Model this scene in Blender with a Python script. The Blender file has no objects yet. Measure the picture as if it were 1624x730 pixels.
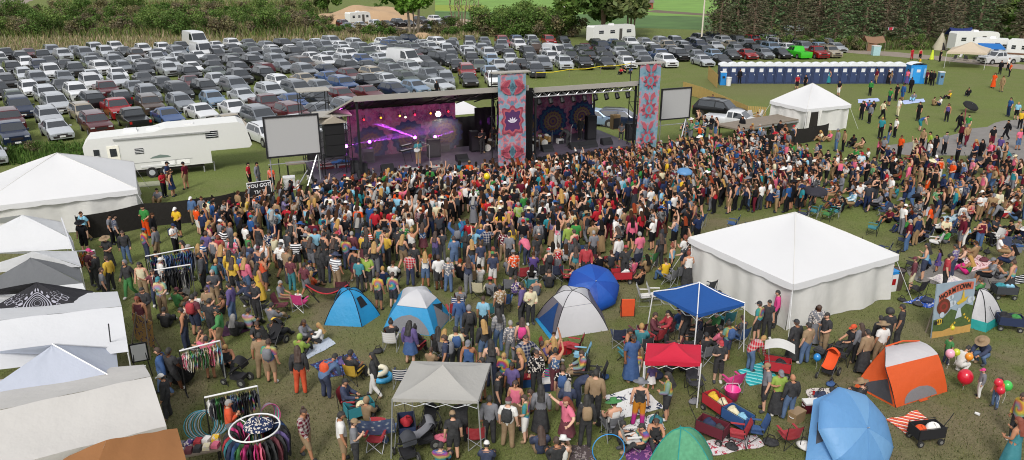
import bpy, bmesh, math, random
from math import sin, cos, pi, radians, hypot, atan2, sqrt
from mathutils import Vector, Matrix, noise as mnoise
R = random.Random(11)
SC = bpy.context.scene
COL = SC.collection
F, YH, H = 1180.0, -60.0, 14.5
TH = math.atan((365 - YH) / F)

def gp(x, y, h=0.0):
    """ground (or height h) point seen at photo pixel x, y"""
    u = (x - 812) / F; v = (y - 365) / F
    dy = cos(TH) - v * sin(TH); dz = -sin(TH) - v * cos(TH)
    t = (h - H) / dz
    return Vector((u * t, dy * t, h))
def pp(p):
    zr = p[2] - H
    zc = p[1] * cos(TH) - zr * sin(TH); yc = -(p[1] * sin(TH) + zr * cos(TH))
    return 812 + F * p[0] / zc, 365 + F * yc / zc
def height_at(base, y_top):
    lo, hi = -1.0, 40.0
    for _ in range(40):
        m = (lo + hi) / 2
        if pp((base[0], base[1], m))[1] > y_top: lo = m
        else: hi = m
    return lo

# ------------------------------------------------------------------ mesh builder
class MB:
    def __init__(s): s.v = []; s.f = []; s.m = []
    def add(s, vs, fs, mi=0, M=None):
        o = len(s.v)
        s.v += [tuple(M @ Vector(p)) if M else tuple(p) for p in vs]
        for f in fs: s.f.append([i + o for i in f]); s.m.append(mi)
        return s
    def box(s, c, d, rz=0, mi=0, M=None, taper=1.0):
        x, y, z = d[0] / 2, d[1] / 2, d[2] / 2
        vs = [(-x, -y, -z), (x, -y, -z), (x, y, -z), (-x, y, -z), (-x * taper, -y * taper, z), (x * taper, -y * taper, z), (x * taper, y * taper, z), (-x * taper, y * taper, z)]
        T = Matrix.Translation(c) @ Matrix.Rotation(rz, 4, 'Z')
        if M: T = M @ T
        return s.add(vs, [(0, 3, 2, 1), (4, 5, 6, 7), (0, 1, 5, 4), (1, 2, 6, 5), (2, 3, 7, 6), (3, 0, 4, 7)], mi, T)
    def cyl(s, a, b, r0, r1=None, n=8, mi=0, caps=True, M=None):
        a = Vector(a); b = Vector(b); r1 = r0 if r1 is None else r1
        d = (b - a)
        if d.length < 1e-6: return s
        q = d.to_track_quat('Z', 'Y').to_matrix()
        vs = []
        for c, r in ((a, r0), (b, r1)):
            for i in range(n):
                t = 2 * pi * i / n
                vs.append(c + q @ Vector((r * cos(t), r * sin(t), 0)))
        fs = [(i, (i + 1) % n, n + (i + 1) % n, n + i) for i in range(n)]
        if caps: fs += [tuple(range(n))[::-1], tuple(range(n, 2 * n))]
        return s.add(vs, fs, mi, M)
    def tube(s, pts, r, n=6, mi=0, closed=False, M=None):
        pts = [Vector(p) for p in pts]; k = len(pts); vs = []
        for i, p in enumerate(pts):
            if closed: d = pts[(i + 1) % k] - pts[i - 1]
            else: d = pts[min(i + 1, k - 1)] - pts[max(i - 1, 0)]
            q = d.to_track_quat('Z', 'Y').to_matrix()
            rr = r[i] if isinstance(r, (list, tuple)) else r
            for j in range(n):
                t = 2 * pi * j / n
                vs.append(p + q @ Vector((rr * cos(t), rr * sin(t), 0)))
        fs = []
        for i in range(k if closed else k - 1):
            a = i * n; b = ((i + 1) % k) * n
            for j in range(n): fs.append((a + j, a + (j + 1) % n, b + (j + 1) % n, b + j))
        if not closed: fs += [tuple(range(n))[::-1], tuple(range((k - 1) * n, k * n))]
        return s.add(vs, fs, mi, M)
    def sphere(s, c, r, seg=10, rings=7, mi=0, M=None, keep=None):
        if not isinstance(r, (list, tuple)): r = (r, r, r)
        vs = []
        for i in range(rings + 1):
            p = pi * i / rings
            for j in range(seg):
                t = 2 * pi * j / seg
                vs.append((c[0] + r[0] * sin(p) * cos(t), c[1] + r[1] * sin(p) * sin(t), c[2] + r[2] * cos(p)))
        fs = []
        for i in range(rings):
            for j in range(seg):
                a, b = i * seg + j, i * seg + (j + 1) % seg
                f = (a, a + seg, b + seg, b)
                if i == 0: f = (a, a + seg, b + seg)
                if i == rings - 1: f = (a, a + seg, b)
                if keep:
                    m = sum((Vector(vs[q]) for q in f), Vector()) / len(f)
                    if not keep(m): continue
                fs.append(f)
        return s.add(vs, fs, mi, M)
    def lathe(s, prof, n=16, mi=0, M=None):
        vs = [(r * cos(2 * pi * j / n), r * sin(2 * pi * j / n), z) for r, z in prof for j in range(n)]
        fs = []
        for i in range(len(prof) - 1):
            for j in range(n): fs.append((i * n + j, i * n + (j + 1) % n, (i + 1) * n + (j + 1) % n, (i + 1) * n + j))
        return s.add(vs, fs, mi, M)
    def grid(s, fn, nu, nv, mi=0, M=None):
        vs = [fn(i / nu, j / nv) for i in range(nu + 1) for j in range(nv + 1)]
        fs = [(i * (nv + 1) + j, (i + 1) * (nv + 1) + j, (i + 1) * (nv + 1) + j + 1, i * (nv + 1) + j + 1) for i in range(nu) for j in range(nv)]
        return s.add(vs, fs, mi, M)
    def poly(s, pts, mi=0): return s.add(pts, [tuple(range(len(pts)))], mi)
    def slab(s, pts, th, mi=0):
        """polygon with thickness along -normal"""
        P = [Vector(p) for p in pts]; n = len(P)
        nn = (P[1] - P[0]).cross(P[2] - P[0]).normalized() * th
        return s.add(P + [p - nn for p in P], [tuple(range(n)), tuple(range(2 * n - 1, n - 1, -1))] + [(i, i + n, (i + 1) % n + n, (i + 1) % n) for i in range(n)], mi)
    def mesh(s, name, mats, smooth=False):
        me = bpy.data.meshes.new(name)
        me.from_pydata([tuple(p) for p in s.v], [], s.f)
        for m in (mats if isinstance(mats, (list, tuple)) else [mats]): me.materials.append(m)
        me.polygons.foreach_set('material_index', s.m)
        if smooth: me.polygons.foreach_set('use_smooth', [True] * len(s.f))
        me.update()
        return me
    def build(s, name, mats, parent=None, smooth=False, loc=None, rz=None):
        return link(name, s.mesh(name, mats, smooth), parent, loc, rz)

def link(name, data, parent=None, loc=None, rz=None, color=None):
    o = bpy.data.objects.new(name, data); COL.objects.link(o)
    if parent: o.parent = parent
    if loc is not None: o.location = loc
    if rz is not None: o.rotation_euler = (0, 0, rz)
    if color is not None: o.color = (*color[:3], 1)
    return o
USED = set()
ORD = ['first', 'second', 'third', 'fourth', 'fifth', 'sixth', 'seventh', 'eighth', 'ninth', 'tenth', 'eleventh', 'twelfth', 'thirteenth', 'fourteenth', 'fifteenth', 'sixteenth', 'seventeenth', 'eighteenth', 'nineteenth', 'twentieth', 'twenty-first', 'twenty-second', 'twenty-third', 'twenty-fourth', 'twenty-fifth', 'twenty-sixth', 'twenty-seventh', 'twenty-eighth', 'twenty-ninth', 'thirtieth']
def tag(o, label, cat, group=None):
    USED.add(label.lower())
    o['label'] = label; o['category'] = cat
    if group: o['group'] = group
    return o
def pick(cands):
    for c in cands:
        if c.lower() not in USED and len(c.split()) <= 16: return c
    ok = [c for c in cands if len(c.split()) <= 16]
    return ok[-1] if ok else cands[-1]
def empty(name, loc, rz=0):
    return link(name, None, None, loc, rz)
def thing(name, label, cat, loc, rz=0, group=None):
    return tag(empty(name, loc, rz), label, cat, group)
def copy_tree(o, loc=None, rz=None):
    c = o.copy(); COL.objects.link(c)
    if loc is not None: c.location = loc
    if rz is not None: c.rotation_euler = (0, 0, rz)
    for ch in KIDS(o):
        d = ch.copy(); COL.objects.link(d); d.parent = c
        for g in KIDS(ch):
            e = g.copy(); COL.objects.link(e); e.parent = d
    return c
KID = {}
def KIDS(o): return list(o.children)

# ------------------------------------------------------------------ materials
def srgb(h):
    h = h.lstrip('#'); c = [int(h[i:i + 2], 16) / 255 for i in (0, 2, 4)]
    return tuple(x / 12.92 if x <= .04045 else ((x + .055) / 1.055) ** 2.4 for x in c)
def nodes(m):
    m.use_nodes = True; nt = m.node_tree
    return nt, nt.nodes['Principled BSDF'] if 'Principled BSDF' in nt.nodes else None
def N(nt, t, **k):
    n = nt.nodes.new(t)
    for a, b in k.items():
        if a.startswith('i_'):
            key = a[2:]; n.inputs[int(key) if key.isdigit() else key.replace('_', ' ')].default_value = b
        else: setattr(n, a, b)
    return n
def ramp(nt, fac, stops, interp='LINEAR'):
    n = nt.nodes.new('ShaderNodeValToRGB'); cr = n.color_ramp; cr.interpolation = interp
    while len(cr.elements) < len(stops): cr.elements.new(0.5)
    for e, (p, c) in zip(cr.elements, stops): e.position = p; e.color = (*c, 1)
    nt.links.new(fac, n.inputs[0]); return n.outputs[0]
def mixc(nt, f, a, b, mode='MIX'):
    n = nt.nodes.new('ShaderNodeMix'); n.data_type = 'RGBA'; n.blend_type = mode; n.clamp_factor = True; n.clamp_result = False
    for s, v in ((n.inputs[0], f), (n.inputs[6], a), (n.inputs[7], b)):
        if isinstance(v, bpy.types.NodeSocket): nt.links.new(v, s)
        elif isinstance(v, (tuple, list)): s.default_value = (*v[:3], 1)
        else: s.default_value = v
    return n.outputs[2]
def mth(nt, op, a, b=0.0, c=None):
    n = nt.nodes.new('ShaderNodeMath'); n.operation = op
    for i, v in enumerate((a, b, c)):
        if v is None: continue
        if isinstance(v, bpy.types.NodeSocket): nt.links.new(v, n.inputs[i])
        else: n.inputs[i].default_value = v
    return n.outputs[0]
def noise(nt, vec, scale, detail=3, rough=.55, out=0):
    n = N(nt, 'ShaderNodeTexNoise'); n.inputs['Scale'].default_value = scale; n.inputs['Detail'].default_value = detail; n.inputs['Roughness'].default_value = rough
    if vec: nt.links.new(vec, n.inputs['Vector'])
    return n.outputs[out]
MATS = {}
def P(name, col, rough=.7, metal=0.0, var=.18, scale=6.0, bump=0.0, bscale=20.0, emit=None, estr=0, trans=0, coat=0):
    if name in MATS: return MATS[name]
    if isinstance(col, str): col = srgb(col)
    m = bpy.data.materials.new(name); nt, b = nodes(m)
    b.inputs['Roughness'].default_value = rough; b.inputs['Metallic'].default_value = metal
    b.inputs['Base Color'].default_value = (*col, 1)
    if coat: b.inputs['Coat Weight'].default_value = coat; b.inputs['Coat Roughness'].default_value = .08
    if var or bump:
        tc = N(nt, 'ShaderNodeTexCoord').outputs['Object']
    if var:
        f = noise(nt, tc, scale, 4)
        nt.links.new(mixc(nt, f, tuple(c * (1 - var) for c in col), tuple(min(1, c * (1 + var)) for c in col)), b.inputs['Base Color'])
    if bump:
        bn = N(nt, 'ShaderNodeBump'); bn.inputs['Strength'].default_value = bump; bn.inputs['Distance'].default_value = .05
        nt.links.new(noise(nt, tc, bscale, 3), bn.inputs['Height']); nt.links.new(bn.outputs[0], b.inputs['Normal'])
    if emit:
        b.inputs['Emission Color'].default_value = (*emit, 1); b.inputs['Emission Strength'].default_value = estr
    if trans:
        b.inputs['Transmission Weight'].default_value = trans
    MATS[name] = m
    return m
def fabric(name, col, trans=.25, rough=.8, var=.08, scale=1.5, bump=.55, bscale=4.5):
    """thin cloth: diffuse plus some light coming through"""
    if name in MATS: return MATS[name]
    if isinstance(col, str): col = srgb(col)
    m = P(name, col, rough, 0, var, scale, bump, bscale)
    nt = m.node_tree; b = nt.nodes['Principled BSDF']; out = nt.nodes['Material Output']
    tr = N(nt, 'ShaderNodeBsdfTranslucent'); tr.inputs[0].default_value = (*col, 1)
    mx = N(nt, 'ShaderNodeMixShader'); mx.inputs[0].default_value = trans
    nt.links.new(b.outputs[0], mx.inputs[1]); nt.links.new(tr.outputs[0], mx.inputs[2]); nt.links.new(mx.outputs[0], out.inputs[0])
    return m
def objcol(name, kind='plain', rough=.85, metal=0, coat=0):
    m = bpy.data.materials.new(name); nt, b = nodes(m)
    b.inputs['Roughness'].default_value = rough; b.inputs['Metallic'].default_value = metal
    if not coat: b.inputs['Specular IOR Level'].default_value = .18
    if coat: b.inputs['Coat Weight'].default_value = coat; b.inputs['Coat Roughness'].default_value = .06
    oi = N(nt, 'ShaderNodeObjectInfo'); c = oi.outputs['Color']
    tc = N(nt, 'ShaderNodeTexCoord'); ob = tc.outputs['Object']
    sx = N(nt, 'ShaderNodeSeparateXYZ'); nt.links.new(ob, sx.inputs[0])
    X, Y, Z = sx.outputs
    if kind == 'plain':
        c = mixc(nt, noise(nt, ob, 9, 3), mixc(nt, .75, (0, 0, 0), c), mixc(nt, .06, c, (1, 1, 1)))
    elif kind == 'paint': pass
    elif kind == 'plaid':
        a = mth(nt, 'GREATER_THAN', mth(nt, 'FRACT', mth(nt, 'MULTIPLY', mth(nt, 'ADD', X, Y), 8.0)), .6)
        d = mth(nt, 'GREATER_THAN', mth(nt, 'FRACT', mth(nt, 'MULTIPLY', Z, 8.0)), .6)
        s = mth(nt, 'MULTIPLY', mth(nt, 'ADD', a, d), .42)
        c = mixc(nt, s, c, (.42, .40, .38))
    elif kind == 'stripe':
        d = mth(nt, 'GREATER_THAN', mth(nt, 'FRACT', mth(nt, 'MULTIPLY', Z, 9.0)), .5)
        c = mixc(nt, d, c, (.75, .75, .75))
    elif kind == 'floral':
        d = mth(nt, 'GREATER_THAN', noise(nt, ob, 14, 1), .54)
        c = mixc(nt, d, c, (.55, .5, .45))
    elif kind == 'tiedye':
        ang = mth(nt, 'ARCTAN2', mth(nt, 'SUBTRACT', Z, 1.22), X)
        dist = mth(nt, 'SQRT', mth(nt, 'ADD', mth(nt, 'MULTIPLY', X, X), mth(nt, 'MULTIPLY', mth(nt, 'SUBTRACT', Z, 1.22), mth(nt, 'SUBTRACT', Z, 1.22))))
        h = mth(nt, 'FRACT', mth(nt, 'ADD', mth(nt, 'ADD', mth(nt, 'MULTIPLY', dist, 3.2), mth(nt, 'MULTIPLY', ang, .16)), mth(nt, 'MULTIPLY', noise(nt, ob, 6, 2), .3)))
        c = mixc(nt, .25, ramp(nt, h, [(0, (.38, .05, .06)), (.2, (.5, .36, .06)), (.4, (.06, .24, .11)), (.6, (.04, .2, .32)), (.8, (.18, .06, .25)), (1, (.38, .05, .06))]), c)
    elif kind == 'ombre':
        c = ramp(nt, mth(nt, 'MULTIPLY', Z, 1.0), [(0, (.35, .02, .16)), (.42, (.4, .03, .2)), (.55, (.6, .22, .02)), (.95, (.5, .2, .02))])
    nt.links.new(c, b.inputs['Base Color'])
    return m
C = dict(k='#17171b', g='#6f7076', w='#d8d6d2', n='#1f2b4a', m='#5a1626', r='#a3202b', b='#274d80', t='#2a7a84', y='#cfa92e', o='#cf4a17', p='#d0647e', v='#54447a', e='#357a3a', s='#8e7556', d='#4a6488', c='#cfc6a4', a='#35373d', l='#86a038', u='#7fb2c9', f='#cc2f7b')
CW = dict(k='black', g='grey', w='white', n='navy', m='maroon', r='red', b='blue', t='teal', y='yellow', o='orange', p='pink', v='purple', e='green', s='tan', d='denim blue', c='cream', a='charcoal', l='lime green', u='pale blue', f='magenta')
RGB = {k: srgb(v) for k, v in C.items()}
M_cloth = objcol('cloth'); M_plaid = objcol('plaid cloth', 'plaid'); M_tie = objcol('tie dye cloth', 'tiedye'); M_flor = objcol('printed cloth', 'floral'); M_strp = objcol('striped cloth', 'stripe'); M_omb = objcol('ombre cloth', 'ombre')
M_skin = objcol('skin', 'paint', .55); M_hair = objcol('hair', 'plain', .6)
M_dark = P('dark detail', (.02, .015, .015), .5, var=0)
M_paint = objcol('car paint', 'paint', .28, .3, .55)
M_glass = P('vehicle glass', (.016, .02, .025), .05, 0, 0, coat=.35); M_glass.node_tree.nodes['Principled BSDF'].inputs['Specular IOR Level'].default_value = 1.0
M_tyre = P('tyre rubber', (.018, .018, .018), .85, var=.2); M_rim = P('wheel rim', (.45, .45, .46), .35, .7, var=0)
M_lamp = P('headlamp glass', (.42, .44, .47), .12, 0, 0); M_red = P('tail lamp', (.35, .01, .01), .2, var=0)
M_steel = P('galvanised steel', (.42, .43, .44), .45, .6); M_blk = P('black metal', (.018, .018, .02), .5, .3, var=.1)
M_white = P('white plastic', (.66, .66, .655), .45, var=.05); M_wtent = fabric('white tent vinyl', (.68, .68, .685), .15, .6, .035, .8, .3, 1.6)
M_wwall = fabric('white tent wall', (.70, .69, .66), .18, .65, .07, 1.2, .6, 2.2)
M_pole = P('white pole', (.7, .7, .7), .4, .1, var=.05)
M_plate = P('number plate', (.7, .7, .68), .5, var=0)
M_wood = P('weathered plywood', '#7a6f62', .8, var=.25, scale=3)
EXPOSURE = 0.27
# ------------------------------------------------------------------ ground
def ground_mat():
    m = bpy.data.materials.new('meadow grass'); nt, b = nodes(m); b.inputs['Roughness'].default_value = .95; b.inputs['Specular IOR Level'].default_value = .1
    g = N(nt, 'ShaderNodeNewGeometry').outputs['Position']
    big = noise(nt, g, .07, 3); mid = noise(nt, g, .45, 4, .6); fine = noise(nt, g, 5.0, 5, .75); vf = noise(nt, g, 22.0, 2, .7)
    base = mixc(nt, fine, (.062, .076, .024), (.190, .205, .072))
    dry = mixc(nt, fine, (.115, .096, .054), (.255, .215, .130))
    lush = mixc(nt, fine, (.092, .125, .030), (.225, .270, .082))
    c = mixc(nt, ramp(nt, mid, [(.40, (0, 0, 0)), (.60, (.95,) * 3)]), base, dry)
    c = mixc(nt, ramp(nt, big, [(.40, (0, 0, 0)), (.62, (.8,) * 3)]), c, lush)
    # lusher field behind the crowd, trampled turf in front of it (a real difference in the turf)
    sx = N(nt, 'ShaderNodeSeparateXYZ'); nt.links.new(g, sx.inputs[0])
    far = mth(nt, 'ADD', sx.outputs[1], mth(nt, 'MULTIPLY', mth(nt, 'SUBTRACT', big, .5), 30.0))
    far = mth(nt, 'MULTIPLY', mth(nt, 'SUBTRACT', far, 40.0), .05)
    fc = N(nt, 'ShaderNodeClamp'); nt.links.new(far, fc.inputs[0])
    c = mixc(nt, mth(nt, 'MULTIPLY', fc.outputs[0], .7), c, lush)
    wob = mth(nt, 'MULTIPLY', mth(nt, 'SUBTRACT', mid, .5), 3.0)
    for (x, y), r, k in [(gp(505, 660)[:2], 4.0, .65), (gp(1500, 700)[:2], 3.5, .5), (gp(700, 585)[:2], 3, .35), (gp(1230, 140)[:2], 12, .4), (gp(560, 540)[:2], 3, .3), (gp(1440, 520)[:2], 3, .2)]:
        cx = N(nt, 'ShaderNodeVectorMath', operation='DISTANCE'); nt.links.new(g, cx.inputs[0]); cx.inputs[1].default_value = (x, y, 0)
        f = mth(nt, 'DIVIDE', mth(nt, 'SUBTRACT', r, mth(nt, 'ADD', cx.outputs['Value'], wob)), r)
        f = mth(nt, 'MULTIPLY', f, k * 1.6); fcl = N(nt, 'ShaderNodeClamp'); nt.links.new(f, fcl.inputs[0]); fcl.inputs[2].default_value = k
        c = mixc(nt, fcl.outputs[0], c, dry)
    c = mixc(nt, ramp(nt, vf, [(.35, (.45,) * 3), (.6, (0, 0, 0))]), c, (.028, .034, .012))
    nt.links.new(c, b.inputs['Base Color'])
    bn = N(nt, 'ShaderNodeBump'); bn.inputs['Strength'].default_value = .7; bn.inputs['Distance'].default_value = .08
    nt.links.new(noise(nt, g, 9.0, 4, .7), bn.inputs['Height']); nt.links.new(bn.outputs[0], b.inputs['Normal'])
    return m
M_ground = ground_mat()
def sheet(name, pts, mat, z, kind='structure', wob=.0, step=None):
    P_ = [Vector((p[0], p[1], 0)) for p in pts]
    if wob:
        Q = []
        for i, p in enumerate(P_):
            q = P_[(i + 1) % len(P_)]; n = max(2, int((q - p).length / step))
            for k in range(n):
                s = p.lerp(q, k / n); Q.append(s + Vector((R.uniform(-wob, wob), R.uniform(-wob, wob), 0)))
        P_ = Q
    o = MB().poly([(p.x, p.y, z) for p in P_]).build(name, mat); o['kind'] = kind
    return o
gm = MB()
gm.grid(lambda u, v: (-1500 + 3000 * u, -200 + 3000 * v, 0), 6, 6)
g_ = gm.build('ground', M_ground); g_['kind'] = 'structure'
M_gravel = P('grey gravel', '#77736f', .95, var=.3, scale=1.2, bump=.5, bscale=8)
M_track = P('dirt track', '#84796d', .95, var=.25, scale=.8, bump=.4, bscale=6)
def gpl(*a): return [gp(x, y) for x, y in a]
sheet('gravel_patch', gpl((1395, 232), (1450, 225), (1500, 218), (1545, 205), (1590, 192), (1700, 178), (1720, 262), (1624, 258), (1560, 250), (1500, 246), (1440, 246), (1400, 242)), M_gravel, .012, wob=.35, step=2)
sheet('gravel_patch', gpl((1440, 424), (1475, 415), (1530, 418), (1575, 428), (1600, 445), (1580, 458), (1530, 462), (1470, 450), (1440, 440)), M_gravel, .012, wob=.15, step=.7)
sheet('dirt_track', gpl((1335, 78), (1420, 83), (1500, 90), (1624, 103), (1760, 118), (1760, 128), (1624, 111), (1500, 97), (1430, 91), (1340, 84)), M_track, .012, wob=.3, step=4)
sheet('gravel_lot', gpl((540, 44), (600, 36), (700, 33), (735, 30), (760, 36), (700, 46), (650, 54), (590, 52)), P('pale dirt', '#9a8a76', .95, var=.2, scale=.4), .012, wob=.5, step=4)
sheet('gravel_road', gpl((-60, 14), (0, 13), (40, 6), (60, -4), (20, -8), (-80, -8)), M_track, .012, wob=.5, step=6)
M_field = P('bright crop field', (.14, .26, .04), .95, var=.4, scale=.12)
M_field2 = P('deep green field', (.060, .125, .026), .95, var=.6, scale=.12)
M_soil = P('ploughed soil', (.12, .085, .055), .95, var=.25, scale=.1)
M_yel = P('yellow green field', (.20, .26, .02), .95, var=.2, scale=.06)
sheet('crop_field', gpl((690, 34), (1180, 50), (1180, 29), (1050, 25), (690, 18)), M_field2, .010)
sheet('crop_field', gpl((690, 18), (1050, 25), (1180, 28), (1200, 2), (690, -6)), M_field, .010)
sheet('crop_field', gpl((690, 17), (760, 18.5), (770, 9), (690, 8)), M_yel, .014)
sheet('soil_strip', gpl((1020, 19), (1130, 26), (1180, 29), (1180, 25.5), (1120, 22), (1040, 16)), M_soil, .015)
sheet('crop_field', gpl((690, -7), (1210, 1.5), (1260, -20), (650, -24)), M_field2, .012)

# ------------------------------------------------------------------ foliage
def leafmat(name, trans=.25):
    m = bpy.data.materials.new(name); nt, b = nodes(m); b.inputs['Roughness'].default_value = .7; b.inputs['Specular IOR Level'].default_value = .25
    a = N(nt, 'ShaderNodeAttribute'); a.attribute_name = 'tint'
    nt.links.new(a.outputs['Color'], b.inputs['Base Color'])
    tr = N(nt, 'ShaderNodeBsdfTranslucent'); nt.links.new(a.outputs['Color'], tr.inputs[0])
    mx = N(nt, 'ShaderNodeMixShader'); mx.inputs[0].default_value = trans
    nt.links.new(b.outputs[0], mx.inputs[1]); nt.links.new(tr.outputs[0], mx.inputs[2]); nt.links.new(mx.outputs[0], nt.nodes['Material Output'].inputs[0])
    return m
M_leaf = leafmat('leaf clumps'); M_blade = leafmat('grass blades', .15)
def leaf_mesh(name, items, mat=None):
    """items: (pos, size, colour, normal-bias) -> mesh of small folded leaf faces with a tint per face"""
    v = []; f = []; col = []
    for p, s, c, up in items:
        a = Vector((R.gauss(0, 1), R.gauss(0, 1), R.gauss(0, 1) * (1 - up))).normalized()
        b = a.cross(Vector((R.gauss(0, 1), R.gauss(0, 1), R.gauss(0, 1) + up * 2))).normalized()
        p = Vector(p); k = len(v)
        v += [p - a * s, p + b * s * .55, p + a * s, p - b * s * .55]
        f.append((k, k + 1, k + 2, k + 3)); col += [c] * 4
    me = bpy.data.meshes.new(name); me.from_pydata([tuple(q) for q in v], [], f); me.materials.append(mat or M_leaf)
    at = me.color_attributes.new('tint', 'FLOAT_COLOR', 'POINT')
    at.data.foreach_set('color', [x for c in col for x in (*c, 1)])
    return me
def jit(c, k=.3):
    s = 1 + R.uniform(-k, k); return tuple(max(.003, x * s * (1 + R.uniform(-.1, .1))) for x in c)
def crown_items(blobs, n, size, cols):
    out = []; tot = sum(b[1] ** 2 for b in blobs)
    for c, r in blobs:
        base = R.choice(cols)
        for _ in range(int(n * r * r / tot)):
            d = Vector((R.gauss(0, 1), R.gauss(0, 1), R.gauss(0, 1))).normalized() * r * (R.random() ** .45)
            d.z *= .8
            out.append((Vector(c) + d, size * R.uniform(.6, 1.4), jit(base), .3))
    return out
M_bark = P('grey brown bark', '#85715f', .9, var=.3, scale=5, bump=.5); M_birch = P('pale bark', '#a89a86', .8, var=.35, scale=4)
def tree_meshes(hh, r, n, cols, bark, kind):
    t = MB()
    blobs = []
    if kind == 'birch':
        for k in range(3):
            x = (k - 1) * .5; pts = [(x, 0, -.1), (x * 1.5, R.uniform(-.2, .2), hh * .3), (x * 2.2, R.uniform(-.5, .5), hh * .6), (x * 2.5, 0, hh * .88)]
            t.tube(pts, [.2, .16, .1, .03], 7)
            for q in range(6):
                z = hh * R.uniform(.35, .8); a = R.uniform(0, 6.28); t.cyl((x * 1.9, 0, z), (x * 1.9 + cos(a) * r * .6, sin(a) * r * .6, z + 1.4), .06, .015, 5)
    else:
        t.tube([(0, 0, -.1), (.1, 0, hh * .25), (-.15, .1, hh * .5), (0, 0, hh * .85)], [r * .09, r * .07, r * .05, .03], 8)
        for q in range(9):
            z = hh * R.uniform(.2, .7); a = R.uniform(0, 6.28); t.cyl((0, 0, z), (cos(a) * r * .7, sin(a) * r * .7, z + r * .4), r * .035, .02, 5)
    for q in range(26):
        a = R.uniform(0, 6.28); z = R.uniform(.22 if kind != 'birch' else .36, .98); w = r * (1 - abs(z - .5) * 1.1) * sqrt(R.random())
        blobs.append(((cos(a) * w, sin(a) * w, z * hh), r * R.uniform(.18, .4)))
    return t.mesh('trunk', bark), leaf_mesh('crown', crown_items(blobs, n, r * .075, cols))
def conifer_meshes(hh, n, cols, z0):
    t = MB(); t.tube([(0, 0, -.1), (.05, 0, hh * .5), (0, 0, hh)], [.28, .19, .03], 7)
    it = []
    z = z0
    while z < hh - .3:
        L = (hh - z) / hh * 4.2 + .3; nb = R.randint(4, 6); a0 = R.uniform(0, 6.28)
        for k in range(nb):
            a = a0 + k * 6.28 / nb + R.uniform(-.3, .3); l = L * R.uniform(.65, 1.1); drop = R.uniform(.15, .4)
            tip = Vector((cos(a) * l, sin(a) * l, z - drop * l * .6 + .1))
            t.cyl((0, 0, z), tip, .05, .01, 4)
            c = R.choice(cols)
            for q in range(int(n * l)):
                s = sqrt(R.random()); w = .55 * (1 - s * .6) * l * .42
                p = Vector((0, 0, z)).lerp(tip, s) + Vector((R.uniform(-w, w), R.uniform(-w, w), R.uniform(-.28, .12)))
                it.append((p, R.uniform(.14, .34), jit(c, .35), .55))
        z += R.uniform(.34, .52)
    return t.mesh('trunk', M_bark), leaf_mesh('crown', it)
def plant(kind, label, cat, loc, meshes, s=1, rz=0, group=None):
    t = thing(kind, label, cat, loc, rz, group); t.scale = (s, s, s * R.uniform(.92, 1.1))
    link('trunk', meshes[0], t); link('crown', meshes[1], t); return t
GREEN = [(.07, .14, .025), (.09, .17, .03), (.055, .105, .02), (.12, .19, .04)]
BRUSH = [(.11, .19, .04), (.14, .21, .05), (.085, .14, .03), (.20, .18, .085), (.15, .125, .075), (.16, .25, .055)]
CON = [(.075, .085, .04), (.055, .075, .035), (.13, .10, .062), (.11, .09, .052), (.16, .125, .08), (.07, .10, .036)]
cm = [conifer_meshes(20, 7, [(.11, .125, .065), (.125, .13, .07)], 1.2), conifer_meshes(23, 7, [(.09, .145, .06), (.11, .17, .07)], .8), conifer_meshes(18, 6, [(.15, .14, .085), (.12, .125, .07)], 2.5), conifer_meshes(21, 5, [(.19, .16, .11), (.12, .13, .07), (.10, .125, .06)], 3.0)]
px = 1148; k = 0
spots = []
while px < 1640:
    for y in (68, 58):
        spots.append((px + R.uniform(-8, 8) + (14 if y == 58 else 0), y + R.uniform(-3, 3)))
    px += R.uniform(30, 40)
for k, (x, y) in enumerate(sorted(spots)):
    t = plant('conifer', 'tall dark conifer, %s from the left in the spruce wood on the right' % ORD[k], 'tree', gp(x, y), cm[(k * 5 + k // 3) % 4], R.uniform(.85, 1.15), R.uniform(0, 6), 'conifers of the wood on the right')
# gloom of the wood behind them, put into very dark leaf colour
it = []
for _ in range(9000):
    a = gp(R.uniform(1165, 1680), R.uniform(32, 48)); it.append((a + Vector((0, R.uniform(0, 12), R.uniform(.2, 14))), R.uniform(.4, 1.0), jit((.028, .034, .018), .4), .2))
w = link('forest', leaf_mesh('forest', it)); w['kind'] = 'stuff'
# deciduous trees
bm_ = tree_meshes(11, 4.6, 5200, [(.12, .24, .03), (.16, .28, .045), (.09, .19, .025)], M_birch, 'birch')
plant('birch_tree', 'bright green birch with three pale trunks behind the parked cars', 'tree', gp(657, 57), bm_, 1.5)
br = tree_meshes(14, 6.2, 7500, [(.10, .18, .035), (.14, .23, .05), (.08, .14, .03), (.16, .20, .07)], M_bark, 'round')
plant('broadleaf_tree', 'large broad green tree beside the white travel trailer', 'tree', gp(955, 61), br, 1.45)
plant('broadleaf_tree', 'loose pale green tree overlapping the larger one beside the trailer', 'tree', gp(1000, 54), tree_meshes(12, 4.6, 3000, [(.14, .19, .06), (.11, .15, .055)], M_bark, 'birch'), 1.1)
plant('broadleaf_tree', 'bright green leafy tree at the right edge before the conifers', 'tree', gp(1618, 66), br, .8, 2.2)
plant('broadleaf_tree', 'small bright green tree at the left end of the spruce wood', 'tree', gp(1148, 56), br, .5, 1.0)
plant('broadleaf_tree', 'round green tree among the brush behind the sand heap', 'tree', gp(520, 22), br, .7, 3.0)
for k, (x, y) in enumerate([(722, 44), (733, 42), (752, 42)]):
    plant('sapling', 'thin sparse young tree, %s of three at the field edge' % ['leftmost', 'middle one', 'rightmost'][k], 'tree', gp(x, y), tree_meshes(9, 1.7, 260, GREEN, M_bark, 'birch'), 1, 0, 'saplings at the field edge')
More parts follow.
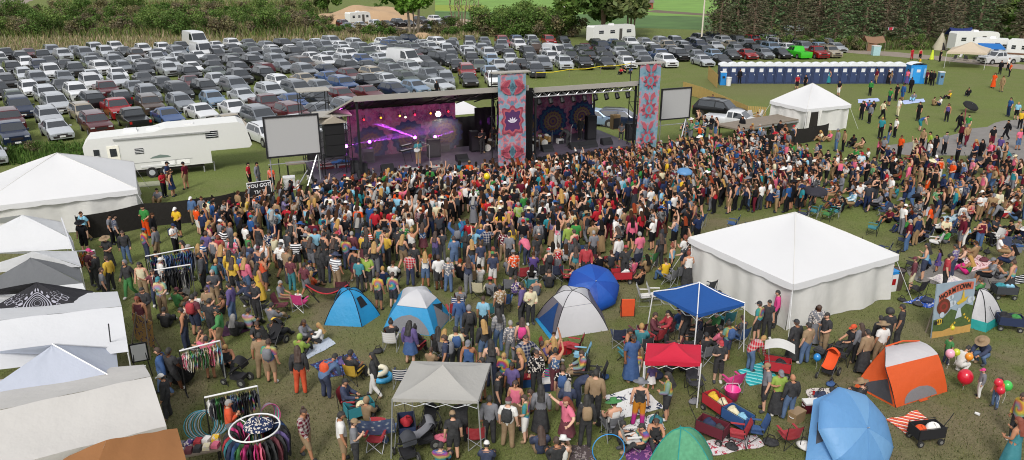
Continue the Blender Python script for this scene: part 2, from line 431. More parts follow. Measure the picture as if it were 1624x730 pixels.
# shrubs
def shrub_mesh(r, h, n, cols):
    blobs = [((R.uniform(-r, r) * .75, R.uniform(-r, r) * .75, R.uniform(.15, .75) * h), r * R.uniform(.25, .5)) for _ in range(12)]
    s = MB()
    for q in range(7): s.cyl((R.uniform(-.3, .3), R.uniform(-.3, .3), -.05), (R.uniform(-r, r) * .6, R.uniform(-r, r) * .6, h * .6), .05, .015, 5)
    return s.mesh('trunk', M_bark), leaf_mesh('crown', crown_items(blobs, n, .19, cols))
sm = [shrub_mesh(2.8, 4.4, 1900, BRUSH), shrub_mesh(2.4, 3.6, 1500, BRUSH[2:]), shrub_mesh(3.2, 5.2, 2300, BRUSH[:3]), shrub_mesh(2.2, 3.2, 1300, GREEN), shrub_mesh(2.6, 3.8, 1400, BRUSH[3:5] + [(.10, .09, .045)])]
def shrubs(pts, where, group, kinds=(0, 1, 2, 3, 4), smin=.8, smax=1.25):
    pts = sorted(pts, key=lambda p: (-p[1], p[0]))
    names = ['dark green', 'olive', 'tall dense green', 'fresh green', 'brown twiggy']
    cnt = {}
    for x, y in sorted(pts):
        i = R.choice(kinds); cnt[i] = cnt.get(i, 0) + 1
        lb = pick(['%s bush, %s such %s' % (names[i], ORD[min(29, cnt[i] - 1)], where)])
        plant('bush', lb, 'bush', gp(x, y), sm[i], R.uniform(smin, smax), R.uniform(0, 6), group)
pts = []
for y, dx in ((56, 26), (47, 27), (37, 28), (27, 30), (16, 34)):
    x = -30
    while x < 505 - (70 if y > 50 else 0):
        if not (y < 20 and x < 70): pts.append((x + R.uniform(-7, 7), y + R.uniform(-3, 3) + (3 if x < 90 and y > 50 else 0)))
        x += dx * R.uniform(.8, 1.2)
shrubs(pts, 'from the left in the upper left brush', 'bushes of the brush bank at upper left')
shrubs([(768 + i * 17 + R.uniform(-4, 4), 58 + R.uniform(-3, 2)) for i in range(9)] + [(775 + i * 24, 48) for i in range(6)], 'in the thicket by the big tree', 'bushes in the thicket left of the big tree', (0, 2, 1, 2), 1.1, 1.5)
shrubs([(520, 38), (545, 30), (575, 20), (600, 16), (470, 50), (500, 46), (718, 52), (740, 55), (560, 57), (590, 60), (685, 56), (505, 58), (530, 55), (548, 52), (575, 56), (600, 58), (615, 60), (640, 61), (700, 58), (712, 60), (725, 60), (705, 50), (490, 42), (515, 47), (750, 50)], 'around the sand heap', 'bushes around the sand heap', (0, 3, 4), .5, .9)
shrubs([(1185, 71), (1250, 78), (1275, 79), (1300, 77), (1345, 78), (1362, 80), (1440, 79), (1458, 78), (1600, 72), (1216, 72), (1330, 76)], 'at the foot of the conifers', 'bushes at the foot of the conifers', (3, 0, 3), .45, .75)
shrubs([(30, 245), (62, 243), (95, 238), (118, 246), (8, 250), (135, 258)], 'behind the white tent at left', 'weedy bushes behind the white tent at left', (3, 0), .18, .28)
def blades(name, n, fn, hmin, hmax, cols, wd=.05, k=.3):
    v = []; f = []; col = []
    for _ in range(n):
        p = fn()
        if p is None: continue
        hgt = R.uniform(hmin, hmax); a = R.uniform(0, 6.28); w = wd * R.uniform(.6, 1.4); q = len(v)
        v += [(p[0] - w * cos(a), p[1] - w * sin(a), p[2] - .02), (p[0] + w * cos(a), p[1] + w * sin(a), p[2] - .02), (p[0] + R.uniform(-.4, .4) * hgt, p[1] + R.uniform(-.4, .4) * hgt, p[2] + hgt)]
        f.append((q, q + 1, q + 2)); c = jit(R.choice(cols), k); col += [c] * 3
    me = bpy.data.meshes.new(name); me.from_pydata(v, [], f); me.materials.append(M_blade)
    at = me.color_attributes.new('tint', 'FLOAT_COLOR', 'POINT'); at.data.foreach_set('color', [x for c in col for x in (*c, 1)])
    o = link(name, me); o['kind'] = 'stuff'; return o
DRY = [(.34, .28, .17), (.25, .20, .11), (.19, .19, .075), (.36, .29, .18), (.15, .18, .05)]
def bank():
    x = R.uniform(-60, 760); t = x / 760
    lo = 92 - 24 * min(1, max(0, x) / 420) if x < 420 else 68 - (x - 420) * .012
    y = R.uniform(lo - (40 if x < 500 else 17), lo)
    if 560 < x < 700 and y < 50: return None
    return gp(x, y)
blades('dry_grass', 26000, bank, .35, 1.25, DRY, .13)
def under():
    x = R.uniform(-60, 520); return gp(x, R.uniform(4 if x > 80 else 22, 62))
blades('undergrowth', 20000, under, .8, 2.2, [(.11, .14, .035), (.15, .16, .05), (.22, .18, .10), (.08, .12, .025)], .22)
blades('weeds', 5000, lambda: gp(R.uniform(1150, 1480), R.uniform(66, 80)), .3, 1.0, [(.06, .10, .02), (.09, .13, .03), (.12, .11, .05)], .12)
blades('grass', 60000, lambda: gp(R.uniform(-10, 1640), 300 + 440 * R.random() ** .9), .03, .085, [(.09, .105, .03), (.13, .14, .045), (.17, .15, .08), (.07, .08, .025)], .018, .35)
blades('tall_grass', 2500, lambda: gp(R.uniform(-10, 140), R.uniform(230, 262)), .2, .7, [(.06, .12, .02), (.09, .15, .03)], .06)
# heaps of sand and dark soil
def heap(name, label, c, rx, ry, h, mat):
    def fn(u, v):
        a = 2 * pi * u; r = v
        z = h * max(0, (1 - r * r)) * (1 + .35 * mnoise.noise((cos(a) * r * 2.2 + c[0], sin(a) * r * 2.2, 0)))
        return (rx * r * cos(a), ry * r * sin(a), z - .05)
    o = MB().grid(fn, 40, 12).build(name, mat, None, True, c); return tag(o, label, 'heap')
M_sand = P('tan sand', '#a58a6c', .95, var=.2, scale=.4, bump=.4, bscale=2)
heap('sand_heap', 'long tan sand heap behind the far parked cars', gp(590, 33), 15, 6, 3.6, M_sand)
heap('sand_heap', 'left tail of sand beside the brush', gp(535, 36), 9, 5, 2.4, M_sand)
heap('soil_heap', 'low dark grey soil heap before the far gravel lot', gp(632, 54), 4, 2.2, 1.2, P('dark soil', '#5f5650', .95, var=.2))
heap('sand_heap', 'small tan sand mound right of the birch', gp(672, 62), 3, 1.8, 1.2, M_sand)
# house and barn across the fields, mast
def house(name, label, base, w, d, h, mw, mr):
    t = thing(name, label, 'house', base)
    MB().box((0, 0, h / 2), (w, d, h)).build('wall', mw, t)
    r = MB(); r.add([(-w / 2 - .3, -d / 2 - .3, h), (w / 2 + .3, -d / 2 - .3, h), (w / 2 + .3, d / 2 + .3, h), (-w / 2 - .3, d / 2 + .3, h), (-w / 2 - .3, 0, h + d * .35), (w / 2 + .3, 0, h + d * .35)], [(0, 1, 5, 4), (2, 3, 4, 5), (0, 4, 3), (1, 2, 5), (0, 3, 2, 1)]); r.build('roof', mr, t)
    for i in (-1, 1): MB().box((i * w * .25, -d / 2 - .02, h * .5), (w * .14, .06, h * .35)).build('window', M_glass, t)
    MB().box((0, -d / 2 - .02, h * .35), (w * .12, .06, h * .7)).build('door', P('door paint', '#5a3a30', .6), t)
house('farmhouse', 'small white farmhouse beyond the bushes in the far field', gp(896, 13), 4.2, 3.5, 2.4, M_white, P('grey shingles', '#8b8078', .8))
house('barn', 'tiny red brown barn half behind the big tree', gp(1026, 14), 3.5, 3, 2.0, P('red boards', '#8a4a38', .8), P('dull roof', '#6d6460', .8))
t = thing('mast', 'pale tall pole standing behind the right end of the car park', 'pole', gp(1112, 68))
MB().tube([(0, 0, -.1), (0, 0, 6), (0, 0, 16)], [.17, .15, .10], 10).build('pole', P('pale wood pole', '#c9c0ae', .7, var=.12), t)
MB().box((0, 0, 15.4), (1.8, .1, .12)).build('crossarm', M_wood, t)
# ------------------------------------------------------------------ vehicles
KINDCAR = {
 # stations: (y, top, roofhalf ratio)   forward = +Y ; belt ; clearance
 'sedan': dict(W=1.80, belt=.93, st=[(2.30, .50, .8), (2.28, .68, .86), (1.9, .80, .88), (1.05, .95, .9), (.30, 1.40, .70), (-.25, 1.45, .72), (-.85, 1.40, .70), (-1.55, 1.02, .86), (-2.22, .95, .88), (-2.30, .60, .85)], wind=(3, 4), rear=(6, 7), mid=-.27, wy=(1.42, -1.38)),
 'hatchback': dict(W=1.75, belt=.95, st=[(2.02, .50, .8), (2.0, .72, .86), (1.65, .85, .88), (1.0, .98, .9), (.25, 1.47, .72), (-.35, 1.52, .74), (-1.35, 1.46, .72), (-1.90, 1.02, .86), (-1.98, .70, .85)], wind=(3, 4), rear=(6, 7), mid=-.30, wy=(1.28, -1.25)),
 'suv': dict(W=1.90, belt=1.08, st=[(2.30, .58, .82), (2.28, .88, .88), (1.95, 1.0, .9), (1.15, 1.10, .92), (.55, 1.66, .76), (-.2, 1.72, .78), (-1.75, 1.68, .76), (-2.18, 1.12, .88), (-2.28, .70, .88)], wind=(3, 4), rear=(6, 7), mid=-.15, wy=(1.42, -1.40)),
 'estate_car': dict(W=1.80, belt=.95, st=[(2.35, .50, .8), (2.33, .70, .86), (1.95, .84, .88), (1.1, .97, .9), (.40, 1.46, .72), (-.25, 1.52, .74), (-1.75, 1.48, .72), (-2.25, 1.0, .86), (-2.33, .68, .85)], wind=(3, 4), rear=(6, 7), mid=-.2, wy=(1.42, -1.38)),
 'minivan': dict(W=1.95, belt=1.05, st=[(2.45, .55, .8), (2.42, .78, .86), (2.1, .92, .88), (1.45, 1.08, .92), (.55, 1.70, .78), (-.2, 1.76, .8), (-2.05, 1.70, .78), (-2.38, 1.10, .88), (-2.45, .68, .88)], wind=(3, 4), rear=(6, 7), mid=-.1, wy=(1.5, -1.45)),
 'pickup_truck': dict(W=1.92, belt=1.08, st=[(2.75, .58, .84), (2.73, .92, .9), (2.4, 1.02, .92), (1.45, 1.12, .93), (.80, 1.72, .76), (.1, 1.76, .78), (-.45, 1.72, .76), (-.60, 1.12, .93), (-2.70, 1.10, .94), (-2.76, .62, .92)], wind=(3, 4), rear=(6, 7), mid=.12, wy=(1.75, -1.65)),
 'cargo_van': dict(W=2.05, belt=1.25, st=[(2.75, .60, .86), (2.72, .95, .9), (2.45, 1.12, .92), (1.95, 1.30, .94), (1.15, 2.35, .84), (.6, 2.45, .86), (-2.55, 2.42, .86), (-2.70, 1.3, .92), (-2.75, .62, .92)], wind=(3, 4), rear=(6, 7), mid=.35, wy=(1.8, -1.65)),
}
def surf(k, y, s):
    st = k['st']
    for a, b in zip(st, st[1:]):
        if a[0] >= y >= b[0]:
            t = (a[0] - y) / (a[0] - b[0]); top = a[1] + (b[1] - a[1]) * t; rr = a[2] + (b[2] - a[2]) * t; break
    w = k['W'] / 2; be = min(top - .03, k['belt'])
    return Vector((w * .97 + (w * rr - w * .97) * s, y, be + (top - be) * s))
CARM = {}
def car_meshes(kind):
    k = KINDCAR[kind]; w = k['W'] / 2; st = k['st']; z0 = .24
    b = MB(); vs = []
    for i, (y, top, rr) in enumerate(st):
        be = min(top - .03, k['belt']); pin = .90 if i in (0, len(st) - 1) else 1
        half = [(w * .94 * pin, z0), (w * pin, min(.55, be - .05)), (w * .975 * pin, be), (w * rr * pin, top), (w * rr * .55 * pin, top + .025)]
        vs += [(-x, y, z) for x, z in half] + [(x, y, z) for x, z in half[::-1]]
    n = 10; fs = []
    for i in range(len(st) - 1):
        for j in range(n - 1): fs.append((i * n + j, i * n + j + 1, (i + 1) * n + j + 1, (i + 1) * n + j))
        fs.append((i * n + n - 1, i * n, (i + 1) * n, (i + 1) * n + n - 1))
    fs.append(tuple(range(n))[::-1]); fs.append(tuple(range((len(st) - 1) * n, len(st) * n)))
    b.add(vs, fs, 0)
    # arches, lower trim, grille
    for sx in (-1, 1):
        for y in k['wy']: b.cyl((sx * (w - .05), y, .36), (sx * (w + .004), y, .36), .41, None, 14, 1)
    f = st[1]
    b.box((0, st[0][0] + .0, (z0 + .50) / 2 + .04), (w * 1.5, .06, .16), 0, 1)
    b.box((0, (st[0][0] + st[1][0]) / 2 + .015, (st[0][1] + st[1][1]) / 2 - .02), (w * .85, .05, .10 if kind not in ('suv', 'pickup_truck', 'cargo_van') else .2), 0, 1)
    if kind in ('suv', 'estate_car', 'minivan'):
        for sx in (-1, 1): b.tube([surf(k, .2, 1) * 1 + Vector((0, 0, .07))] and [Vector((sx * (surf(k, y, 1).x - .04), y, surf(k, y, 1).z + .05)) for y in (.2, -.5, -1.2, -1.6)], .025, 5, 1)
    for sx in (-1, 1): b.box((sx * (w + .07), surf(k, st[3][0] - .25, 0).y, k['belt'] + .06), (.16, .10, .13), 0, 0)
    low = MB(); low.v = list(b.v); low.f = list(b.f); low.m = list(b.m)
    if kind == 'pickup_truck':
        for q in (b, low): q.box((0, -1.66, 1.105), (w * 1.62, 1.95, .03), 0, 1)  # dark slab on top, its colour standing in for the shaded hollow bed
    for y in k['wy']:
        for sx in (-1, 1):
            low.cyl((sx * (w - .16), y, .33), (sx * (w + .02), y, .33), .33, None, 12, 2); low.cyl((sx * (w + .015), y, .33), (sx * (w + .03), y, .33), .2, None, 8, 3)
    M = {}
    M['body'] = b.mesh('car_body', [M_paint, M_dark, M_tyre, M_rim], False); M['low'] = low.mesh('car_body', [M_paint, M_dark, M_tyre, M_rim], False)
    for me in (M['body'], M['low']):
        me.polygons.foreach_set('use_smooth', [i < 9 * n for i in range(len(me.polygons))])
        try: me.set_sharp_from_angle(angle=radians(32))
        except Exception: pass
    def panel(name, p):
        p = [Vector(q) for q in p]; nn = (p[1] - p[0]).cross(p[2] - p[0]).normalized(); c = sum(p, Vector()) / len(p)
        if nn.dot(c - Vector((0, c.y * .5, .6))) < 0: p = p[::-1]; nn = -nn
        mb = MB(); mb.slab([q + nn * .012 for q in p], .03); return mb.mesh(name, M_glass)
    def across(i, j, name, a=.06, e=.10):
        y0, y1 = st[i][0], st[j][0]; t = lambda q: y0 + (y1 - y0) * q
        A = surf(k, t(a), 1); B = surf(k, t(1 - e), 1)
        return panel(name, [(-A.x + .06, A.y, A.z + .012), (A.x - .06, A.y, A.z + .012), (B.x - .05, B.y, B.z + .012), (-B.x + .05, B.y, B.z + .012)])
    M['windscreen'] = across(k['wind'][0], k['wind'][1], 'windscreen')
    M['rear_window'] = across(k['rear'][0], k['rear'][1], 'rear_window', .12, .15)
    ya, yb = st[k['wind'][0]][0], st[k['wind'][1]][0]; yc, yd = st[k['rear'][0]][0], st[k['rear'][1]][0]
    lo, hi = .10, .86; m = k['mid']
    def side(sx, y0l, y0h, y1l, y1h, name):
        q = [surf(k, y0l, lo), surf(k, y1l, lo), surf(k, y1h, hi), surf(k, y0h, hi)]
        return panel(name, [(sx * v.x, v.y, v.z) for v in q])
    tl = lambda a, c, q: a + (c - a) * q
    fb = (yc + (m - yc) * .0) - .04
    M['side_window'] = []
    for sx in (-1, 1):
        M['side_window'].append(side(sx, tl(ya, yb, .28), tl(ya, yb, .93), m + .05, m + .05, 'side_window'))
        if kind not in ('cargo_van',):
            if kind == 'pickup_truck': M['side_window'].append(side(sx, m - .05, m - .05, yc + .05, yc + .05, 'side_window'))
            elif kind == 'sedan': M['side_window'].append(side(sx, m - .05, m - .05, tl(yc, yd, .62), yc + .0, 'side_window'))
            else: M['side_window'].append(side(sx, m - .05, m - .05, yc + .02, yc + .05, 'side_window'))
    whl = []
    t = MB(); t.cyl((-.10, 0, 0), (.10, 0, 0), .33, None, 16, 0); M['wheel'] = t.mesh('wheel', M_tyre)
    t = MB(); t.cyl((-.112, 0, 0), (.112, 0, 0), .21, None, 10, 0); M['rim'] = t.mesh('rim', M_rim)
    M['wheelpos'] = [(sx * (w - .085), y, .33) for y in k['wy'] for sx in (-1, 1)]
    hz = st[1][1] - .07; M['lamppos'] = [(sx * w * .72, st[1][0] - .04, hz) for sx in (-1, 1)]
    t = MB(); t.box((0, 0, 0), (w * .34, .16, .11)); M['headlight'] = t.mesh('headlight', M_lamp)
    t = MB(); t.box((0, 0, 0), (w * .2, .08, .22)); M['tail'] = t.mesh('tail_light', M_red)
    M['tailpos'] = [(sx * w * .80, st[-1][0] + .05, k['belt'] - .12) for sx in (-1, 1)]
    t = MB(); t.box((0, 0, 0), (.42, .02, .14)); M['plate'] = t.mesh('number_plate', M_plate); M['platepos'] = (0, st[0][0] + .045, .44)
    return M
CARCOL = {'silver': '#b4b8bc', 'grey': '#777c82', 'charcoal': '#2f3236', 'black': '#101114', 'white': '#d9dadb', 'navy': '#1b2740', 'blue': '#34507f', 'maroon': '#571c22', 'red': '#96141c', 'beige': '#9a8f7c', 'green grey': '#4a544c', 'lime green': '#3fbf2a', 'pale blue': '#7f95ad', 'brown': '#4a3b32'}
CARW = [('silver', 21), ('grey', 17), ('charcoal', 16), ('black', 18), ('white', 13), ('navy', 5), ('blue', 1.2), ('maroon', 3.2), ('red', .9), ('beige', 3.5), ('green grey', 4), ('pale blue', 3), ('brown', 2)]
KW = [('sedan', 34), ('suv', 28), ('hatchback', 12), ('estate_car', 12), ('minivan', 9), ('pickup_truck', 5)]
CAT = dict(sedan='car', hatchback='car', suv='car', estate_car='car', minivan='minivan', pickup_truck='pickup truck', cargo_van='van')
def wpick(ws): return R.choices([a for a, _ in ws], [b for _, b in ws])[0]
def car(kind, colour, loc, rz, label, group=None, near=False, scale=1.05):
    if kind not in CARM: CARM[kind] = car_meshes(kind)
    M = CARM[kind]; c = srgb(CARCOL[colour]); q_ = R.uniform(.85, 1.12); c = tuple(x * q_ for x in c)
    nm = 'parked_' + kind if kind not in ('cargo_van', 'minivan', 'pickup_truck') else kind
    t = tag(empty(nm, loc, rz), label, CAT[kind], group); t.scale = (scale,) * 3
    link('body', M['body'] if near else M['low'], t, color=c)
    link('windscreen', M['windscreen'], t)
    for m in M['side_window']: link('side_window', m, t)
    for p in M['lamppos']: link('headlight', M['headlight'], t, p)
    if near:
        link('rear_window', M['rear_window'], t)
        for p in M['wheelpos']: w_ = link('wheel', M['wheel'], t, p); link('rim', M['rim'], w_)
        for p in M['tailpos']: link('tail_light', M['tail'], t, p)
        link('number_plate', M['plate'], t, M['platepos'])
    return t
CARS = []     # (row name, pos along, kind, colour, loc, heading)
def inpoly(x, y, poly):
    r = False
    for i in range(len(poly)):
        (x1, y1), (x2, y2) = poly[i], poly[i - 1]
        if (y1 > y) != (y2 > y) and x < (x2 - x1) * (y - y1) / (y2 - y1) + x1: r = not r
    return r
def rows(p0, p1, poly, spacing, pitch, first, count, rowname, skip=()):
    A = gp(*p0); B = gp(*p1); d = (B - A).normalized(); nrm = Vector((-d.y, d.x, 0))
    head = atan2(-d.y, d.x) if False else None
    ang = atan2(d.y, d.x)           # cars face -nrm
    for r in range(first, first + count):
        s = -95.0; k = 0
        while s < 120:
            q = A + nrm * (r * spacing + (R.uniform(-.25, .25))) + d * s
            s += pitch * R.uniform(.93, 1.10) + (pitch * .9 if R.random() < .035 else 0)
            if q.y < 30: continue
            x, y = pp(q)
            if not inpoly(x, y, poly): continue
            if any(abs(x - a) < w_ and abs(y - b) < h_ for a, b, w_, h_ in skip): continue
            CARS.append([rowname, r, s, wpick(KW), wpick(CARW), q, ang + pi + (pi if R.random() < .03 else 0) + R.uniform(-.05, .05), False])
SKIP = [(317, 80, 14, 8), (640, 105, 24, 9), (880, 80, 18, 7), (970, 68, 34, 7), (665, 62, 10, 5), (900, 120, 22, 5)]
rows((33, 183), (350, 150), [(-30, 90), (150, 84), (330, 77), (500, 72), (700, 70), (700, 152), (640, 158), (545, 205), (512, 225), (396, 240), (390, 206), (150, 226), (120, 236), (-30, 262)], 6.8, 3.0, -4, 14, 'left')
rows((930, 99), (1110, 95), [(706, 69), (800, 68), (938, 70), (1040, 69), (1138, 66), (1220, 68), (1340, 77), (1338, 92), (1240, 94), (1135, 104), (1000, 108), (935, 114), (850, 124), (775, 140), (706, 152)], 6.5, 2.95, -4, 14, 'right', SKIP)
CARS = [c for c in CARS if not any(abs(pp(c[5])[0] - a) < w_ and abs(pp(c[5])[1] - b) < h_ for a, b, w_, h_ in SKIP)]
# hand-set colours/kinds where the photo shows a distinct vehicle
def fix(px, py, kind, colour, rear=False):
    best = min((c for c in CARS if not c[7]), key=lambda c: hypot(pp(c[5])[0] - px, (pp(c[5])[1] - py) * 2))
    best[3], best[4], best[7] = kind, colour, True
    if rear: best[6] += pi
for a in [(70, 125, 'minivan', 'white'), (22, 128, 'suv', 'black'), (115, 122, 'suv', 'charcoal'), (165, 120, 'suv', 'white'), (195, 130, 'sedan', 'white'), (215, 138, 'sedan', 'charcoal'), (255, 138, 'estate_car', 'charcoal'), (295, 130, 'suv', 'black'), (345, 150, 'suv', 'black'), (380, 160, 'sedan', 'silver'), (150, 175, 'suv', 'black', True), (195, 172, 'hatchback', 'charcoal', True), (145, 200, 'suv', 'maroon'), (205, 205, 'pickup_truck', 'black', True), (35, 185, 'minivan', 'navy'), (95, 180, 'minivan', 'silver'), (310, 148, 'sedan', 'maroon'), (45, 220, 'pickup_truck', 'navy'), (105, 222, 'sedan', 'silver'), (310, 192, 'sedan', 'white'), (395, 205, 'minivan', 'grey'), (20, 205, 'suv', 'maroon'), (240, 165, 'suv', 'grey'), (290, 170, 'estate_car', 'grey'), (445, 140, 'estate_car', 'white'), (420, 150, 'suv', 'silver'), (500, 110, 'suv', 'white'), (575, 135, 'pickup_truck', 'black'), (612, 130, 'estate_car', 'silver'), (645, 130, 'estate_car', 'green grey'), (690, 130, 'pickup_truck', 'grey'), (712, 125, 'suv', 'grey'), (745, 118, 'suv', 'red'), (525, 140, 'sedan', 'blue'), (890, 115, 'suv', 'silver'), (920, 112, 'suv', 'black'), (950, 112, 'estate_car', 'charcoal'), (1055, 105, 'suv', 'white'), (1085, 103, 'suv', 'black'), (1115, 100, 'sedan', 'silver'), (1195, 72, 'suv', 'red'), (1270, 90, 'pickup_truck', 'lime green'), (1290, 88, 'pickup_truck', 'red'), (1310, 88, 'suv', 'beige'), (1328, 88, 'sedan', 'silver'), (870, 70, 'suv', 'red'), (1180, 95, 'sedan', 'red'), (635, 190, 'sedan', 'white'), (470, 175, 'sedan', 'blue')]: fix(*a)
CARS.sort(key=lambda c: (c[0], c[1], c[2]))
NK = dict(sedan='sedan', suv='suv', hatchback='hatchback', estate_car='estate car', minivan='minivan', pickup_truck='pickup')
rowidx = sorted({(c[0], c[1]) for c in CARS})
for rn, r in rowidx:
    row = [c for c in CARS if c[0] == rn and c[1] == r]
    lot = [q for q in rowidx if q[0] == rn]; ri = lot.index((rn, r))
    rname = ('%s row from the front of the %s car lot' % (ORD[ri], rn))
    for i, c in enumerate(row):
        nm = '%s %s' % (c[4], NK[c[3]]); nb = []
        if i > 0: nb.append('a %s %s' % (row[i - 1][4], NK[row[i - 1][3]]))
        if i < len(row) - 1: nb.append('a %s %s' % (row[i + 1][4], NK[row[i + 1][3]]))
        lb = pick([f'{nm} between {nb[0]} and {nb[1]}, {ORD[ri]} row of the {rn} lot' if len(nb) == 2 else f'{nm} at the row end beside {nb[0] if nb else "grass"}, {ORD[ri]} row of the {rn} lot',
                   f'{nm} between {nb[0]} and {nb[-1]}, {ORD[min(29, i)]} from the left in its row' if nb else nm] + [f'{nm}, {ORD[min(29,i)]} from the left, {ORD[ri]} row of the {rn} lot'])
        near = c[5].y < 88
        car(c[3], c[4], c[5], c[6], lb, 'cars parked on the grass lot', near)
NCARS = len(CARS)
# distinct vehicles
an = CARS[0][6]
car('cargo_van', 'white', gp(322, 92), an, 'white high-roof van at the back of the left car park', None, True, 1.05)
car('cargo_van', 'white', gp(312, 78), an, 'taller white box van behind the other white van at the left brush', None, True, 1.25)
car('cargo_van', 'white', gp(642, 107), an + .1, 'big white cargo van parked in the middle of the car rows', None, True, 1.1)
car('cargo_van', 'white', gp(880, 92), an - .1, 'white cargo van with dark windscreen right of the thicket', None, True, .9)
car('suv', 'black', gp(1140, 188), radians(232), 'black suv by the tan lattice fence beside the white pickup', None, True, 1.08)
pk = car('pickup_truck', 'white', gp(1162, 203), radians(238), 'small white pickup with its driver door swung open by the fence', None, True, .95)
dm = MB(); dm.slab([(0, 0, .45), (.95, 0, .45), (.95, 0, 1.1), (.7, 0, 1.62), (.25, 0, 1.62), (0, 0, 1.1)], .07)
dd = link('door', dm.mesh('door', M_paint), pk, (-.98, .95, 0), radians(155), color=srgb(CARCOL['white']))
MB().slab([(.1, .02, 1.1), (.85, .02, 1.1), (.66, .02, 1.52), (.3, .02, 1.52)], .1).build('door_window', M_glass, dd)
car('sedan', 'white', gp(918, 193), radians(250), 'white sedan seen through the open side of the right stage', None, True)
car('sedan', 'pale blue', gp(945, 198), radians(250), 'pale blue sedan seen through the right stage beside the white one', None, True)
car('estate_car', 'navy', gp(985, 200), radians(252), 'dark navy estate car behind the right stage deck', None, True)
car('sedan', 'charcoal', gp(905, 172), radians(240), 'charcoal sedan farther back behind the right stage', None, True)
for i, (x, y, kd, cl) in enumerate([(545, 44, 'suv', 'maroon'), (572, 45, 'sedan', 'silver'), (596, 44, 'suv', 'white'), (613, 43, 'sedan', 'black'), (632, 42, 'suv', 'black'), (648, 42, 'sedan', 'charcoal'), (668, 38, 'suv', 'charcoal'), (680, 50, 'sedan', 'grey'), (694, 48, 'sedan', 'black'), (702, 42, 'estate_car', 'silver'), (712, 35, 'sedan', 'black'), (690, 36, 'suv', 'white'), (552, 47, 'sedan', 'grey')]):
    car(kd, cl, gp(x, y), radians(215) + R.uniform(-.1, .1), f'{cl} {NK[kd]}, {ORD[i]} of the cars on the far gravel lot behind the birch', 'cars on the far gravel lot')
# ---- trailers
def window(par, c, w, h, face, louv=True):
    """window on a wall: face = ('x'|'y', sign)"""
    fx = face[0] == 'x'; sg = face[1]
    d = (.05, w, h) if fx else (w, .05, h); o = MB().box(c, d).build('window', M_glass, par)
    m = MB()
    for k in (-1, 0, 1) if louv else (0,):
        dz = k * h * .28; m.box((c[0] + (sg * .03 if fx else 0), c[1] + (0 if fx else sg * .03), c[2] + dz), (.02, w, .035) if fx else (w, .02, .035))
    m.build('frame', M_white, o)
    return o
def fifth_wheel():
    A = gp(163, 290); B = gp(339, 272); d = (B - A).normalized(); ang = atan2(d.y, d.x)
    t = thing('camping_trailer', 'long white fifth-wheel camping trailer with raised nose behind the left tent', 'trailer', A, ang)
    L = (B - A).length; NL = L + 2.9; D = 2.5; mt = P('white trailer skin', '#d4d4d0', .45, var=.03)
    prof = [(-.8, .65), (L, .65), (L, 1.55), (NL - .2, 1.55), (NL, 1.75), (NL - .35, 3.25), (NL - .8, 3.5), (L - 2.8, 3.45), (L - 3.6, 3.25), (-.4, 3.1), (-.8, 2.6)]
    b = MB(); n = len(prof); b.add([(x, 0, z) for x, z in prof] + [(x, D, z) for x, z in prof], [tuple(range(n)), tuple(range(2 * n - 1, n - 1, -1))] + [(i, i + n, (i + 1) % n + n, (i + 1) % n) for i in range(n)])
    b.build('body', mt, t)
    dk = MB(); dk.box((L / 2 - .4, D / 2, .55), (L - .3, D - .3, .2)); dk.build('underframe', M_dark, t)
    s = MB(); s.box((L / 2 - .2, -.006, 1.15), (L - 2.2, .012, .04)); s.box((L / 2 + .6, -.06, 2.95), (L - 1.0, .10, .10)); s.build('awning_roller', P('grey trim', '#9b9c9a', .5), t)
    dr = MB().box((1.0, -.02, 1.6), (.75, .04, 1.85)).build('door', P('cream door', '#e9e6d8', .5), t)
    MB().box((1.0, -.045, 2.05), (.42, .03, .55)).build('door_window', M_glass, dr); MB().box((.72, -.06, 1.5), (.05, .06, .14)).build('handle', M_blk, dr)
    window(t, (2.6, -.01, 2.0), .55, .38, ('y', -1)); window(t, (L + .2, -.01, 2.75), .85, .5, ('y', -1)); window(t, (-.03, -.01, 1.9), .35, .9, ('y', -1), False)
    window(t, (-.81, D / 2, 2.0), 1.5, .8, ('x', -1), False)
    for x in (4.0, L - 2.4):
        MB().box((x + .4, -.01, .95), (1.0, .02, .3)).build('hatch', P('hatch white', '#f0f0ec', .4, var=0), t)
    g = MB(); g.add([(3.2, -.008, 1.38), (4.6, -.008, 1.38), (4.4, -.008, 1.52), (3.9, -.008, 1.62), (3.4, -.008, 1.5)], [(0, 1, 2, 3, 4)]); g.build('decal', P('green grey decal', '#6f7f78', .5), t)
    for x in (3.2, 4.1):
        w = MB().cyl((x, -.05, .38), (x, .22, .38), .38, None, 16).build('wheel', M_tyre, t); MB().cyl((x, -.06, .38), (x, .02, .38), .21, None, 10).build('rim', M_lamp, w)
    MB().box((3.65, -.02, .83), (2.2, .05, .12)).build('wheel_arch', M_white, t)
    for x in (L - .6, L + .1): MB().cyl((x, .2, -.02), (x, .2, .7), .05).build('landing_leg', M_steel, t)
    for x, y in ((2.2, 1.2), (L - 3.6, 1.3)):
        z = 3.25 if x < 5 else 3.45; MB().box((x, y, z), (1.0, .8, .32), 0, 0, None, .8).build('roof_unit', M_white, t)
    MB().box((L - 1.2, 1.0, 3.5), (.6, .5, .12)).build('roof_vent', M_white, t)
    return t
fifth_wheel()
MB().box((0, 0, .015), (2.4, 1.3, .03)).build('door_mat', P('green edged mat', '#8d8f78', .9, var=.3), None, False, gp(242, 292), .35)['category'] = 'mat'
bpy.data.objects['door_mat']['label'] = 'tan and green outdoor mat on the grass by the fifth-wheel trailer'
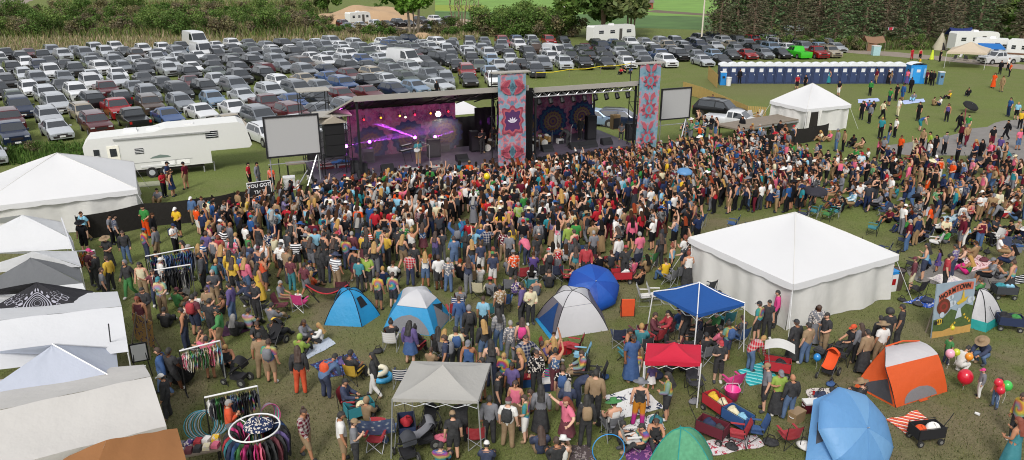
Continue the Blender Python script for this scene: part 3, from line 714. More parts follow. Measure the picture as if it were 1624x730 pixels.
def caravan(label, p0, p1, h, y_off=2.4, stripe=None, kind='camping_trailer'):
    A = gp(*p0); B = gp(*p1); d = (B - A).normalized(); L = (B - A).length
    t = thing(kind, label, 'trailer', A, atan2(d.y, d.x)); mt = P('white trailer skin', '#d4d4d0', .45, var=.03)
    prof = [(0, .6), (L, .6), (L + .2, 1.2), (L - .05, h - .3), (L - .4, h), (.25, h), (0, h - .25)]
    n = len(prof); b = MB(); b.add([(x, 0, z) for x, z in prof] + [(x, y_off, z) for x, z in prof], [tuple(range(n)), tuple(range(2 * n - 1, n - 1, -1))] + [(i, i + n, (i + 1) % n + n, (i + 1) % n) for i in range(n)]); b.build('body', mt, t)
    if stripe: MB().box((L / 2, -.01, 1.2), (L, .02, .25)).build('stripe', stripe, t)
    for q in (.18, .45, .85): window(t, (L * q, -.01, h * .66), L * .11, .55, ('y', -1), False)
    MB().box((L * .65, -.02, h * .5), (.65, .04, h * .62)).build('door', P('dark grey door', '#4a4642', .6), t)  # door in one even dark grey
    MB().box((L * .5, y_off / 2, h + .14), (.9, .8, .3), 0, 0, None, .8).build('roof_unit', M_white, t)
    for q in (.42, .55):
        w = MB().cyl((L * q, -.04, .34), (L * q, .2, .34), .34, None, 14).build('wheel', M_tyre, t); MB().cyl((L * q, -.05, .34), (L * q, .02, .34), .18, None, 8).build('rim', M_rim, w)
caravan('white travel trailer with dark doorway behind the car park', (941, 71), (1006, 67), 3.3)
caravan('small white motorhome beside the far sand heap', (556, 40), (588, 38), 2.9, kind='motorhome')
caravan('white camper with blue awning at the right edge of the field', (1540, 92), (1597, 95), 3.1)
caravan('cream motorhome farthest right by the gravel track', (1592, 97), (1652, 101), 3.3, 2.4, P('brown stripe', '#6a4a34', .6), kind='motorhome')
caravan('grey white camper half behind the one with blue awning', (1512, 84), (1580, 84), 3.4)
b_ = gp(1558, 95)
aw = thing('awning', 'bright blue tarp awning on the white camper at right', 'awning', b_)
MB().slab([(-1.6, -2.2, 1.9), (2.0, -2.2, 1.8), (2.2, -.2, 2.5), (-1.4, -.2, 2.6)], .03).build('canopy', fabric('blue tarp', '#1f6fb8'), aw)
for x in (-1.5, 1.9): MB().cyl((x, -2.15, 0), (x, -2.15, 1.85), .03).build('leg', M_pole, aw)
car('pickup_truck', 'white', gp(1582, 101), radians(100), 'white truck parked before the motorhomes at right', None, True)
# ------------------------------------------------------------------ stage
SO = Vector((-13.6, 48.7, 0)); SD = Vector((10.6, 58.6, 0)) - SO; SA = atan2(SD.y, SD.x)
SM = Matrix.Translation(SO) @ Matrix.Rotation(SA, 4, 'Z')
def sl_(px, py, v, z=None):
    """stage-frame (u, z) of a photo pixel on the plane v = const"""
    u_ = (px - 812) / F; w_ = (py - 365) / F
    d = Vector((u_, cos(TH) - w_ * sin(TH), -sin(TH) - w_ * cos(TH))); o = Vector((0, 0, H))
    I = SM.inverted(); o = I @ o; d = I.to_3x3() @ d
    t = (v - o.y) / d.y; q = o + d * t; return q.x, q.z
def S(u, v, z=0): return SM @ Vector((u, v, z))
DH = 1.25
M_deck = P('worn dark deck', '#4c4552', .6, var=.25, scale=1.2); M_skirt = fabric('black skirt', '#131316', .05, .9)
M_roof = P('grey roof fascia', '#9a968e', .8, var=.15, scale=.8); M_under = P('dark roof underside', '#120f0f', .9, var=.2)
M_truss = P('bright truss', (.62, .62, .63), .35, .6, var=0)
M_bp = None
def backdrop_mat():
    m = bpy.data.materials.new('tapestry'); nt, b = nodes(m); b.inputs['Roughness'].default_value = .9
    tc = N(nt, 'ShaderNodeTexCoord').outputs['Object']
    a = noise(nt, tc, 1.6, 5, .7); c = noise(nt, tc, 5.0, 3, .6)
    col = ramp(nt, a, [(.3, (.07, .03, .10)), (.45, (.24, .06, .15)), (.58, (.40, .13, .22)), (.72, (.20, .10, .26))])
    col = mixc(nt, ramp(nt, c, [(.5, (0, 0, 0)), (.62, (.6,) * 3)]), col, (.30, .22, .28))
    nt.links.new(col, b.inputs['Base Color']); return m
M_bp = backdrop_mat()
def mandala(par, u, z, r, v=-.03):
    cols = ['#1c2656', '#1c4666', '#262656', '#6f5a3a', '#5a3450', '#7a6a48', '#4c2c50', '#6f5236', '#3a2a5a']
    rad = [1.0, .86, .74, .62, .50, .40, .30, .20, .10]
    m = MB(); mats = []
    for i, (c, q) in enumerate(zip(cols, rad)):
        mats.append(P('dye ' + c, c, .9, var=.15, scale=8)); n = 16; pts = []
        for k in range(n * 4):
            a = 2 * pi * k / (n * 4); rr = r * q * (1 + (.07 if i % 2 == 0 else .03) * cos(a * n + i))
            pts.append((u + rr * cos(a), v - .004 * i, z + rr * sin(a)))
        m.add(pts, [tuple(range(len(pts)))], i)
        if i in (0, 2, 4):
            for k in range(n):
                a = 2 * pi * (k + .5 * (i / 2)) / n; rr = r * (q - .06); m.add([(u + rr * cos(a) + r * .035 * cos(b), v - .004 * i - .002, z + rr * sin(a) + r * .035 * sin(b)) for b in (0, 1.57, 3.14, 4.71)], [(0, 1, 2, 3)], min(8, i + 1) if i else 1)
    return m.build('mandala', mats, par)
# --- main deck (left stage) and right stage
def deck(name, label, u0, u1, v0, v1):
    t = thing(name, label, 'stage', S(0, 0), SA)
    MB().box(((u0 + u1) / 2, (v0 + v1) / 2, DH - .1), (u1 - u0, v1 - v0, .2)).build('deck', M_deck, t)
    MB().grid(lambda a, b: (u0 + (u1 - u0) * a, v0 - .02 + .04 * sin(a * 140), (DH - .12) * b), 160, 1).build('skirt', M_skirt, t)
    MB().box(((u0 + u1) / 2, v1, DH / 2), (u1 - u0 - .2, .04, DH - .25)).build('rear_skirt', M_skirt, t)
    for u in (u0, u1): MB().box((u, (v0 + v1) / 2, DH / 2 - .1), (.04, v1 - v0 - .2, DH - .25)).build('side_skirt', M_skirt, t)
    return t
UL0, UL1, UR0, UR1 = .0, 14.3, 15.4, 24.2
VL, BL_, VR, BR_ = -3.05, 2.35, -1.95, 3.6
deck('stage_platform', 'left stage platform with purple grey deck and black skirt', UL0, UL1, VL, BL_ + .3)
deck('stage_platform', 'right stage platform with charcoal deck and black skirt, open at its side', UR0, UR1, VR, BR_ + .6)
def roof(label, u0, u1, zf, zb, v0, v1, wing=None):
    t = thing('stage_roof', label, 'stage roof', S(0, 0), SA)
    m = MB(); m.slab([(u0, v0, zf), (u1, v0, zf), (u1, v1, zb), (u0, v1, zb)], .12); m.build('roof', M_roof, t)
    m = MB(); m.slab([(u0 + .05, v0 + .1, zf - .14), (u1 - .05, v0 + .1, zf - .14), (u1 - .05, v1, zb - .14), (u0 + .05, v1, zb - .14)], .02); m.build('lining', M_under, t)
    MB().box(((u0 + u1) / 2, v0 - .04, zf - .12), (u1 - u0 + .1, .08, .34)).build('fascia', M_roof, t)
    n = int((u1 - u0) / 1.4)
    for k in range(n + 1):
        u = u0 + .2 + (u1 - u0 - .4) * k / n; a = Vector((u, v0 + .1, zf - .28)); b = Vector((u, v1, zb - .28))
        MB().tube([a, b], .05, 5).build('rafter', M_under if k % 3 else M_blk, t)
    for u in (u0 + .15, u1 - .15):
        for v, z in ((v0 + .15, zf), (v1 - .1, zb)): MB().box((u, v, z / 2 - .1), (.13, .13, z - .1)).build('column', M_blk, t)
    if wing:
        m = MB(); m.slab(wing, .1); m.build('wing', M_roof, t)
    return t
ua, za = sl_(562, 160, VL - .5); ub, zb_ = sl_(789, 134, VL - .5)
uw, zw = sl_(506, 186, -1)
roof('grey mono-pitch roof over the left stage with sloping side wing', ua, UL1 + .1, (za + zb_) / 2, (za + zb_) / 2 - 1.75, VL - .5, BL_ + .5, [(ua + .02, VL - .52, (za + zb_) / 2 - .04), (ua + .02, BL_, (za + zb_) / 2 - 1.7), (uw, BL_, zw - 1.0), (uw, -1, zw)])
uc, zc = sl_(832, 144, VR - .5); ud, zd = sl_(1014, 127, VR - .5)
roof('grey flat roof over the right stage', UR0, ud, (zc + zd) / 2, (zc + zd) / 2 - 1.6, VR - .5, BR_ + .6)
ZF = (za + zb_) / 2; ZR = (zc + zd) / 2
# backdrops
def backdrop(label, u0, u1, z0, z1, v, mand):
    t = thing('backdrop', label, 'backdrop', S(0, 0), SA)
    MB().grid(lambda a, b: (u0 + (u1 - u0) * a, v + .05 * sin(a * 60) * (1 - .3 * b), z0 + (z1 - z0) * b), 140, 3).build('tapestry', M_bp, t, True)
    for u, z, r in mand: mandala(t, u, z, r, v - .09)
    MB().tube([(u0, v, z1), (u1, v, z1)], .04, 6).build('rail', M_blk, t)
    return t
V = BL_
mL = [sl_(588, 228, V) + (1.25,), sl_(648, 218, V) + (1.25,), sl_(706, 211, V) + (1.3,)]
u0, _ = sl_(553, 230, V); u1, _ = sl_(723, 215, V)
backdrop('purple tie-dye backdrop with three mandalas on the left stage', u0, u1, DH, ZF - 1.85, V, mL)
V = BR_
mR = [sl_(876, 192, V) + (1.25,), sl_(922, 184, V) + (1.2,), sl_(834, 199, V) + (1.1,)]
u2, _ = sl_(832, 200, V); u3, _ = sl_(938, 185, V)
backdrop('rose tie-dye backdrop with round mandalas behind the drums on the right stage', u2, u3, DH, ZR - 1.75, V, mR)
def curtain(label, pts, z0, z1):
    a, b = Vector((*pts[0], 0)), Vector((*pts[1], 0)); L = (b - a).length; nn = Vector((-(b - a).y, (b - a).x, 0)).normalized()
    o = MB().grid(lambda s, q: tuple(a.lerp(b, s) + nn * .05 * sin(s * L * 9) + Vector((0, 0, z0 + (z1 - z0) * q))), int(L * 12) + 4, 1).build('curtain', M_skirt, None, True, S(0, 0), SA)
    tag(o, label, 'curtain'); return o
curtain('black curtain hanging left of the left backdrop', [(.1, BL_), (u0, BL_)], .2, 3.3)
curtain('black curtain between the tent gap and the left banner', [(sl_(753, 215, BL_)[0], BL_), (UL1, BL_)], DH, 4.2)
curtain('black side curtain between the two stages', [(UL1 + .1, BL_), (UL1 + .1, VL + .6)], DH, 4.6)
curtain('black side curtain at the left end of the right stage', [(UR0 + .1, BR_), (UR0 + .1, VR + .8)], DH, 4.6)
curtain('black backstage wall under the white canopy in the gap of the left stage', [(u1 - .3, BL_ + 2.2), (UL1 + .5, BL_ + 2.2)], .1, 3.15)  # dark interior behind the gap painted as a black sheet
curtain('black fabric stretched behind the left banner tower', [(UL1, VL + .9), (UR0, VL + .9)], .1, 6.2)
# white tent seen through the gap
gb = S(sl_(738, 185, BL_ + 3.2)[0], BL_ + 3.8)
t = thing('canopy_tent', 'white peaked canopy seen through the gap behind the left stage', 'canopy', gb, SA)
m = MB(); m.add([(-1.5, -1.5, 3.3), (1.5, -1.5, 3.3), (1.5, 1.5, 3.3), (-1.5, 1.5, 3.3), (0, 0, 4.1)], [(0, 1, 4), (1, 2, 4), (2, 3, 4), (3, 0, 4)]); m.build('canopy', M_wtent, t)
for x in (-1.45, 1.45):
    for y in (-1.45, 1.45): MB().cyl((x, y, 0), (x, y, 3.3), .03).build('leg', M_steel, t)
# --- banner towers
def banner_mat(name, seed):
    m = bpy.data.materials.new(name); nt, b = nodes(m); b.inputs['Roughness'].default_value = .9
    tc = N(nt, 'ShaderNodeTexCoord').outputs['Object']; sx = N(nt, 'ShaderNodeSeparateXYZ'); nt.links.new(tc, sx.inputs[0])
    ax = mth(nt, 'ABSOLUTE', sx.outputs[0]); zz = mth(nt, 'ABSOLUTE', sx.outputs[2]) if seed else sx.outputs[2]
    cb = N(nt, 'ShaderNodeCombineXYZ'); nt.links.new(ax, cb.inputs[0]); nt.links.new(zz, cb.inputs[2]); cb.inputs[1].default_value = seed * 3.7
    a = noise(nt, cb.outputs[0], 1.25, 3, .55); f = noise(nt, cb.outputs[0], 6, 4, .7)
    fr = mth(nt, 'FRACT', mth(nt, 'ADD', mth(nt, 'MULTIPLY', a, 3.2), mth(nt, 'MULTIPLY', f, .22)))
    c = ramp(nt, fr, [(0, (.16, .29, .35)), (.28, (.08, .20, .27)), (.40, (.15, .18, .27)), (.52, (.42, .13, .17)), (.62, (.50, .20, .22)), (.74, (.24, .29, .38)), (1, (.16, .29, .35))])
    nt.links.new(c, b.inputs['Base Color']); return m
def petal(m, cx, cz, ang, L, w, mi, y=-.03):
    pts = []
    for k in range(12):
        t = k / 11; s = sin(pi * t) ** .8 * w; pts.append((t * L, s))
    pts += [(p[0], -p[1]) for p in pts[-2:0:-1]]
    m.add([(cx + a * cos(ang) - b * sin(ang), y, cz + a * sin(ang) + b * cos(ang)) for a, b in pts], [tuple(range(len(pts)))], mi)
def banner_tower(label, px0, px1, ytop, ybot, v, seed):
    u0, zt = sl_(px0, ytop, v); u1, _ = sl_(px1, ytop, v); _, zb = sl_((px0 + px1) / 2, ybot, v)
    zb = max(zb, .15); u = (u0 + u1) / 2; w = u1 - u0; zm = (zt + zb) / 2; hh = zt - zb
    t = thing('banner_tower', label, 'banner tower', S(u, v), SA)
    cl = MB().grid(lambda a, b: ((a - .5) * w * (1 + .03 * sin(b * 9)), .05 * sin(b * 7 + a * 2), (b - .5) * hh), 8, 24).build('banner', banner_mat('banner print %d' % seed, seed), t, True, (0, 0, zm))
    m = MB(); mats = [P('banner rose', '#a8535f', .9, var=.2, scale=4), P('banner violet', '#4d2b5a', .9, var=.2), P('banner pale blue', '#5f8594', .9, var=.15), P('banner white', '#cfc6d6', .9), P('banner deep rose', '#8f3a4c', .9, var=.2)]
    Y = -.075
    if seed == 0:
        for k, mi, q in ((1.0, 4, 0), (.86, 0, .004), (.72, 1, .008)):
            pts = []
            for i in range(40):
                a = 2 * pi * i / 40; r = w * .46 * k * (abs(cos(a)) ** 1.4 * .9 + abs(sin(a)) ** 1.4 * 1.0) * (.86 + .14 * cos(8 * a)); pts.append((r * cos(a), Y - q, r * sin(a) * 1.15))
            m.add(pts, [tuple(range(40))], mi)
        for a in range(5): petal(m, 0, -.15, pi / 2 + (a - 2) * .5, .42, .06, 3, Y - .014)
        for zc_, sg in ((1.75, 1), (2.75, -1), (-1.7, -1), (-2.6, 1)):
            for sx in (-1, 1): petal(m, 0 + sx * .12, zc_, (pi / 2 - sx * .85) if sg > 0 else (-pi / 2 + sx * .85), 1.0, .22, 0, Y); petal(m, sx * .2, zc_ + sg * .08, (pi / 2 - sx * .85) if sg > 0 else (-pi / 2 + sx * .85), .7, .11, 4, Y - .004)
            petal(m, 0, zc_, pi / 2 * sg, .8, .2, 2, Y - .006)
    else:
        for zc_, r in ((2.1, .55), (0, .62), (-2.2, .6)):
            for k in range(10): petal(m, 0, zc_, 2 * pi * k / 10, r * 1.15, r * .2, (0, 4)[k % 2], Y)
            pts = [(r * .55 * cos(i * pi / 10), Y - .006, zc_ + r * .6 * sin(i * pi / 10)) for i in range(20)]; m.add(pts, [tuple(range(20))], 2)
            m.add([(r * .3 * cos(i * pi / 2), Y - .01, zc_ + r * .5 * sin(i * pi / 2)) for i in range(4)], [(0, 1, 2, 3)], 0)
            for sx in (-1, 1): petal(m, sx * .1, zc_ + .65, pi / 2 - sx * .5, .7, .16, 0, Y)
    m.build('print', mats, cl)
    for x in (-w / 2 + .1, w / 2 - .1):
        for y in (.25, 1.5): MB().cyl((x, y, 0), (x, y, zt + .1), .035).build('scaffold_tube', M_blk, t)
    for z in (1.5, 3, 4.5, 6):
        br = MB(); br.tube([(-w / 2, .25, z), (w / 2, .25, z)], .025, 5); br.tube([(-w / 2, 1.5, z), (w / 2, 1.5, z)], .025, 5); br.tube([(w / 2 - .1, .25, z), (w / 2 - .1, 1.5, z - 1)], .025, 5); br.tube([(-w / 2 + .1, .25, z - 1), (-w / 2 + .1, 1.5, z)], .025, 5); br.build('brace', M_blk, t)
    MB().box((.0, .3, zt + .1), (w + .7, .7, .08)).build('top_plate', M_roof, t)
    return t
banner_tower('tall pink and blue psychedelic banner between the two stages with a purple diamond', 790, 834, 119, 262, VL - 1.0, 0)
banner_tower('tall pink and blue psychedelic banner at the right end of the right stage', 1016, 1049, 104, 240, VR - .9, 1)
# --- video screens
def screen(label, px0, px1, yt, yb, v, tilt=0):
    u0, zt = sl_(px0, yt, v); u1, _ = sl_(px1, yt, v); _, zb = sl_((px0 + px1) / 2, yb, v); u = (u0 + u1) / 2; w = u1 - u0; h = zt - zb
    t = thing('video_screen', label, 'screen', S(u, v), SA + tilt)
    MB().box((0, 0, zb + h / 2), (w, .06, h)).build('panel', P('grey screen mesh', '#a7a7a6', .7, var=.06, scale=40), t)
    f = MB()
    for x in (-w / 2, w / 2): f.box((x, -.02, zb + h / 2), (.1, .14, h + .1))
    for z in (zb, zt): f.box((0, -.02, z), (w - .1, .14, .1))
    f.build('frame', M_blk, t)
    for x in (-w / 2 + .15, w / 2 - .15): MB().cyl((x, .12, 0), (x, .12, zt), .04).build('leg', M_steel, t)
    MB().cyl((w / 2 - .2, .1, zb), (w / 2 - 1.6, -1.2, .05), .045).build('brace', M_truss, t)
    MB().tube([(-w / 2, .12, zb - .5), (w / 2, .12, zb - .5)], .03, 5).build('crossbar', M_steel, t)
    return t
screen('grey video screen on scaffold legs left of the left stage', 417, 504, 187, 247, -2.6)
screen('grey video screen with black frame right of the right banner', 1050, 1096, 142, 188, 1.0)
# --- speaker tower
def scaffold(label, u, v, w, d, z, plates=True):
    t = thing('scaffold_tower', label, 'scaffold', S(u, v), SA)
    for x in (-w / 2, w / 2):
        for y in (-d / 2, d / 2): MB().cyl((x, y, 0), (x, y, z), .03).build('upright', M_blk, t)
    q = 1.0
    while q < z:
        b = MB()
        for y in (-d / 2, d / 2): b.tube([(-w / 2, y, q), (w / 2, y, q)], .022, 5); b.tube([(-w / 2, y, q), (w / 2, y, min(z, q + 1.0))], .018, 5)
        for x in (-w / 2, w / 2): b.tube([(x, -d / 2, q), (x, d / 2, q)], .022, 5)
        b.build('brace', M_blk, t); q += 1.1
    MB().box((0, 0, z), (w + .3, d + .2, .07)).build('platform', M_roof, t)
    return t
us, zs = sl_(528, 195, -1.5)
scaffold('black scaffold tower carrying the speaker stack left of the left stage', us, -1.2, 2.0, 1.8, 5.2)
scaffold('taller scaffold with grey top plate behind the left screen', sl_(500, 150, 3.5)[0] - .2, 3.5, 1.9, 1.5, 6.1)
u4, z4 = sl_(528, 195, -2); _, z5 = sl_(528, 246, -2)
t = thing('speaker_stack', 'tall black speaker cluster under a pale tarp beside the left screen', 'speakers', S(u4, -1.9), SA)
for k in range(3): MB().box((0, 0, z5 + (k + .5) * (z4 - z5) / 3), (1.25, .9, (z4 - z5) / 3 - .03)).build('speaker', P('speaker grille', '#0c0c0e', .7, var=.2, scale=30), t)
m = MB(); m.add([(-.85, -.6, z4 + .05), (.85, -.6, z4 + .05), (.85, .6, z4 + .02), (-.85, .6, z4 + .02), (0, -.6, z4 + .5), (0, .6, z4 + .5)], [(0, 4, 5, 3), (4, 1, 2, 5), (0, 1, 4), (2, 3, 5)]); m.build('tarp', fabric('beige tarp', '#b5ab9a'), t)
for x in (-.7, .7): MB().cyl((x, .3, 0), (x, .3, z5), .04).build('leg', M_blk, t)
MB().box((0, 0, z5 - .05), (1.5, 1, .06)).build('shelf', M_blk, t)
# --- truss over right stage
t = thing('lighting_truss', 'silver lattice truss hanging under the front of the right stage roof', 'truss', S(0, 0), SA)
ut, zt_ = sl_(846, 151, VR - .42); uv, zv = sl_(1005, 138, VR - .42); zq = (zt_ + zv) / 2 - .02; YT = VR - .42
for y in (YT, YT + .35):
    for z in (zq - .18, zq + .18): MB().tube([(ut, y, z), (uv, y, z)], .035, 6).build('chord', M_truss, t)
n = 22; L = (uv - ut) / n; m = MB()
for k in range(n):
    for y in (YT, YT + .35): m.tube([(ut + k * L, y, zq - .18), (ut + (k + 1) * L, y, zq + .18)] if k % 2 else [(ut + k * L, y, zq + .18), (ut + (k + 1) * L, y, zq - .18)], .022, 4)
    m.tube([(ut + k * L, YT, zq + .18), (ut + k * L, YT + .35, zq + .18)], .02, 4)
m.build('lattice', M_truss, t)
for u in (ut + .3, uv - .3): MB().cyl((u, YT + .1, zq), (u, YT + .1, ZR - .2), .02).build('hanger', M_blk, t)
# --- stage lamps
EM = {}
def lamp(label, u, v, z, col, s, r=.13, name='stage_lamp'):
    key = (name, col, s)
    if key not in EM: EM[key] = P('lamp glow %d' % len(EM), (0, 0, 0), .4, var=0, emit=col, estr=s)
    t = thing(name, label, 'stage light', S(u, v, z), SA)
    MB().cyl((0, .28, .03), (0, 0, 0), r * .8, r * 1.1, 10).build('housing', M_blk, t)
    MB().cyl((0, 0, 0), (0, -.02, 0), r, r, 12).build('lens', EM[key], t)
    MB().tube([(-r * 1.2, .1, .02), (-r * 1.2, .1, .3), (r * 1.2, .1, .3), (r * 1.2, .1, .02)], .02, 4).build('yoke', M_blk, t)
    return t
for i, (x, y, c, n) in enumerate([(577, 190, (1, .03, .05), 'red'), (604, 187, (1, .35, .03), 'amber'), (634, 184, (1, .5, .08), 'amber'), (643, 186, (1, .9, .7), 'white'), (658, 182, (1, .02, .08), 'red'), (683, 180, (1, .3, .05), 'orange'), (711, 177, (1, .03, .06), 'red')]):
    u, z = sl_(x, y, 1.8); lamp('small %s stage lamp glowing, %s of the row above the left backdrop' % (n, ORD[i]), u, 1.8, z, c, 2.2, .075)
u, z = sl_(695, 181, 1.3); lamp('brilliant white flood lamp above the right mandala of the left stage', u, 1.3, z, (1, .95, .65), 40, .19, 'flood_lamp')
pl = bpy.data.lights.new('flood', 'SPOT'); pl.energy = 120; pl.color = (1, .93, .7); pl.spot_size = 2.2; po = bpy.data.objects.new('flood_beam', pl); COL.objects.link(po); po.location = S(u, 1.0, z); po.rotation_euler = (S(u, -3, 1.2) - S(u, 1.0, z)).to_track_quat('-Z', 'Y').to_euler()
for i in range(9):
    u = ut + .5 + i * (uv - ut - .9) / 8; t = thing('par_can', 'black unlit par lamp, %s from the left on the silver truss' % ORD[i], 'stage light', S(u, YT + .15, zq - .5), SA, 'lamps on the silver truss')
    MB().cyl((0, .1, .15), (0, -.15, -.2), .14, .17, 10).build('housing', M_blk, t); MB().tube([(-.17, 0, 0), (-.17, 0, .3), (.17, 0, .3), (.17, 0, 0)], .02, 4).build('yoke', M_blk, t)
for fx in (3.2, 9.5):  # added spots and lamps that brighten the left backdrop
    l = bpy.data.lights.new('added pink wash', 'SPOT'); l.energy = 240; l.color = (1, .35, .75); l.spot_size = 1.7; l.spot_blend = .8; o = bpy.data.objects.new('added_wash_light', l); COL.objects.link(o); o.location = S(fx, VL + .4, ZF - .6); o.rotation_euler = (S(fx + .3, BL_, 2.6) - S(fx, VL + .4, ZF - .6)).to_track_quat('-Z', 'Y').to_euler()
    lamp('magenta wash lamp hung under the front edge of the left stage roof, %s of two' % ORD[0 if fx < 5 else 1], fx, VL + .35, ZF - .6, (1, .3, .7), 6, .1, 'added_wash_lamp').rotation_euler = (0, 0, SA + pi)
# violet moving heads: real spot lamps shining through stage haze
VI = (.62, .08, 1)
heads = [((658, 218), (610, 200), .6), ((690, 217), (720, 208), 1.2), ((549, 232), (575, 226), -.4), ((586, 225), (640, 216), 1.3)]
for i, ((x, y), (tx, ty), v) in enumerate(heads):
    u, z = sl_(x, y, v); tu, tz = sl_(tx, ty, v + .2); lamp('violet moving-head lamp, %s of four on the left stage' % ORD[i], u, v, z, VI, 22, .11, 'moving_head')
    MB().box((0, .1, -.35), (.3, .3, .2)).build('base', M_blk, bpy.data.objects['moving_head' if i == 0 else 'moving_head.%03d' % i])
    l = bpy.data.lights.new('violet', 'SPOT'); l.energy = 90000 if i == 0 else 30000; l.color = VI; l.spot_size = radians(5.5); l.spot_blend = .3; l.shadow_soft_size = .04
    o = bpy.data.objects.new('violet_spot', l); COL.objects.link(o); o.location = S(u, v - .05, z); o.rotation_euler = (S(tu, v + .2, tz) - S(u, v, z)).to_track_quat('-Z', 'Y').to_euler()
hz = bpy.data.materials.new('stage haze'); hz.use_nodes = True; nt = hz.node_tree; nt.nodes.remove(nt.nodes['Principled BSDF'])
vs_ = N(nt, 'ShaderNodeVolumePrincipled'); vs_.inputs['Density'].default_value = .07; vs_.inputs['Color'].default_value = (.9, .9, .9, 1); vs_.inputs['Anisotropy'].default_value = .1
nt.links.new(vs_.outputs[0], nt.nodes['Material Output'].inputs['Volume'])
o = MB().box(((UL0 + UL1) / 2 - 1.5, .4, 2.7), (9.8, 3.0, 2.4)).build('haze', hz, None, False, S(0, 0), SA); o['kind'] = 'stuff'
# --- equipment on deck
def on_deck(px, py):
    u_ = (px - 812) / F; w_ = (py - 365) / F
    return gp(px, py, DH)
def wedge(px, py, i, where):
    t = thing('monitor_wedge', 'black wedge monitor, %s from the left along the front of the %s stage' % (ORD[i], where), 'speaker', on_deck(px, py), SA, 'wedge monitors')
    m = MB(); m.add([(-.42, -.3, 0), (.42, -.3, 0), (.42, .3, 0), (-.42, .3, 0), (-.42, -.22, .22), (.42, -.22, .22), (.42, .12, .5), (-.42, .12, .5), (-.42, .3, .42), (.42, .3, .42)], [(0, 3, 2, 1), (0, 1, 5, 4), (4, 5, 6, 7), (7, 6, 9, 8), (8, 9, 2, 3), (0, 4, 7, 8, 3), (1, 2, 9, 6, 5)])
    m.build('cabinet', P('speaker black', '#15151a', .6, var=.15), t); m = MB(); m.slab([(-.36, .08, .485), (-.36, -.2, .255), (.36, -.2, .255), (.36, .08, .485)], .02); m.build('grille', M_blk, t)
for i, q in enumerate([(578, 281), (615, 272), (733, 256)]): wedge(*q, i, 'left')
for i, q in enumerate([(868, 240), (912, 236), (925, 235), (938, 233), (962, 229)]): wedge(*q, i, 'right')
def cab(label, px, py, w, h, d=.5, mat=None, name='amplifier'):
    t = thing(name, label, name.replace('_', ' '), on_deck(px, py), SA)
    MB().box((0, 0, h / 2 + .03), (w, d, h)).build('cabinet', mat or P('speaker black', '#15151a', .6, var=.15), t); MB().box((0, -d / 2 - .01, h * .45), (w * .86, .03, h * .72)).build('grille', P('grille cloth', '#2b2a2e', .8, var=.2, scale=20), t)
    MB().tube([(-w * .2, 0, h + .03), (-w * .15, 0, h + .09), (w * .15, 0, h + .09), (w * .2, 0, h + .03)], .02, 4).build('handle', M_blk, t)
cab('grey amplifier cabinet before the left mandala', 584, 258, .8, 1.0, .5, P('grey cabinet', '#55525a', .6, var=.2)); cab('black amplifier stack right of the singer', 688, 249, .9, 1.3); cab('low grey amplifier by the right mandala of the left stage', 705, 240, .7, .6, .5, P('grey cabinet', '#55525a', .6)); cab('black equipment rack near the stage gap', 752, 240, .6, 1.5, .6, None, 'equipment_rack'); cab('tall black amplifier on the right stage by the open side', 936, 222, .8, 1.9); cab('black amplifier at the far right corner of the right stage', 1000, 222, .8, 1.3); cab('tan topped amplifier behind the open side of the right stage', 975, 205, .7, 1.2, .5, P('tan cabinet', '#8a6f4a', .7)); cab('white box on the right stage floor', 888, 228, .5, .35, .4, M_white, 'equipment_box'); cab('small black floor speaker at the left stage corner', 577, 280, .5, .9)
cab('second small black floor speaker at the left stage corner', 563, 274, .5, .9)
def drums(label, px, py, shell):
    t = thing('drum_kit', label, 'drum kit', on_deck(px, py), SA)
    sk = P('drum head', (.7, .68, .62), .5); ms = P('drum shell ' + shell, shell, .35, .2)
    for p, r, d, ax in (((0, 0, .3), .28, .4, (0, -1, 0)), ((-.28, .1, .72), .16, .22, (0, -.4, 1)), ((.28, .1, .72), .17, .24, (0, -.4, 1)), ((.62, .45, .42), .21, .42, (0, 0, 1)), ((-.55, .5, .58), .18, .16, (0, 0, 1))):
        a = Vector(ax).normalized(); p = Vector(p); d_ = MB().cyl(p - a * d / 2, p + a * d / 2, r, None, 14).build('drum', ms, t); MB().cyl(p + a * d / 2, p + a * (d / 2 + .012), r * .96, None, 14).build('head', sk, d_)
    for x, y, z, r in ((-.75, .1, 1.15, .24), (.8, .2, 1.2, .26), (-.85, .6, .9, .19)):
        c = MB(); c.cyl((x, y, z), (x, y, z + .05), r, .05, 16); o = c.build('cymbal', P('brass', (.55, .38, .12), .3, .9, var=.1), t); MB().cyl((x, y, 0), (x, y, z), .02, None, 5).build('stand', M_truss, o)
drums('drum kit with tan shells on the right stage before the mandala', 862, 232, '#b8935a'); drums('second drum kit with dark shells left on the right stage', 842, 240, '#3a2a22'); drums('drum kit with pale shells in the shade of the stage gap', 772, 240, '#6a5a4a')
def keyboards(label, px, py):
    t = thing('keyboard_stand', label, 'keyboard stand', on_deck(px, py), SA + .5)
    for z, w in ((.9, 1.1), (1.25, .9)): k = MB().box((0, 0, z), (w, .32, .09)).build('keyboard', M_blk, t); MB().box((0, -.05, z + .05), (w * .9, .16, .012)).build('keys', M_white, k)
    for s in (-1, 1): MB().tube([(s * .35, -.25, 0), (s * .35, .1, 1.25)], .022, 5).build('leg', M_blk, t); 
keyboards('two-tier black keyboard stand left of the singer', 645, 258)
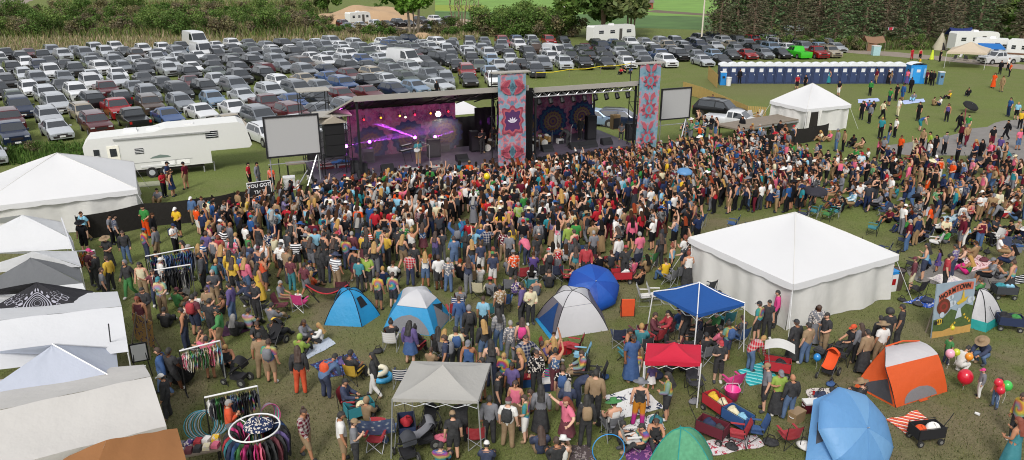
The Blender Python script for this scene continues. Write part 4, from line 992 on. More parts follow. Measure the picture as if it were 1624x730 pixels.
def mic(label, px, py, boom):
    t = thing('microphone_stand', label, 'microphone stand', on_deck(px, py), SA)
    MB().cyl((0, 0, 0), (0, 0, .03), .14).build('base', M_blk, t); MB().cyl((0, 0, 0), (0, 0, 1.5), .015, None, 6).build('pole', M_truss, t); MB().cyl((0, 0, 1.5), (boom, .1, 1.75), .012, None, 5).build('boom', M_truss, t); MB().sphere((boom, .1, 1.76), .04, 8, 6).build('microphone', M_blk, t)
mic('silver boom microphone stand right of the singer', 682, 264, -.55); mic('microphone stand directly before the singer', 664, 266, -.02); mic('microphone stand at the centre of the right stage', 905, 234, .2)
for i, (x, y) in enumerate([(642, 266), (662, 268), (690, 265)]):
    t = thing('pedal_board', 'pale effects pedal board on the left stage floor, %s from left' % ORD[i], 'pedal board', on_deck(x, y), SA, 'pedal boards at the singer')
    MB().box((0, 0, .04), (.8, .35, .07)).build('board', P('pale board', '#b5b0a8', .6), t)
    for k in range(4): MB().box((-.28 + k * .19, 0, .1), (.11, .16, .06)).build('pedal', M_red if k == 2 else M_steel, t)
# red road cases on pale riser beside the stage
t = thing('riser', 'low pale riser deck left of the stage carrying two red cases', 'riser', gp(537, 292), SA)
MB().box((0, 0, .55), (4.0, 1.7, .14)).build('deck', P('pale deck', '#c4c0b8', .6, var=.12), t)
for x in (-1.7, 1.7):
    for y in (-.7, .7): MB().cyl((x, y, 0), (x, y, .5), .05).build('leg', M_steel, t)
for i, x in enumerate((-.75, .55)):
    c = thing('road_case', ('left' if i == 0 else 'right') + ' one of two red road cases with silver edges on the pale riser', 'road case', bpy.data.objects['riser'].matrix_basis @ Vector((x, 0, .62)), SA)
    MB().box((0, 0, .42), (1.1, .8, .8)).build('body', P('red case', '#7a1f24', .5, var=.15), c)
    e = MB()
    for a in (-.55, .55):
        for b in (-.4, .4): e.box((a, b, .42), (.07, .07, .84))
    for z in (.02, .83):
        for b in (-.4, .4): e.box((0, b, z), (1.02, .07, .07))
        for a in (-.55, .55): e.box((a, 0, z), (.07, .72, .07))
    e.build('edge_trim', M_truss, c); MB().box((0, -.42, .45), (.25, .04, .12)).build('handle', M_steel, c)
o = MB().grid(lambda a, b: ((a - .5) * 1.3, (b - .5) * .7, .18 * abs(sin(a * 9 + b * 4)) * sin(pi * a)), 14, 8).build('tarp', fabric('blue tarp', '#1f6fb8'), None, True, bpy.data.objects['riser'].matrix_basis @ Vector((.3, 0, 1.5)), SA)
tag(o, 'crumpled blue tarp lying on top of the red cases', 'tarp')
o = MB().grid(lambda a, b: ((a - .5) * .9, (b - .5) * .6, .02 + .3 * abs(sin(a * 7 + b * 5)) * sin(pi * a) * sin(pi * b)), 12, 8).build('tarp', fabric('blue tarp', '#1f6fb8'), None, True, bpy.data.objects['riser'].matrix_basis @ Vector((1.55, 0, .62)), SA)
tag(o, 'small heap of blue tarp right of the red cases', 'tarp')
# box on stand, table by the left screen
t = thing('cooler_box', 'white square cooler box on the ground below the left screen', 'cooler', gp(460, 300), .3)
MB().box((0, 0, .4), (.75, .6, .8)).build('body', M_white, t); MB().box((0, 0, .84), (.8, .64, .08)).build('lid', M_white, t); MB().box((.2, -.31, .55), (.1, .03, .06)).build('latch', M_red, t)
t = thing('tripod_stand', 'black tripod stand by the white cooler box under the left screen', 'stand', gp(447, 305))
MB().cyl((0, 0, .6), (0, 0, 2.3), .03).build('pole', M_blk, t)
for k in range(3): MB().cyl((0, 0, .9), (.5 * cos(k * 2.1), .5 * sin(k * 2.1), 0), .02).build('leg', M_blk, t)
t = thing('work_table', 'brown work table with cables under the left screen', 'table', gp(478, 278), SA)
MB().box((0, 0, .95), (2.0, .9, .06)).build('tabletop', M_wood, t)
for x in (-.9, .9):
    for y in (-.35, .35): MB().cyl((x, y, 0), (x, y, .92), .03).build('leg', M_blk, t)
# ramps of pale pipe
for i, (a, b) in enumerate([((470, 300), (500, 250)), ((487, 285), (520, 262))]):
    o = MB().tube([gp(*a, .05), gp(*b, 1.3)], .05, 6).build('pipe', M_truss); tag(o, ['pale bracing pipe leaning from the ground to the left screen corner', 'second bracing pipe leaning behind the red cases'][i], 'pipe')
# ------------------------------------------------------------------ big frame tents
LM = []     # landmarks: (name, position)
def lm(name, p): LM.append((name, Vector((p[0], p[1], 0))))
def frame_tent(label, front, left, right, he, hp, opens=(), short=None, sz=None):
    """front/left/right: photo pixels of eave corners"""
    Fp, L_, R_ = gp(*front, he), gp(*left, he), gp(*right, he)
    a = (L_ - Fp); b = (R_ - Fp)
    bis = (a.normalized() + b.normalized()).normalized()
    x = Matrix.Rotation(-pi / 4, 3, 'Z') @ bis
    w, d = b.length, a.length
    if sz: w, d = sz
    ang = atan2(x.y, x.x); flip = 1
    t = thing('frame_tent', label, 'tent', Vector((Fp.x, Fp.y, 0)), ang)
    def Q(u, v, z): return Vector((u, v * flip, z))
    apex = (w / 2, d / 2, hp)
    # roof: four sagging faces
    m = MB(); cs = [(0, 0), (w, 0), (w, d), (0, d)]; o = .12
    ce = [(-o, -o), (w + o, -o), (w + o, d + o), (-o, d + o)]
    for i in range(4):
        A = Vector((*ce[i], he)); B = Vector((*ce[(i + 1) % 4], he)); C_ = Vector(apex)
        def fn(u, v, A=A, B=B, C_=C_):
            p = A.lerp(B, u).lerp(C_, v); p.z += .10 * sin(pi * v) * sin(pi * u) * -1 + .05 * sin(v * pi); return Q(*p)
        m.grid(fn, 10, 10)
    m.build('roof', M_wtent, t, True)
    for c_ in ce: MB().tube([Q(c_[0], c_[1], he + .012), Vector((c_[0], c_[1], he)).lerp(Vector(apex), .5) + Vector((0, 0, .05)), Q(*apex) + Vector((0, 0, .02))], .022, 5).build('seam', M_wwall, t)
    # scalloped valance
    m = MB()
    for i in range(4):
        A = Vector((*ce[i], 0)); B = Vector((*ce[(i + 1) % 4], 0)); n = max(3, int((B - A).length / 1.5))
        nn = Vector(((B - A).y, -(B - A).x, 0)).normalized()
        def fn(u, v, A=A, B=B, nn=nn, n=n):
            p = A.lerp(B, u); drop = .30 - .05 * abs(cos(pi * u * n)) ** 8; return Q(p.x + nn.x * .03 * v, p.y + nn.y * .03 * v, he - drop * v)
        m.grid(fn, n * 8, 2)
    m.build('valance', M_wtent, t, True)
    for i in range(4):
        if i in opens: continue
        A = Vector((*cs[i], 0)); B = Vector((*cs[(i + 1) % 4], 0)); L = (B - A).length; nn = Vector(((B - A).y, -(B - A).x, 0)).normalized(); ph = R.uniform(0, 6)
        def fn(u, v, A=A, B=B, nn=nn, L=L, ph=ph):
            p = A.lerp(B, u); k = (.05 + .07 * (1 - v)) * sin(u * L * 2.3 + ph + .6 * sin(u * 7)) + .03 * sin(u * L * 6.1 + 2 * v) + .10 * (1 - v) ** 2
            return Q(p.x + nn.x * k, p.y + nn.y * k, .02 + (he - .1) * v)
        m = MB(); m.grid(fn, int(L * 7), 6); m.build('side_wall', M_wwall, t, True)
    for u, v in cs: MB().cyl(Q(u, v, 0), Q(u, v, he), .035).build('pole', M_pole, t)
    for (u, v), (du, dv) in zip(cs, ((-1, -1), (1, -1), (1, 1), (-1, 1))):
        MB().cyl(Q(u, v, he - .05), Q(u + du * .75, v + dv * .75, 0), .012, None, 5).build('guy_rope', M_pole, t)
    lm(label.split(' with')[0] if len(label) < 40 else 'white tent', t.location + Matrix.Rotation(ang, 3, 'Z') @ Q(w / 2, d / 2, 0))
    return t, Q, w, d
frame_tent('large white frame tent with closed walls beside the blue canopy', (1258, 449), (1101, 377), (1416, 403), 2.15, 3.78); LM[-1] = ('the big white tent', LM[-1][1])
T2, Q2, w2, d2 = frame_tent('distant white frame tent with a dark open doorway near the toilets', (1280, 173), (1212, 162), (1362, 170), 2.2, 4.0); LM[-1] = ('the distant white tent', LM[-1][1])
m = MB(); m.box(Q2(.75, -.14, .95), (1.2, .06, 1.85)); m.build('doorway', M_dark, T2)  # dark slab on the wall, shade of the open doorway put into its colour
for q in (.1, 1.4): MB().grid(lambda a, b, q=q: Q2(q + (.22 + .2 * b) * (a - .5), -.22 - .06 * sin(a * 9), .05 + 2.0 * b), 8, 4).build('door_flap', M_wwall, T2, True)
frame_tent('big white frame tent at left in front of the fifth-wheel trailer', (214, 300), (0, 318), (184, 262), 2.1, 3.9, sz=(6.8, 7.6)); LM[-1] = ('the left white tent', LM[-1][1])

# ------------------------------------------------------------------ pop-up canopies on legs
def canopy(label, c0, c1, c2, he, rise, mat, mleg, val=.22, splay=0, short='', closed=False, trim=None):
    """c0,c1,c2: three consecutive eave corners as photo pixels"""
    A, B, C_ = gp(*c0, he), gp(*c1, he), gp(*c2, he); D = A + C_ - B
    cen = (A + C_) / 2; base = Vector((cen.x, cen.y, 0))
    t = thing('canopy', label, 'canopy', base)
    cs = [p - base for p in (A, B, C_, D)]; ap = Vector((0, 0, he + rise))
    m = MB()
    for i in range(4):
        P0, P1 = cs[i], cs[(i + 1) % 4]
        def fn(u, v, P0=P0, P1=P1):
            p = P0.lerp(P1, u).lerp(ap, v); p.z -= .09 * sin(pi * v) * (1 + .5 * sin(pi * u)); return p
        m.grid(fn, 8, 8)
    m.build('roof', mat, t, True)
    m = MB()
    for i in range(4):
        P0, P1 = cs[i] * 1, cs[(i + 1) % 4] * 1
        m.grid(lambda u, v, P0=P0, P1=P1: (P0.lerp(P1, u) * (1 + .006 * v)) * 1 + Vector((0, 0, -(val + .02 * sin(u * 11)) * v)), 10, 2)
    m.build('valance', mat, t, True)
    if trim:
        for p in cs: MB().tube([p + Vector((0, 0, .015)), p.lerp(ap, .5) + Vector((0, 0, -.06)), ap + Vector((0, 0, .02))], .022, 5).build('seam', trim, t)
    for p in cs:
        f = Vector((p.x * (1 + splay), p.y * (1 + splay), 0))
        MB().cyl(f, p - Vector((0, 0, .02)), .024, None, 6).build('leg', mleg, t); 
    for i in range(4):
        P0, P1 = cs[i] * .97 - Vector((0, 0, .01)), cs[(i + 1) % 4] * .97 - Vector((0, 0, .01)); b = MB(); n = 4
        for k in range(n):
            a = P0.lerp(P1, k / n); c = P0.lerp(P1, (k + 1) / n); s = Vector((0, 0, .22)); b.tube([a - s * (k % 2), c - s * ((k + 1) % 2)], .012, 4); b.tube([a - s * ((k + 1) % 2), c - s * (k % 2)], .012, 4)
        b.build('scissor_frame', M_steel, t)
    if short: lm(short, base)
    return t
Mb = fabric('royal blue canvas', '#174e94', .2); Mr = fabric('bright red canvas', '#c81f3c', .25); Mg = fabric('light grey canvas', '#a9a7a2', .2)
canopy('royal blue pop-up canopy with white seams beside the big white tent', (1036, 463), (1106, 499), (1181, 481), 2.1, .62, Mb, M_pole, .14, .10, 'the blue canopy', trim=M_pole)
canopy('small bright red pop-up canopy on white legs', (1022, 573), (1112, 576), (1112, 547), 1.75, .42, Mr, M_pole, .16, 0, 'the red canopy')
canopy('light grey pop-up canopy on splayed legs in the foreground', (622, 632), (758, 636), (778, 576), 2.1, .55, Mg, M_steel, .12, .09, 'the grey canopy')
canopy('far beige canopy with chairs beneath beside the motorhomes', (1502, 82), (1566, 84), (1572, 77), 2.4, 1.2, fabric('beige canvas', '#c9b9a3', .2), M_pole, .3, 0, 'the beige canopy')
# ------------------------------------------------------------------ vendor stalls at left: roofs given by measured corners
def stall(label, roofs, mats, legs=(), short='', extra=None, sag=.06):
    """roofs: list of (material, [(px,py,h)...] quad or tri)"""
    allp = [gp(*p) for _, q in roofs for p in q]; base = Vector((sum(p.x for p in allp) / len(allp), sum(p.y for p in allp) / len(allp), 0))
    t = thing('vendor_stall', label, 'stall', base)
    for nm, (mi, q) in enumerate(roofs):
        p = [gp(*a) - base for a in q]
        if len(p) == 3: p = [p[0], p[1], p[2], p[2]]
        def fn(u, v, p=p):
            a = p[0].lerp(p[1], u); b = p[3].lerp(p[2], u); c = a.lerp(b, v); c.z -= sag * sin(pi * u) * sin(pi * v) - .012 * sin(u * 17 + v * 5) ; return c
        MB().grid(fn, 16, 12).build('roof' if mi < 10 else 'valance', mats[mi % 10], t, True)
    for q in legs:
        p = gp(*q) - base; MB().cyl((p.x, p.y, 0), p, .025, None, 6).build('leg', M_pole, t)
    if short: lm(short, base + Vector((1.5, 0, 0)))
    return t, base
Mw1 = fabric('white canopy cloth', '#d6d7da', .25, .7, .04, 1, .7, 2.2); Mw2 = fabric('blue white cloth', '#c4cad8', .35, .7, .04, 1, .6, 3); Mow = fabric('off-white tarp', '#c4c1bd', .2, .7, .07, .9, .9, 2.0)
Mgd = fabric('dark grey canvas', '#6b6d70', .2, .8, .1, .8); Mkc = fabric('black canvas', '#1b1a20', .08, .8); Mbr = fabric('brown canvas', '#94643a', .2, .8, .08, 1.2, .4, 3)
h = 2.3
st1, b1 = stall('white peaked vendor canopy nearest the black mesh fence', [(0, [(-60, 388, h), (114, 379, h), (35, 341, 3.35)]), (0, [(114, 379, h), (98, 352, h), (35, 341, 3.35)]), (0, [(98, 352, h), (-60, 356, h), (35, 341, 3.35)]), (10, [(-60, 388, h), (114, 379, h), (117, 395, 1.98), (-60, 404, 1.98)])], [Mw1], [(115, 382, h), (98, 353, h)], 'the first white stall')
st2, b2 = stall('white vendor canopy with a low ridge, second from the fence', [(0, [(-60, 436, 2.3), (129, 423, 2.3), (52, 399, 3.1)]), (0, [(129, 423, 2.3), (121, 398, 2.3), (52, 399, 3.1)]), (0, [(121, 398, 2.3), (-60, 404, 2.3), (52, 399, 3.1)])], [Mw1], [(128, 425, 2.3), (120, 399, 2.3)], '')
st3, b3 = stall('grey vendor canopy with white valance behind the black patterned one', [(0, [(-60, 472, 2.15), (131, 449, 2.15), (48, 409, 3.1)]), (0, [(131, 449, 2.15), (126, 424, 2.15), (48, 409, 3.1)]), (11, [(-60, 472, 2.15), (131, 449, 2.15), (136, 462, 1.9), (-60, 490, 1.9)])], [Mgd, Mw1], [(132, 452, 2.1)], 'the grey stall')
st4, b4 = stall('black vendor canopy printed with a white paisley mandala', [(0, [(-60, 516, 2.1), (152, 500, 2.1), (58, 448, 3.1)]), (0, [(152, 500, 2.1), (148, 462, 2.1), (58, 448, 3.1)]), (0, [(148, 462, 2.1), (-60, 470, 2.1), (58, 448, 3.1)])], [Mkc], [(149, 464, 2.1)], 'the black patterned stall')
# white print on the black roof (lies on the front roof face)
Pw = P('white print', '#9a99a4', .8, var=.1); cA, cB, cC = [gp(*q) - b4 for q in ((-60, 516, 2.1), (152, 500, 2.1), (58, 448, 3.1))]
nrm = (cB - cA).cross(cC - cA).normalized(); nrm = nrm if nrm.z > 0 else -nrm
def onroof(a, b):
    p = cA.lerp(cB, a).lerp(cC, b); u, v = a, b; p.z -= .06 * sin(pi * u) * sin(pi * v); return p + nrm * .03
m = MB()
def ringp(ca, cb, ra, rb, w, n=26, a0=0, a1=2 * pi):
    pts = []
    for k in range(n):
        t = a0 + (a1 - a0) * k / n; t2 = a0 + (a1 - a0) * (k + 1) / n
        q = [(ca + ra * s * cos(x), cb + rb * s * sin(x)) for x, s in ((t, 1), (t2, 1), (t2, 1 - w), (t, 1 - w))]
        m.add([onroof(*p) for p in q], [(0, 1, 2, 3)])
for r in (1.7, 1.35, 1.0, .72, .42): ringp(.56, .46, .11 * r, .17 * r, .09)
for k in range(14):
    a = pi * 2 * k / 14; m.add([onroof(.56 + .235 * cos(a) + .03 * cos(b), .46 + .35 * sin(a) + .045 * sin(b)) for b in (0, 1.05, 2.1, 3.14, 4.2, 5.2)], [tuple(range(6))])
for sx in (-1, 1):
    for k in range(6):
        ringp(.56 + sx * (.26 + .03 * k), .36 - .05 * k, .03, .055, .3, 10)
    for k in range(16):
        t = k / 15; a, b = .56 + sx * (.06 + .34 * t), .30 - .22 * t + .05 * sin(t * 9); m.add([onroof(a + .009 * cos(q), b + .018 * sin(q)) for q in (0, 1.57, 3.14, 4.71)], [(0, 1, 2, 3)])
[ringp(.56 + sx * (.27 + .07 * k), .50 + .05 * (k % 2), .045 - .004 * k, .06, .22, 12) for sx in (-1, 1) for k in range(4)]; [m.add([onroof(.56 + sx * (.24 + .012 * j) + .006 * cos(q), .66 + .05 * sin(j * .8) + .012 * sin(q)) for q in (0, 1.57, 3.14, 4.71)], [(0, 1, 2, 3)]) for sx in (-1, 1) for j in range(26)]; ringp(.56, .16, .07, .13, .2); ringp(.56, .16, .04, .08, .3)
m.build('printed_marking', Pw, st4)
st5, b5 = stall('long white gable vendor tent in the row at left', [(0, [(-70, 516, 3.0), (193, 486, 3.0), (204, 558, 2.2), (-70, 596, 2.2)]), (0, [(193, 486, 3.0), (-70, 516, 3.0), (-70, 480, 2.2), (186, 462, 2.2)]), (10, [(193, 486, 3.0), (204, 558, 2.2), (203, 562, 1.9), (190, 494, 1.9)])], [Mw1], [(203, 560, 2.2), (186, 464, 2.2)], 'the long white stall', sag=.1)
o = MB().cyl(gp(178, 568, 1.4), gp(172, 514, 3.4), .02, None, 6).build('tent_pole', M_blk); tag(o, 'thin black pole standing against the long white vendor tent', 'pole')
st6, b6 = stall('blue-white translucent peaked vendor canopy', [(0, [(-70, 655, 2.1), (190, 606, 2.1), (83, 547, 3.3)]), (0, [(190, 606, 2.1), (184, 553, 2.1), (83, 547, 3.3)]), (0, [(184, 553, 2.1), (-60, 565, 2.1), (83, 547, 3.3)])], [Mw2], [(189, 607, 2.1)], 'the pale blue stall', sag=.14)
for a in ((190, 606, 2.1), (184, 553, 2.1)): MB().tube([gp(*a) - b6 + Vector((0, 0, .03)), gp(83, 547, 3.3) - b6 + Vector((0, 0, .03))], .025, 5).build('seam', M_pole, st6)
st7, b7 = stall('off-white wrinkled tarp stall near the bottom left', [(0, [(-80, 668, 2.9), (239, 597, 2.9), (264, 676, 2.15), (-80, 762, 2.15)]), (0, [(239, 597, 2.9), (-80, 668, 2.9), (-80, 610, 2.2), (228, 578, 2.2)]), (10, [(264, 676, 2.15), (-80, 762, 2.15), (-80, 772, 1.95), (265, 686, 1.95)])], [Mow], [(262, 678, 2.1), (230, 580, 2.1)], 'the off-white stall', sag=.12)
st8, b8 = stall('brown canvas stall at the bottom left corner', [(0, [(169, 698, 2.75), (281, 679, 2.3), (312, 790, 1.9), (120, 830, 1.9)]), (0, [(169, 698, 2.75), (120, 830, 1.9), (60, 760, 1.9), (110, 722, 2.2)])], [Mbr], [(305, 770, 2)], 'the brown stall', sag=.05)
# stall side cloth standing by first stall
o = MB().slab([gp(98, 345, 2.6), gp(124, 418, 2.2), gp(128, 428, .9), gp(101, 360, 1.0)], .05).build('side_panel_board', Mw1); o.name = 'stall_board'; tag(o, 'white upright side board at the end of the first white stall', 'board')

# ------------------------------------------------------------------ dome and beach tents
def dome(label, base, apex, hgt, panels, mw, short, poles=True, sq=.75, cap=None, capmat=None, windows=(), mesh=None, name='pop_up_tent', bulge=.05, floor=True):
    """base: photo pixels of ground corners in order; apex pixel at height hgt"""
    B = [gp(*b) for b in base]; Ap = gp(*apex, hgt); cen = sum(B, Vector()) / len(B)
    t = thing(name, label, 'tent', cen)
    B = [b - cen for b in B]; A = Ap - cen; n = len(B)
    def rib(i, s):
        b = B[i % n]; k = sin(s * pi / 2) ** sq; q = 1 - cos(s * pi / 2) if False else s
        hx = (1 - s) ** .62
        return Vector((A.x + (b.x - A.x) * hx, A.y + (b.y - A.y) * hx, A.z * (1 - (1 - s) ** 1.25)))
    for i in range(n):
        def fn(u, v, i=i):
            p = rib(i, v).lerp(rib(i + 1, v), u); mid = sin(pi * u) * sin(pi * min(1, v * 1.0))
            c = Vector((p.x - A.x, p.y - A.y, 0)); return p - c * bulge * mid - Vector((0, 0, .02 * mid))
        mt = panels[i % len(panels)]
        if cap:
            MB().grid(lambda u, v, fn=fn: fn(u, v * (1 - cap)), 8, 8).build('panel', mt, t, True); MB().grid(lambda u, v, fn=fn: fn(u, 1 - cap + v * cap) + Vector((0, 0, .012)), 8, 5).build('roof_panel', capmat or mt, t, True)
        else: MB().grid(fn, 8, 12).build('panel', mt, t, True)
        if poles: MB().tube([rib(i, k / 10) + Vector((0, 0, .015)) for k in range(11)], .016, 5).build('pole', mw, t)
        for (wi, ua, ub, va, vb, shape) in windows:
            if wi != i: continue
            m = MB(); c = (Vector(((B[i] + B[(i + 1) % n]) / 2)) - Vector((A.x, A.y, 0))); out = Vector((c.x, c.y, .6 * c.length)).normalized() * .02
            if shape == 'half':
                m.grid(lambda a, b, fn=fn: fn(ua + (ub - ua) * (.5 + (a - .5) * sqrt(max(0, 1 - b * b))), va + (vb - va) * b) + out, 14, 8)
            elif shape == 'tri': m.grid(lambda a, b, fn=fn: fn(ua + (ub - ua) * (.5 + (a - .5) * (1 - b * .85)), va + (vb - va) * b) + out, 10, 8)
            else: m.grid(lambda a, b, fn=fn: fn(ua + (ub - ua) * a, va + (vb - va) * b) + out, 8, 6)
            m.build('window', mesh or M_mesh, t, True)
    if floor:
        m = MB(); m.poly([(b.x * .98, b.y * .98, .012) for b in B]); m.build('floor', mw if not isinstance(mw, str) else M_dark, t)
    lm(short, cen); return t
M_mesh = fabric('grey mesh window', '#55565c', .4, .9, .2, 14); M_lmesh = fabric('pale mesh window', '#8f8f92', .4, .9, .2, 14); M_dmesh = fabric('dark tent opening', '#15161c', .1, .9)
Msky = fabric('sky blue nylon', '#2a97cc', .3, .55); Mgw = fabric('grey white nylon', '#cfced0', .3, .55); Mgv = fabric('violet grey nylon', '#6f6a72', .25, .6); Mroy = fabric('royal blue nylon', '#1d57b4', .3, .5); Mor = fabric('orange nylon', '#e0602a', .3, .55); Mlb = fabric('pale denim blue nylon', '#6a9fd2', .35, .5); Mgr = fabric('green printed nylon', '#62a880', .3, .6, .4, 9); Mte = fabric('teal nylon', '#27a09c', .3, .55); Mti = fabric('bright teal nylon', '#1f93b8', .3, .55)
dome('sky blue pop-up tent with dark mesh windows', [(514, 516), (574, 519), (603, 500), (583, 478), (530, 478)], (553, 459), 1.28, [Msky], M_dmesh, 'the sky blue tent', windows=[(1, .25, .75, .42, .72, 'quad'), (4, .2, .75, .4, .75, 'quad')], mesh=M_dmesh)
dome('blue tent with pale grey roof and half-round mesh front', [(607, 524), (690, 534), (716, 503), (690, 475), (625, 480)], (661, 459), 1.45, [Msky, Msky, Msky, Msky, Msky], M_steel, 'the blue-white tent', cap=.42, capmat=Mgw, windows=[(0, .06, .9, .01, .40, 'half'), (1, .2, .95, .02, .5, 'tri')], mesh=M_lmesh, poles=False)
dome('grey and pale dome tent with an open blue interior', [(850, 503), (879, 538), (965, 524), (950, 480), (880, 470)], (908, 461), 1.5, [Mgv, Mgw, Mgv, Mgv, Mgv], M_dmesh, 'the grey dome tent', cap=.36, capmat=Mgw, windows=[(0, .12, .9, .02, .62, 'tri')], mesh=fabric('blue tent interior', '#123f78', .2))
MB().slab([gp(848, 506, .03), gp(872, 538, .03), gp(880, 530, .03), gp(862, 500, .03)], .01).build('ground_sheet', Msky)
tag(bpy.data.objects['ground_sheet'], 'blue ground sheet at the mouth of the grey dome tent', 'ground sheet')
# orange beach tent: four ground corners and a flat roof
def orange_tent():
    gb = [gp(*p) for p in ((1355, 613), (1421, 647), (1503, 621), (1452, 588))]; hr = 1.28
    rt = [gp(1404, 583, hr), gp(1488, 562, hr), gp(1458, 541, hr + .05), gp(1404, 550, hr + .0)]
    cen = sum(gb, Vector()) / 4; t = thing('beach_tent', 'orange beach tent with a grey roof and mesh windows', 'tent', cen)
    g = [p - cen for p in gb]; r = [p - cen for p in rt]
    def face(nm, a, b, c, d, mt, out=.08):
        a, b, c, d = map(Vector, (a, b, c, d)); q = (b - a).cross(d - a).normalized(); q = q if q.dot((a + c) / 2) > 0 else -q
        fn = lambda u, v: a.lerp(b, u).lerp(d.lerp(c, u), v) + q * out * sin(pi * v) * (.6 + .4 * sin(pi * u)); MB().grid(fn, 10, 10).build(nm, mt, t, True); return fn, q
    f, q = face('front_panel', g[1], g[2], r[1], r[0], Mor)
    MB().grid(lambda a, b: f(.16 + .62 * (.5 + (a - .5) * sqrt(max(0, 1 - b * b))), .03 + .33 * b) + q * .015, 14, 8).build('window', M_lmesh, t, True)
    f, q = face('side_panel', g[0], g[1], r[0], r[3], Mor)
    MB().grid(lambda a, b: f(.2 + .74 * a, .04 + .62 * b * (.25 + .75 * a)) + q * .015, 10, 10).build('window', M_mesh, t, True)
    face('rear_panel', g[2], g[3], r[2], r[1], Mor); face('rear_panel', g[3], g[0], r[3], r[2], Mor)
    face('roof', r[0], r[1], r[2], r[3], Mgw, .14); MB().tube([r[3], r[3].lerp(r[2], .5) + Vector((0, 0, .12)), r[2]], .03, 6).build('edge', Mor, t)
    MB().tube([g[1], g[1].lerp(r[0], .5), r[0], r[3], g[0] * .7 + r[3] * .3], .016, 5).build('pole', M_blk, t); MB().tube([g[2], r[1], r[2], g[3]], .016, 5).build('pole', M_blk, t)
    m = MB(); m.slab([g[1].lerp(g[2], .42) + Vector((0, 0, .02)), g[1].lerp(g[2], .56) + Vector((0, 0, .02)), g[1].lerp(g[2], .56) * 1.14 + Vector((0, 0, .02)), g[1].lerp(g[2], .42) * 1.14 + Vector((0, 0, .02))], .01); m.build('tab', Mor, t)
    lm('the orange tent', cen)
orange_tent()
SHELTER = None
dome('green leaf-print dome tent at the bottom edge', [(1024, 742), (1070, 790), (1140, 770), (1130, 722), (1072, 712)], (1080, 679), 1.35, [Mgr], Mte, 'the green tent', bulge=-.03)
dome('small bright teal tent surrounded by the standing crowd', [(712, 388), (735, 394), (758, 386), (745, 372), (722, 374)], (734, 353), 1.35, [Mti, fabric('dark teal nylon', '#14708c')], Mti, 'the teal tent')
dome('blue pop-up tent in the crowd before the right black fence', [(1256, 260), (1268, 263), (1284, 258), (1282, 250), (1262, 250)], (1266, 238), 1.35, [Msky, Mroy], Msky, 'the small blue tent')
tg = dome('pale grey pyramid tent with teal hem behind the painted sign', [(1536, 519), (1563, 527), (1592, 510), (1580, 495), (1545, 497)], (1553, 458), 1.5, [Mgw], M_dmesh, 'the pale pyramid tent', bulge=.03)
def hem():
    B = [gp(*b) for b in ((1536, 519), (1563, 527), (1592, 510), (1580, 495), (1545, 497))]; c = sum(B, Vector()) / 5; m = MB()
    for i in range(5):
        a, b = (B[i] - c) * 1.03, (B[(i + 1) % 5] - c) * 1.03; m.grid(lambda u, v, a=a, b=b: a.lerp(b, u) * (1 - .10 * v) + Vector((0, 0, .38 * v)), 4, 3)
    m.build('hem', Mte, tg, True)
hem()
def umbrella_shelter(label, c, rad, depth, tilt_dir, tilt, mat, short, n=8, z=.75):
    t = thing('umbrella_shelter', label, 'beach umbrella', gp(*c)); T = Matrix.Translation((0, 0, z)) @ Matrix.Rotation(tilt_dir, 4, 'Z') @ Matrix.Rotation(tilt, 4, 'X')
    for i in range(n):
        a0, a1 = 2 * pi * i / n, 2 * pi * (i + 1) / n
        def fn(u, v):
            a = a0 + (a1 - a0) * u; r = rad * sin(v * pi / 2); r *= 1 - .06 * sin(pi * u) * v; q = T @ Vector((r * cos(a), r * sin(a), depth * cos(v * pi / 2))); q.z = max(q.z, .02 * (1 + u)); return q
        MB().grid(fn, 4, 10).build('panel', mat[i % len(mat)], t, True)
        MB().tube([fn(0, k / 8) for k in range(9)], .007, 4).build('rib', mat[0], t)
    MB().cyl(T @ Vector((0, 0, -.6)), T @ Vector((0, 0, depth + .08)), .02).build('pole', M_steel, t)
    lm(short, gp(*c)); return t
us = umbrella_shelter('royal blue umbrella shelter tilted to the ground behind the grey dome tent', (940, 481), 1.2, .62, radians(8), radians(38), [Mroy, fabric('deep blue nylon', '#174aa6', .3, .5)], 'the blue umbrella shelter')

us2 = umbrella_shelter('pale blue beach umbrella shelter with a small mesh window at the bottom right', (1349, 716), 1.42, .55, radians(30), radians(46), [Mlb, fabric('paler blue nylon', '#78abda', .35, .5), Mlb], 'the pale blue shelter', 9, .72)
o0 = us2.location; m = MB(); w_ = [gp(1290, 634, 1.15) - o0, gp(1330, 618, 1.5) - o0, gp(1352, 690, 1.1) - o0, gp(1276, 740, .02) - o0, gp(1340, 752, .02) - o0]
def flap(u, v): p = w_[0].lerp(w_[1], u).lerp(w_[3].lerp(w_[4], u), v); p += Vector((-.3, -.5, .2)).normalized() * .16 * sin(pi * u) * sin(pi * v); return p
m.grid(flap, 10, 12); m.build('side_flap', Mlb, us2, True); n_ = Vector((-.3, -.6, .3)).normalized() * .02
MB().grid(lambda a, b: Vector(flap(.25 + .5 * a, .36 + .3 * b - .1 * a)) + n_, 6, 6).build('window', M_mesh, us2, True)
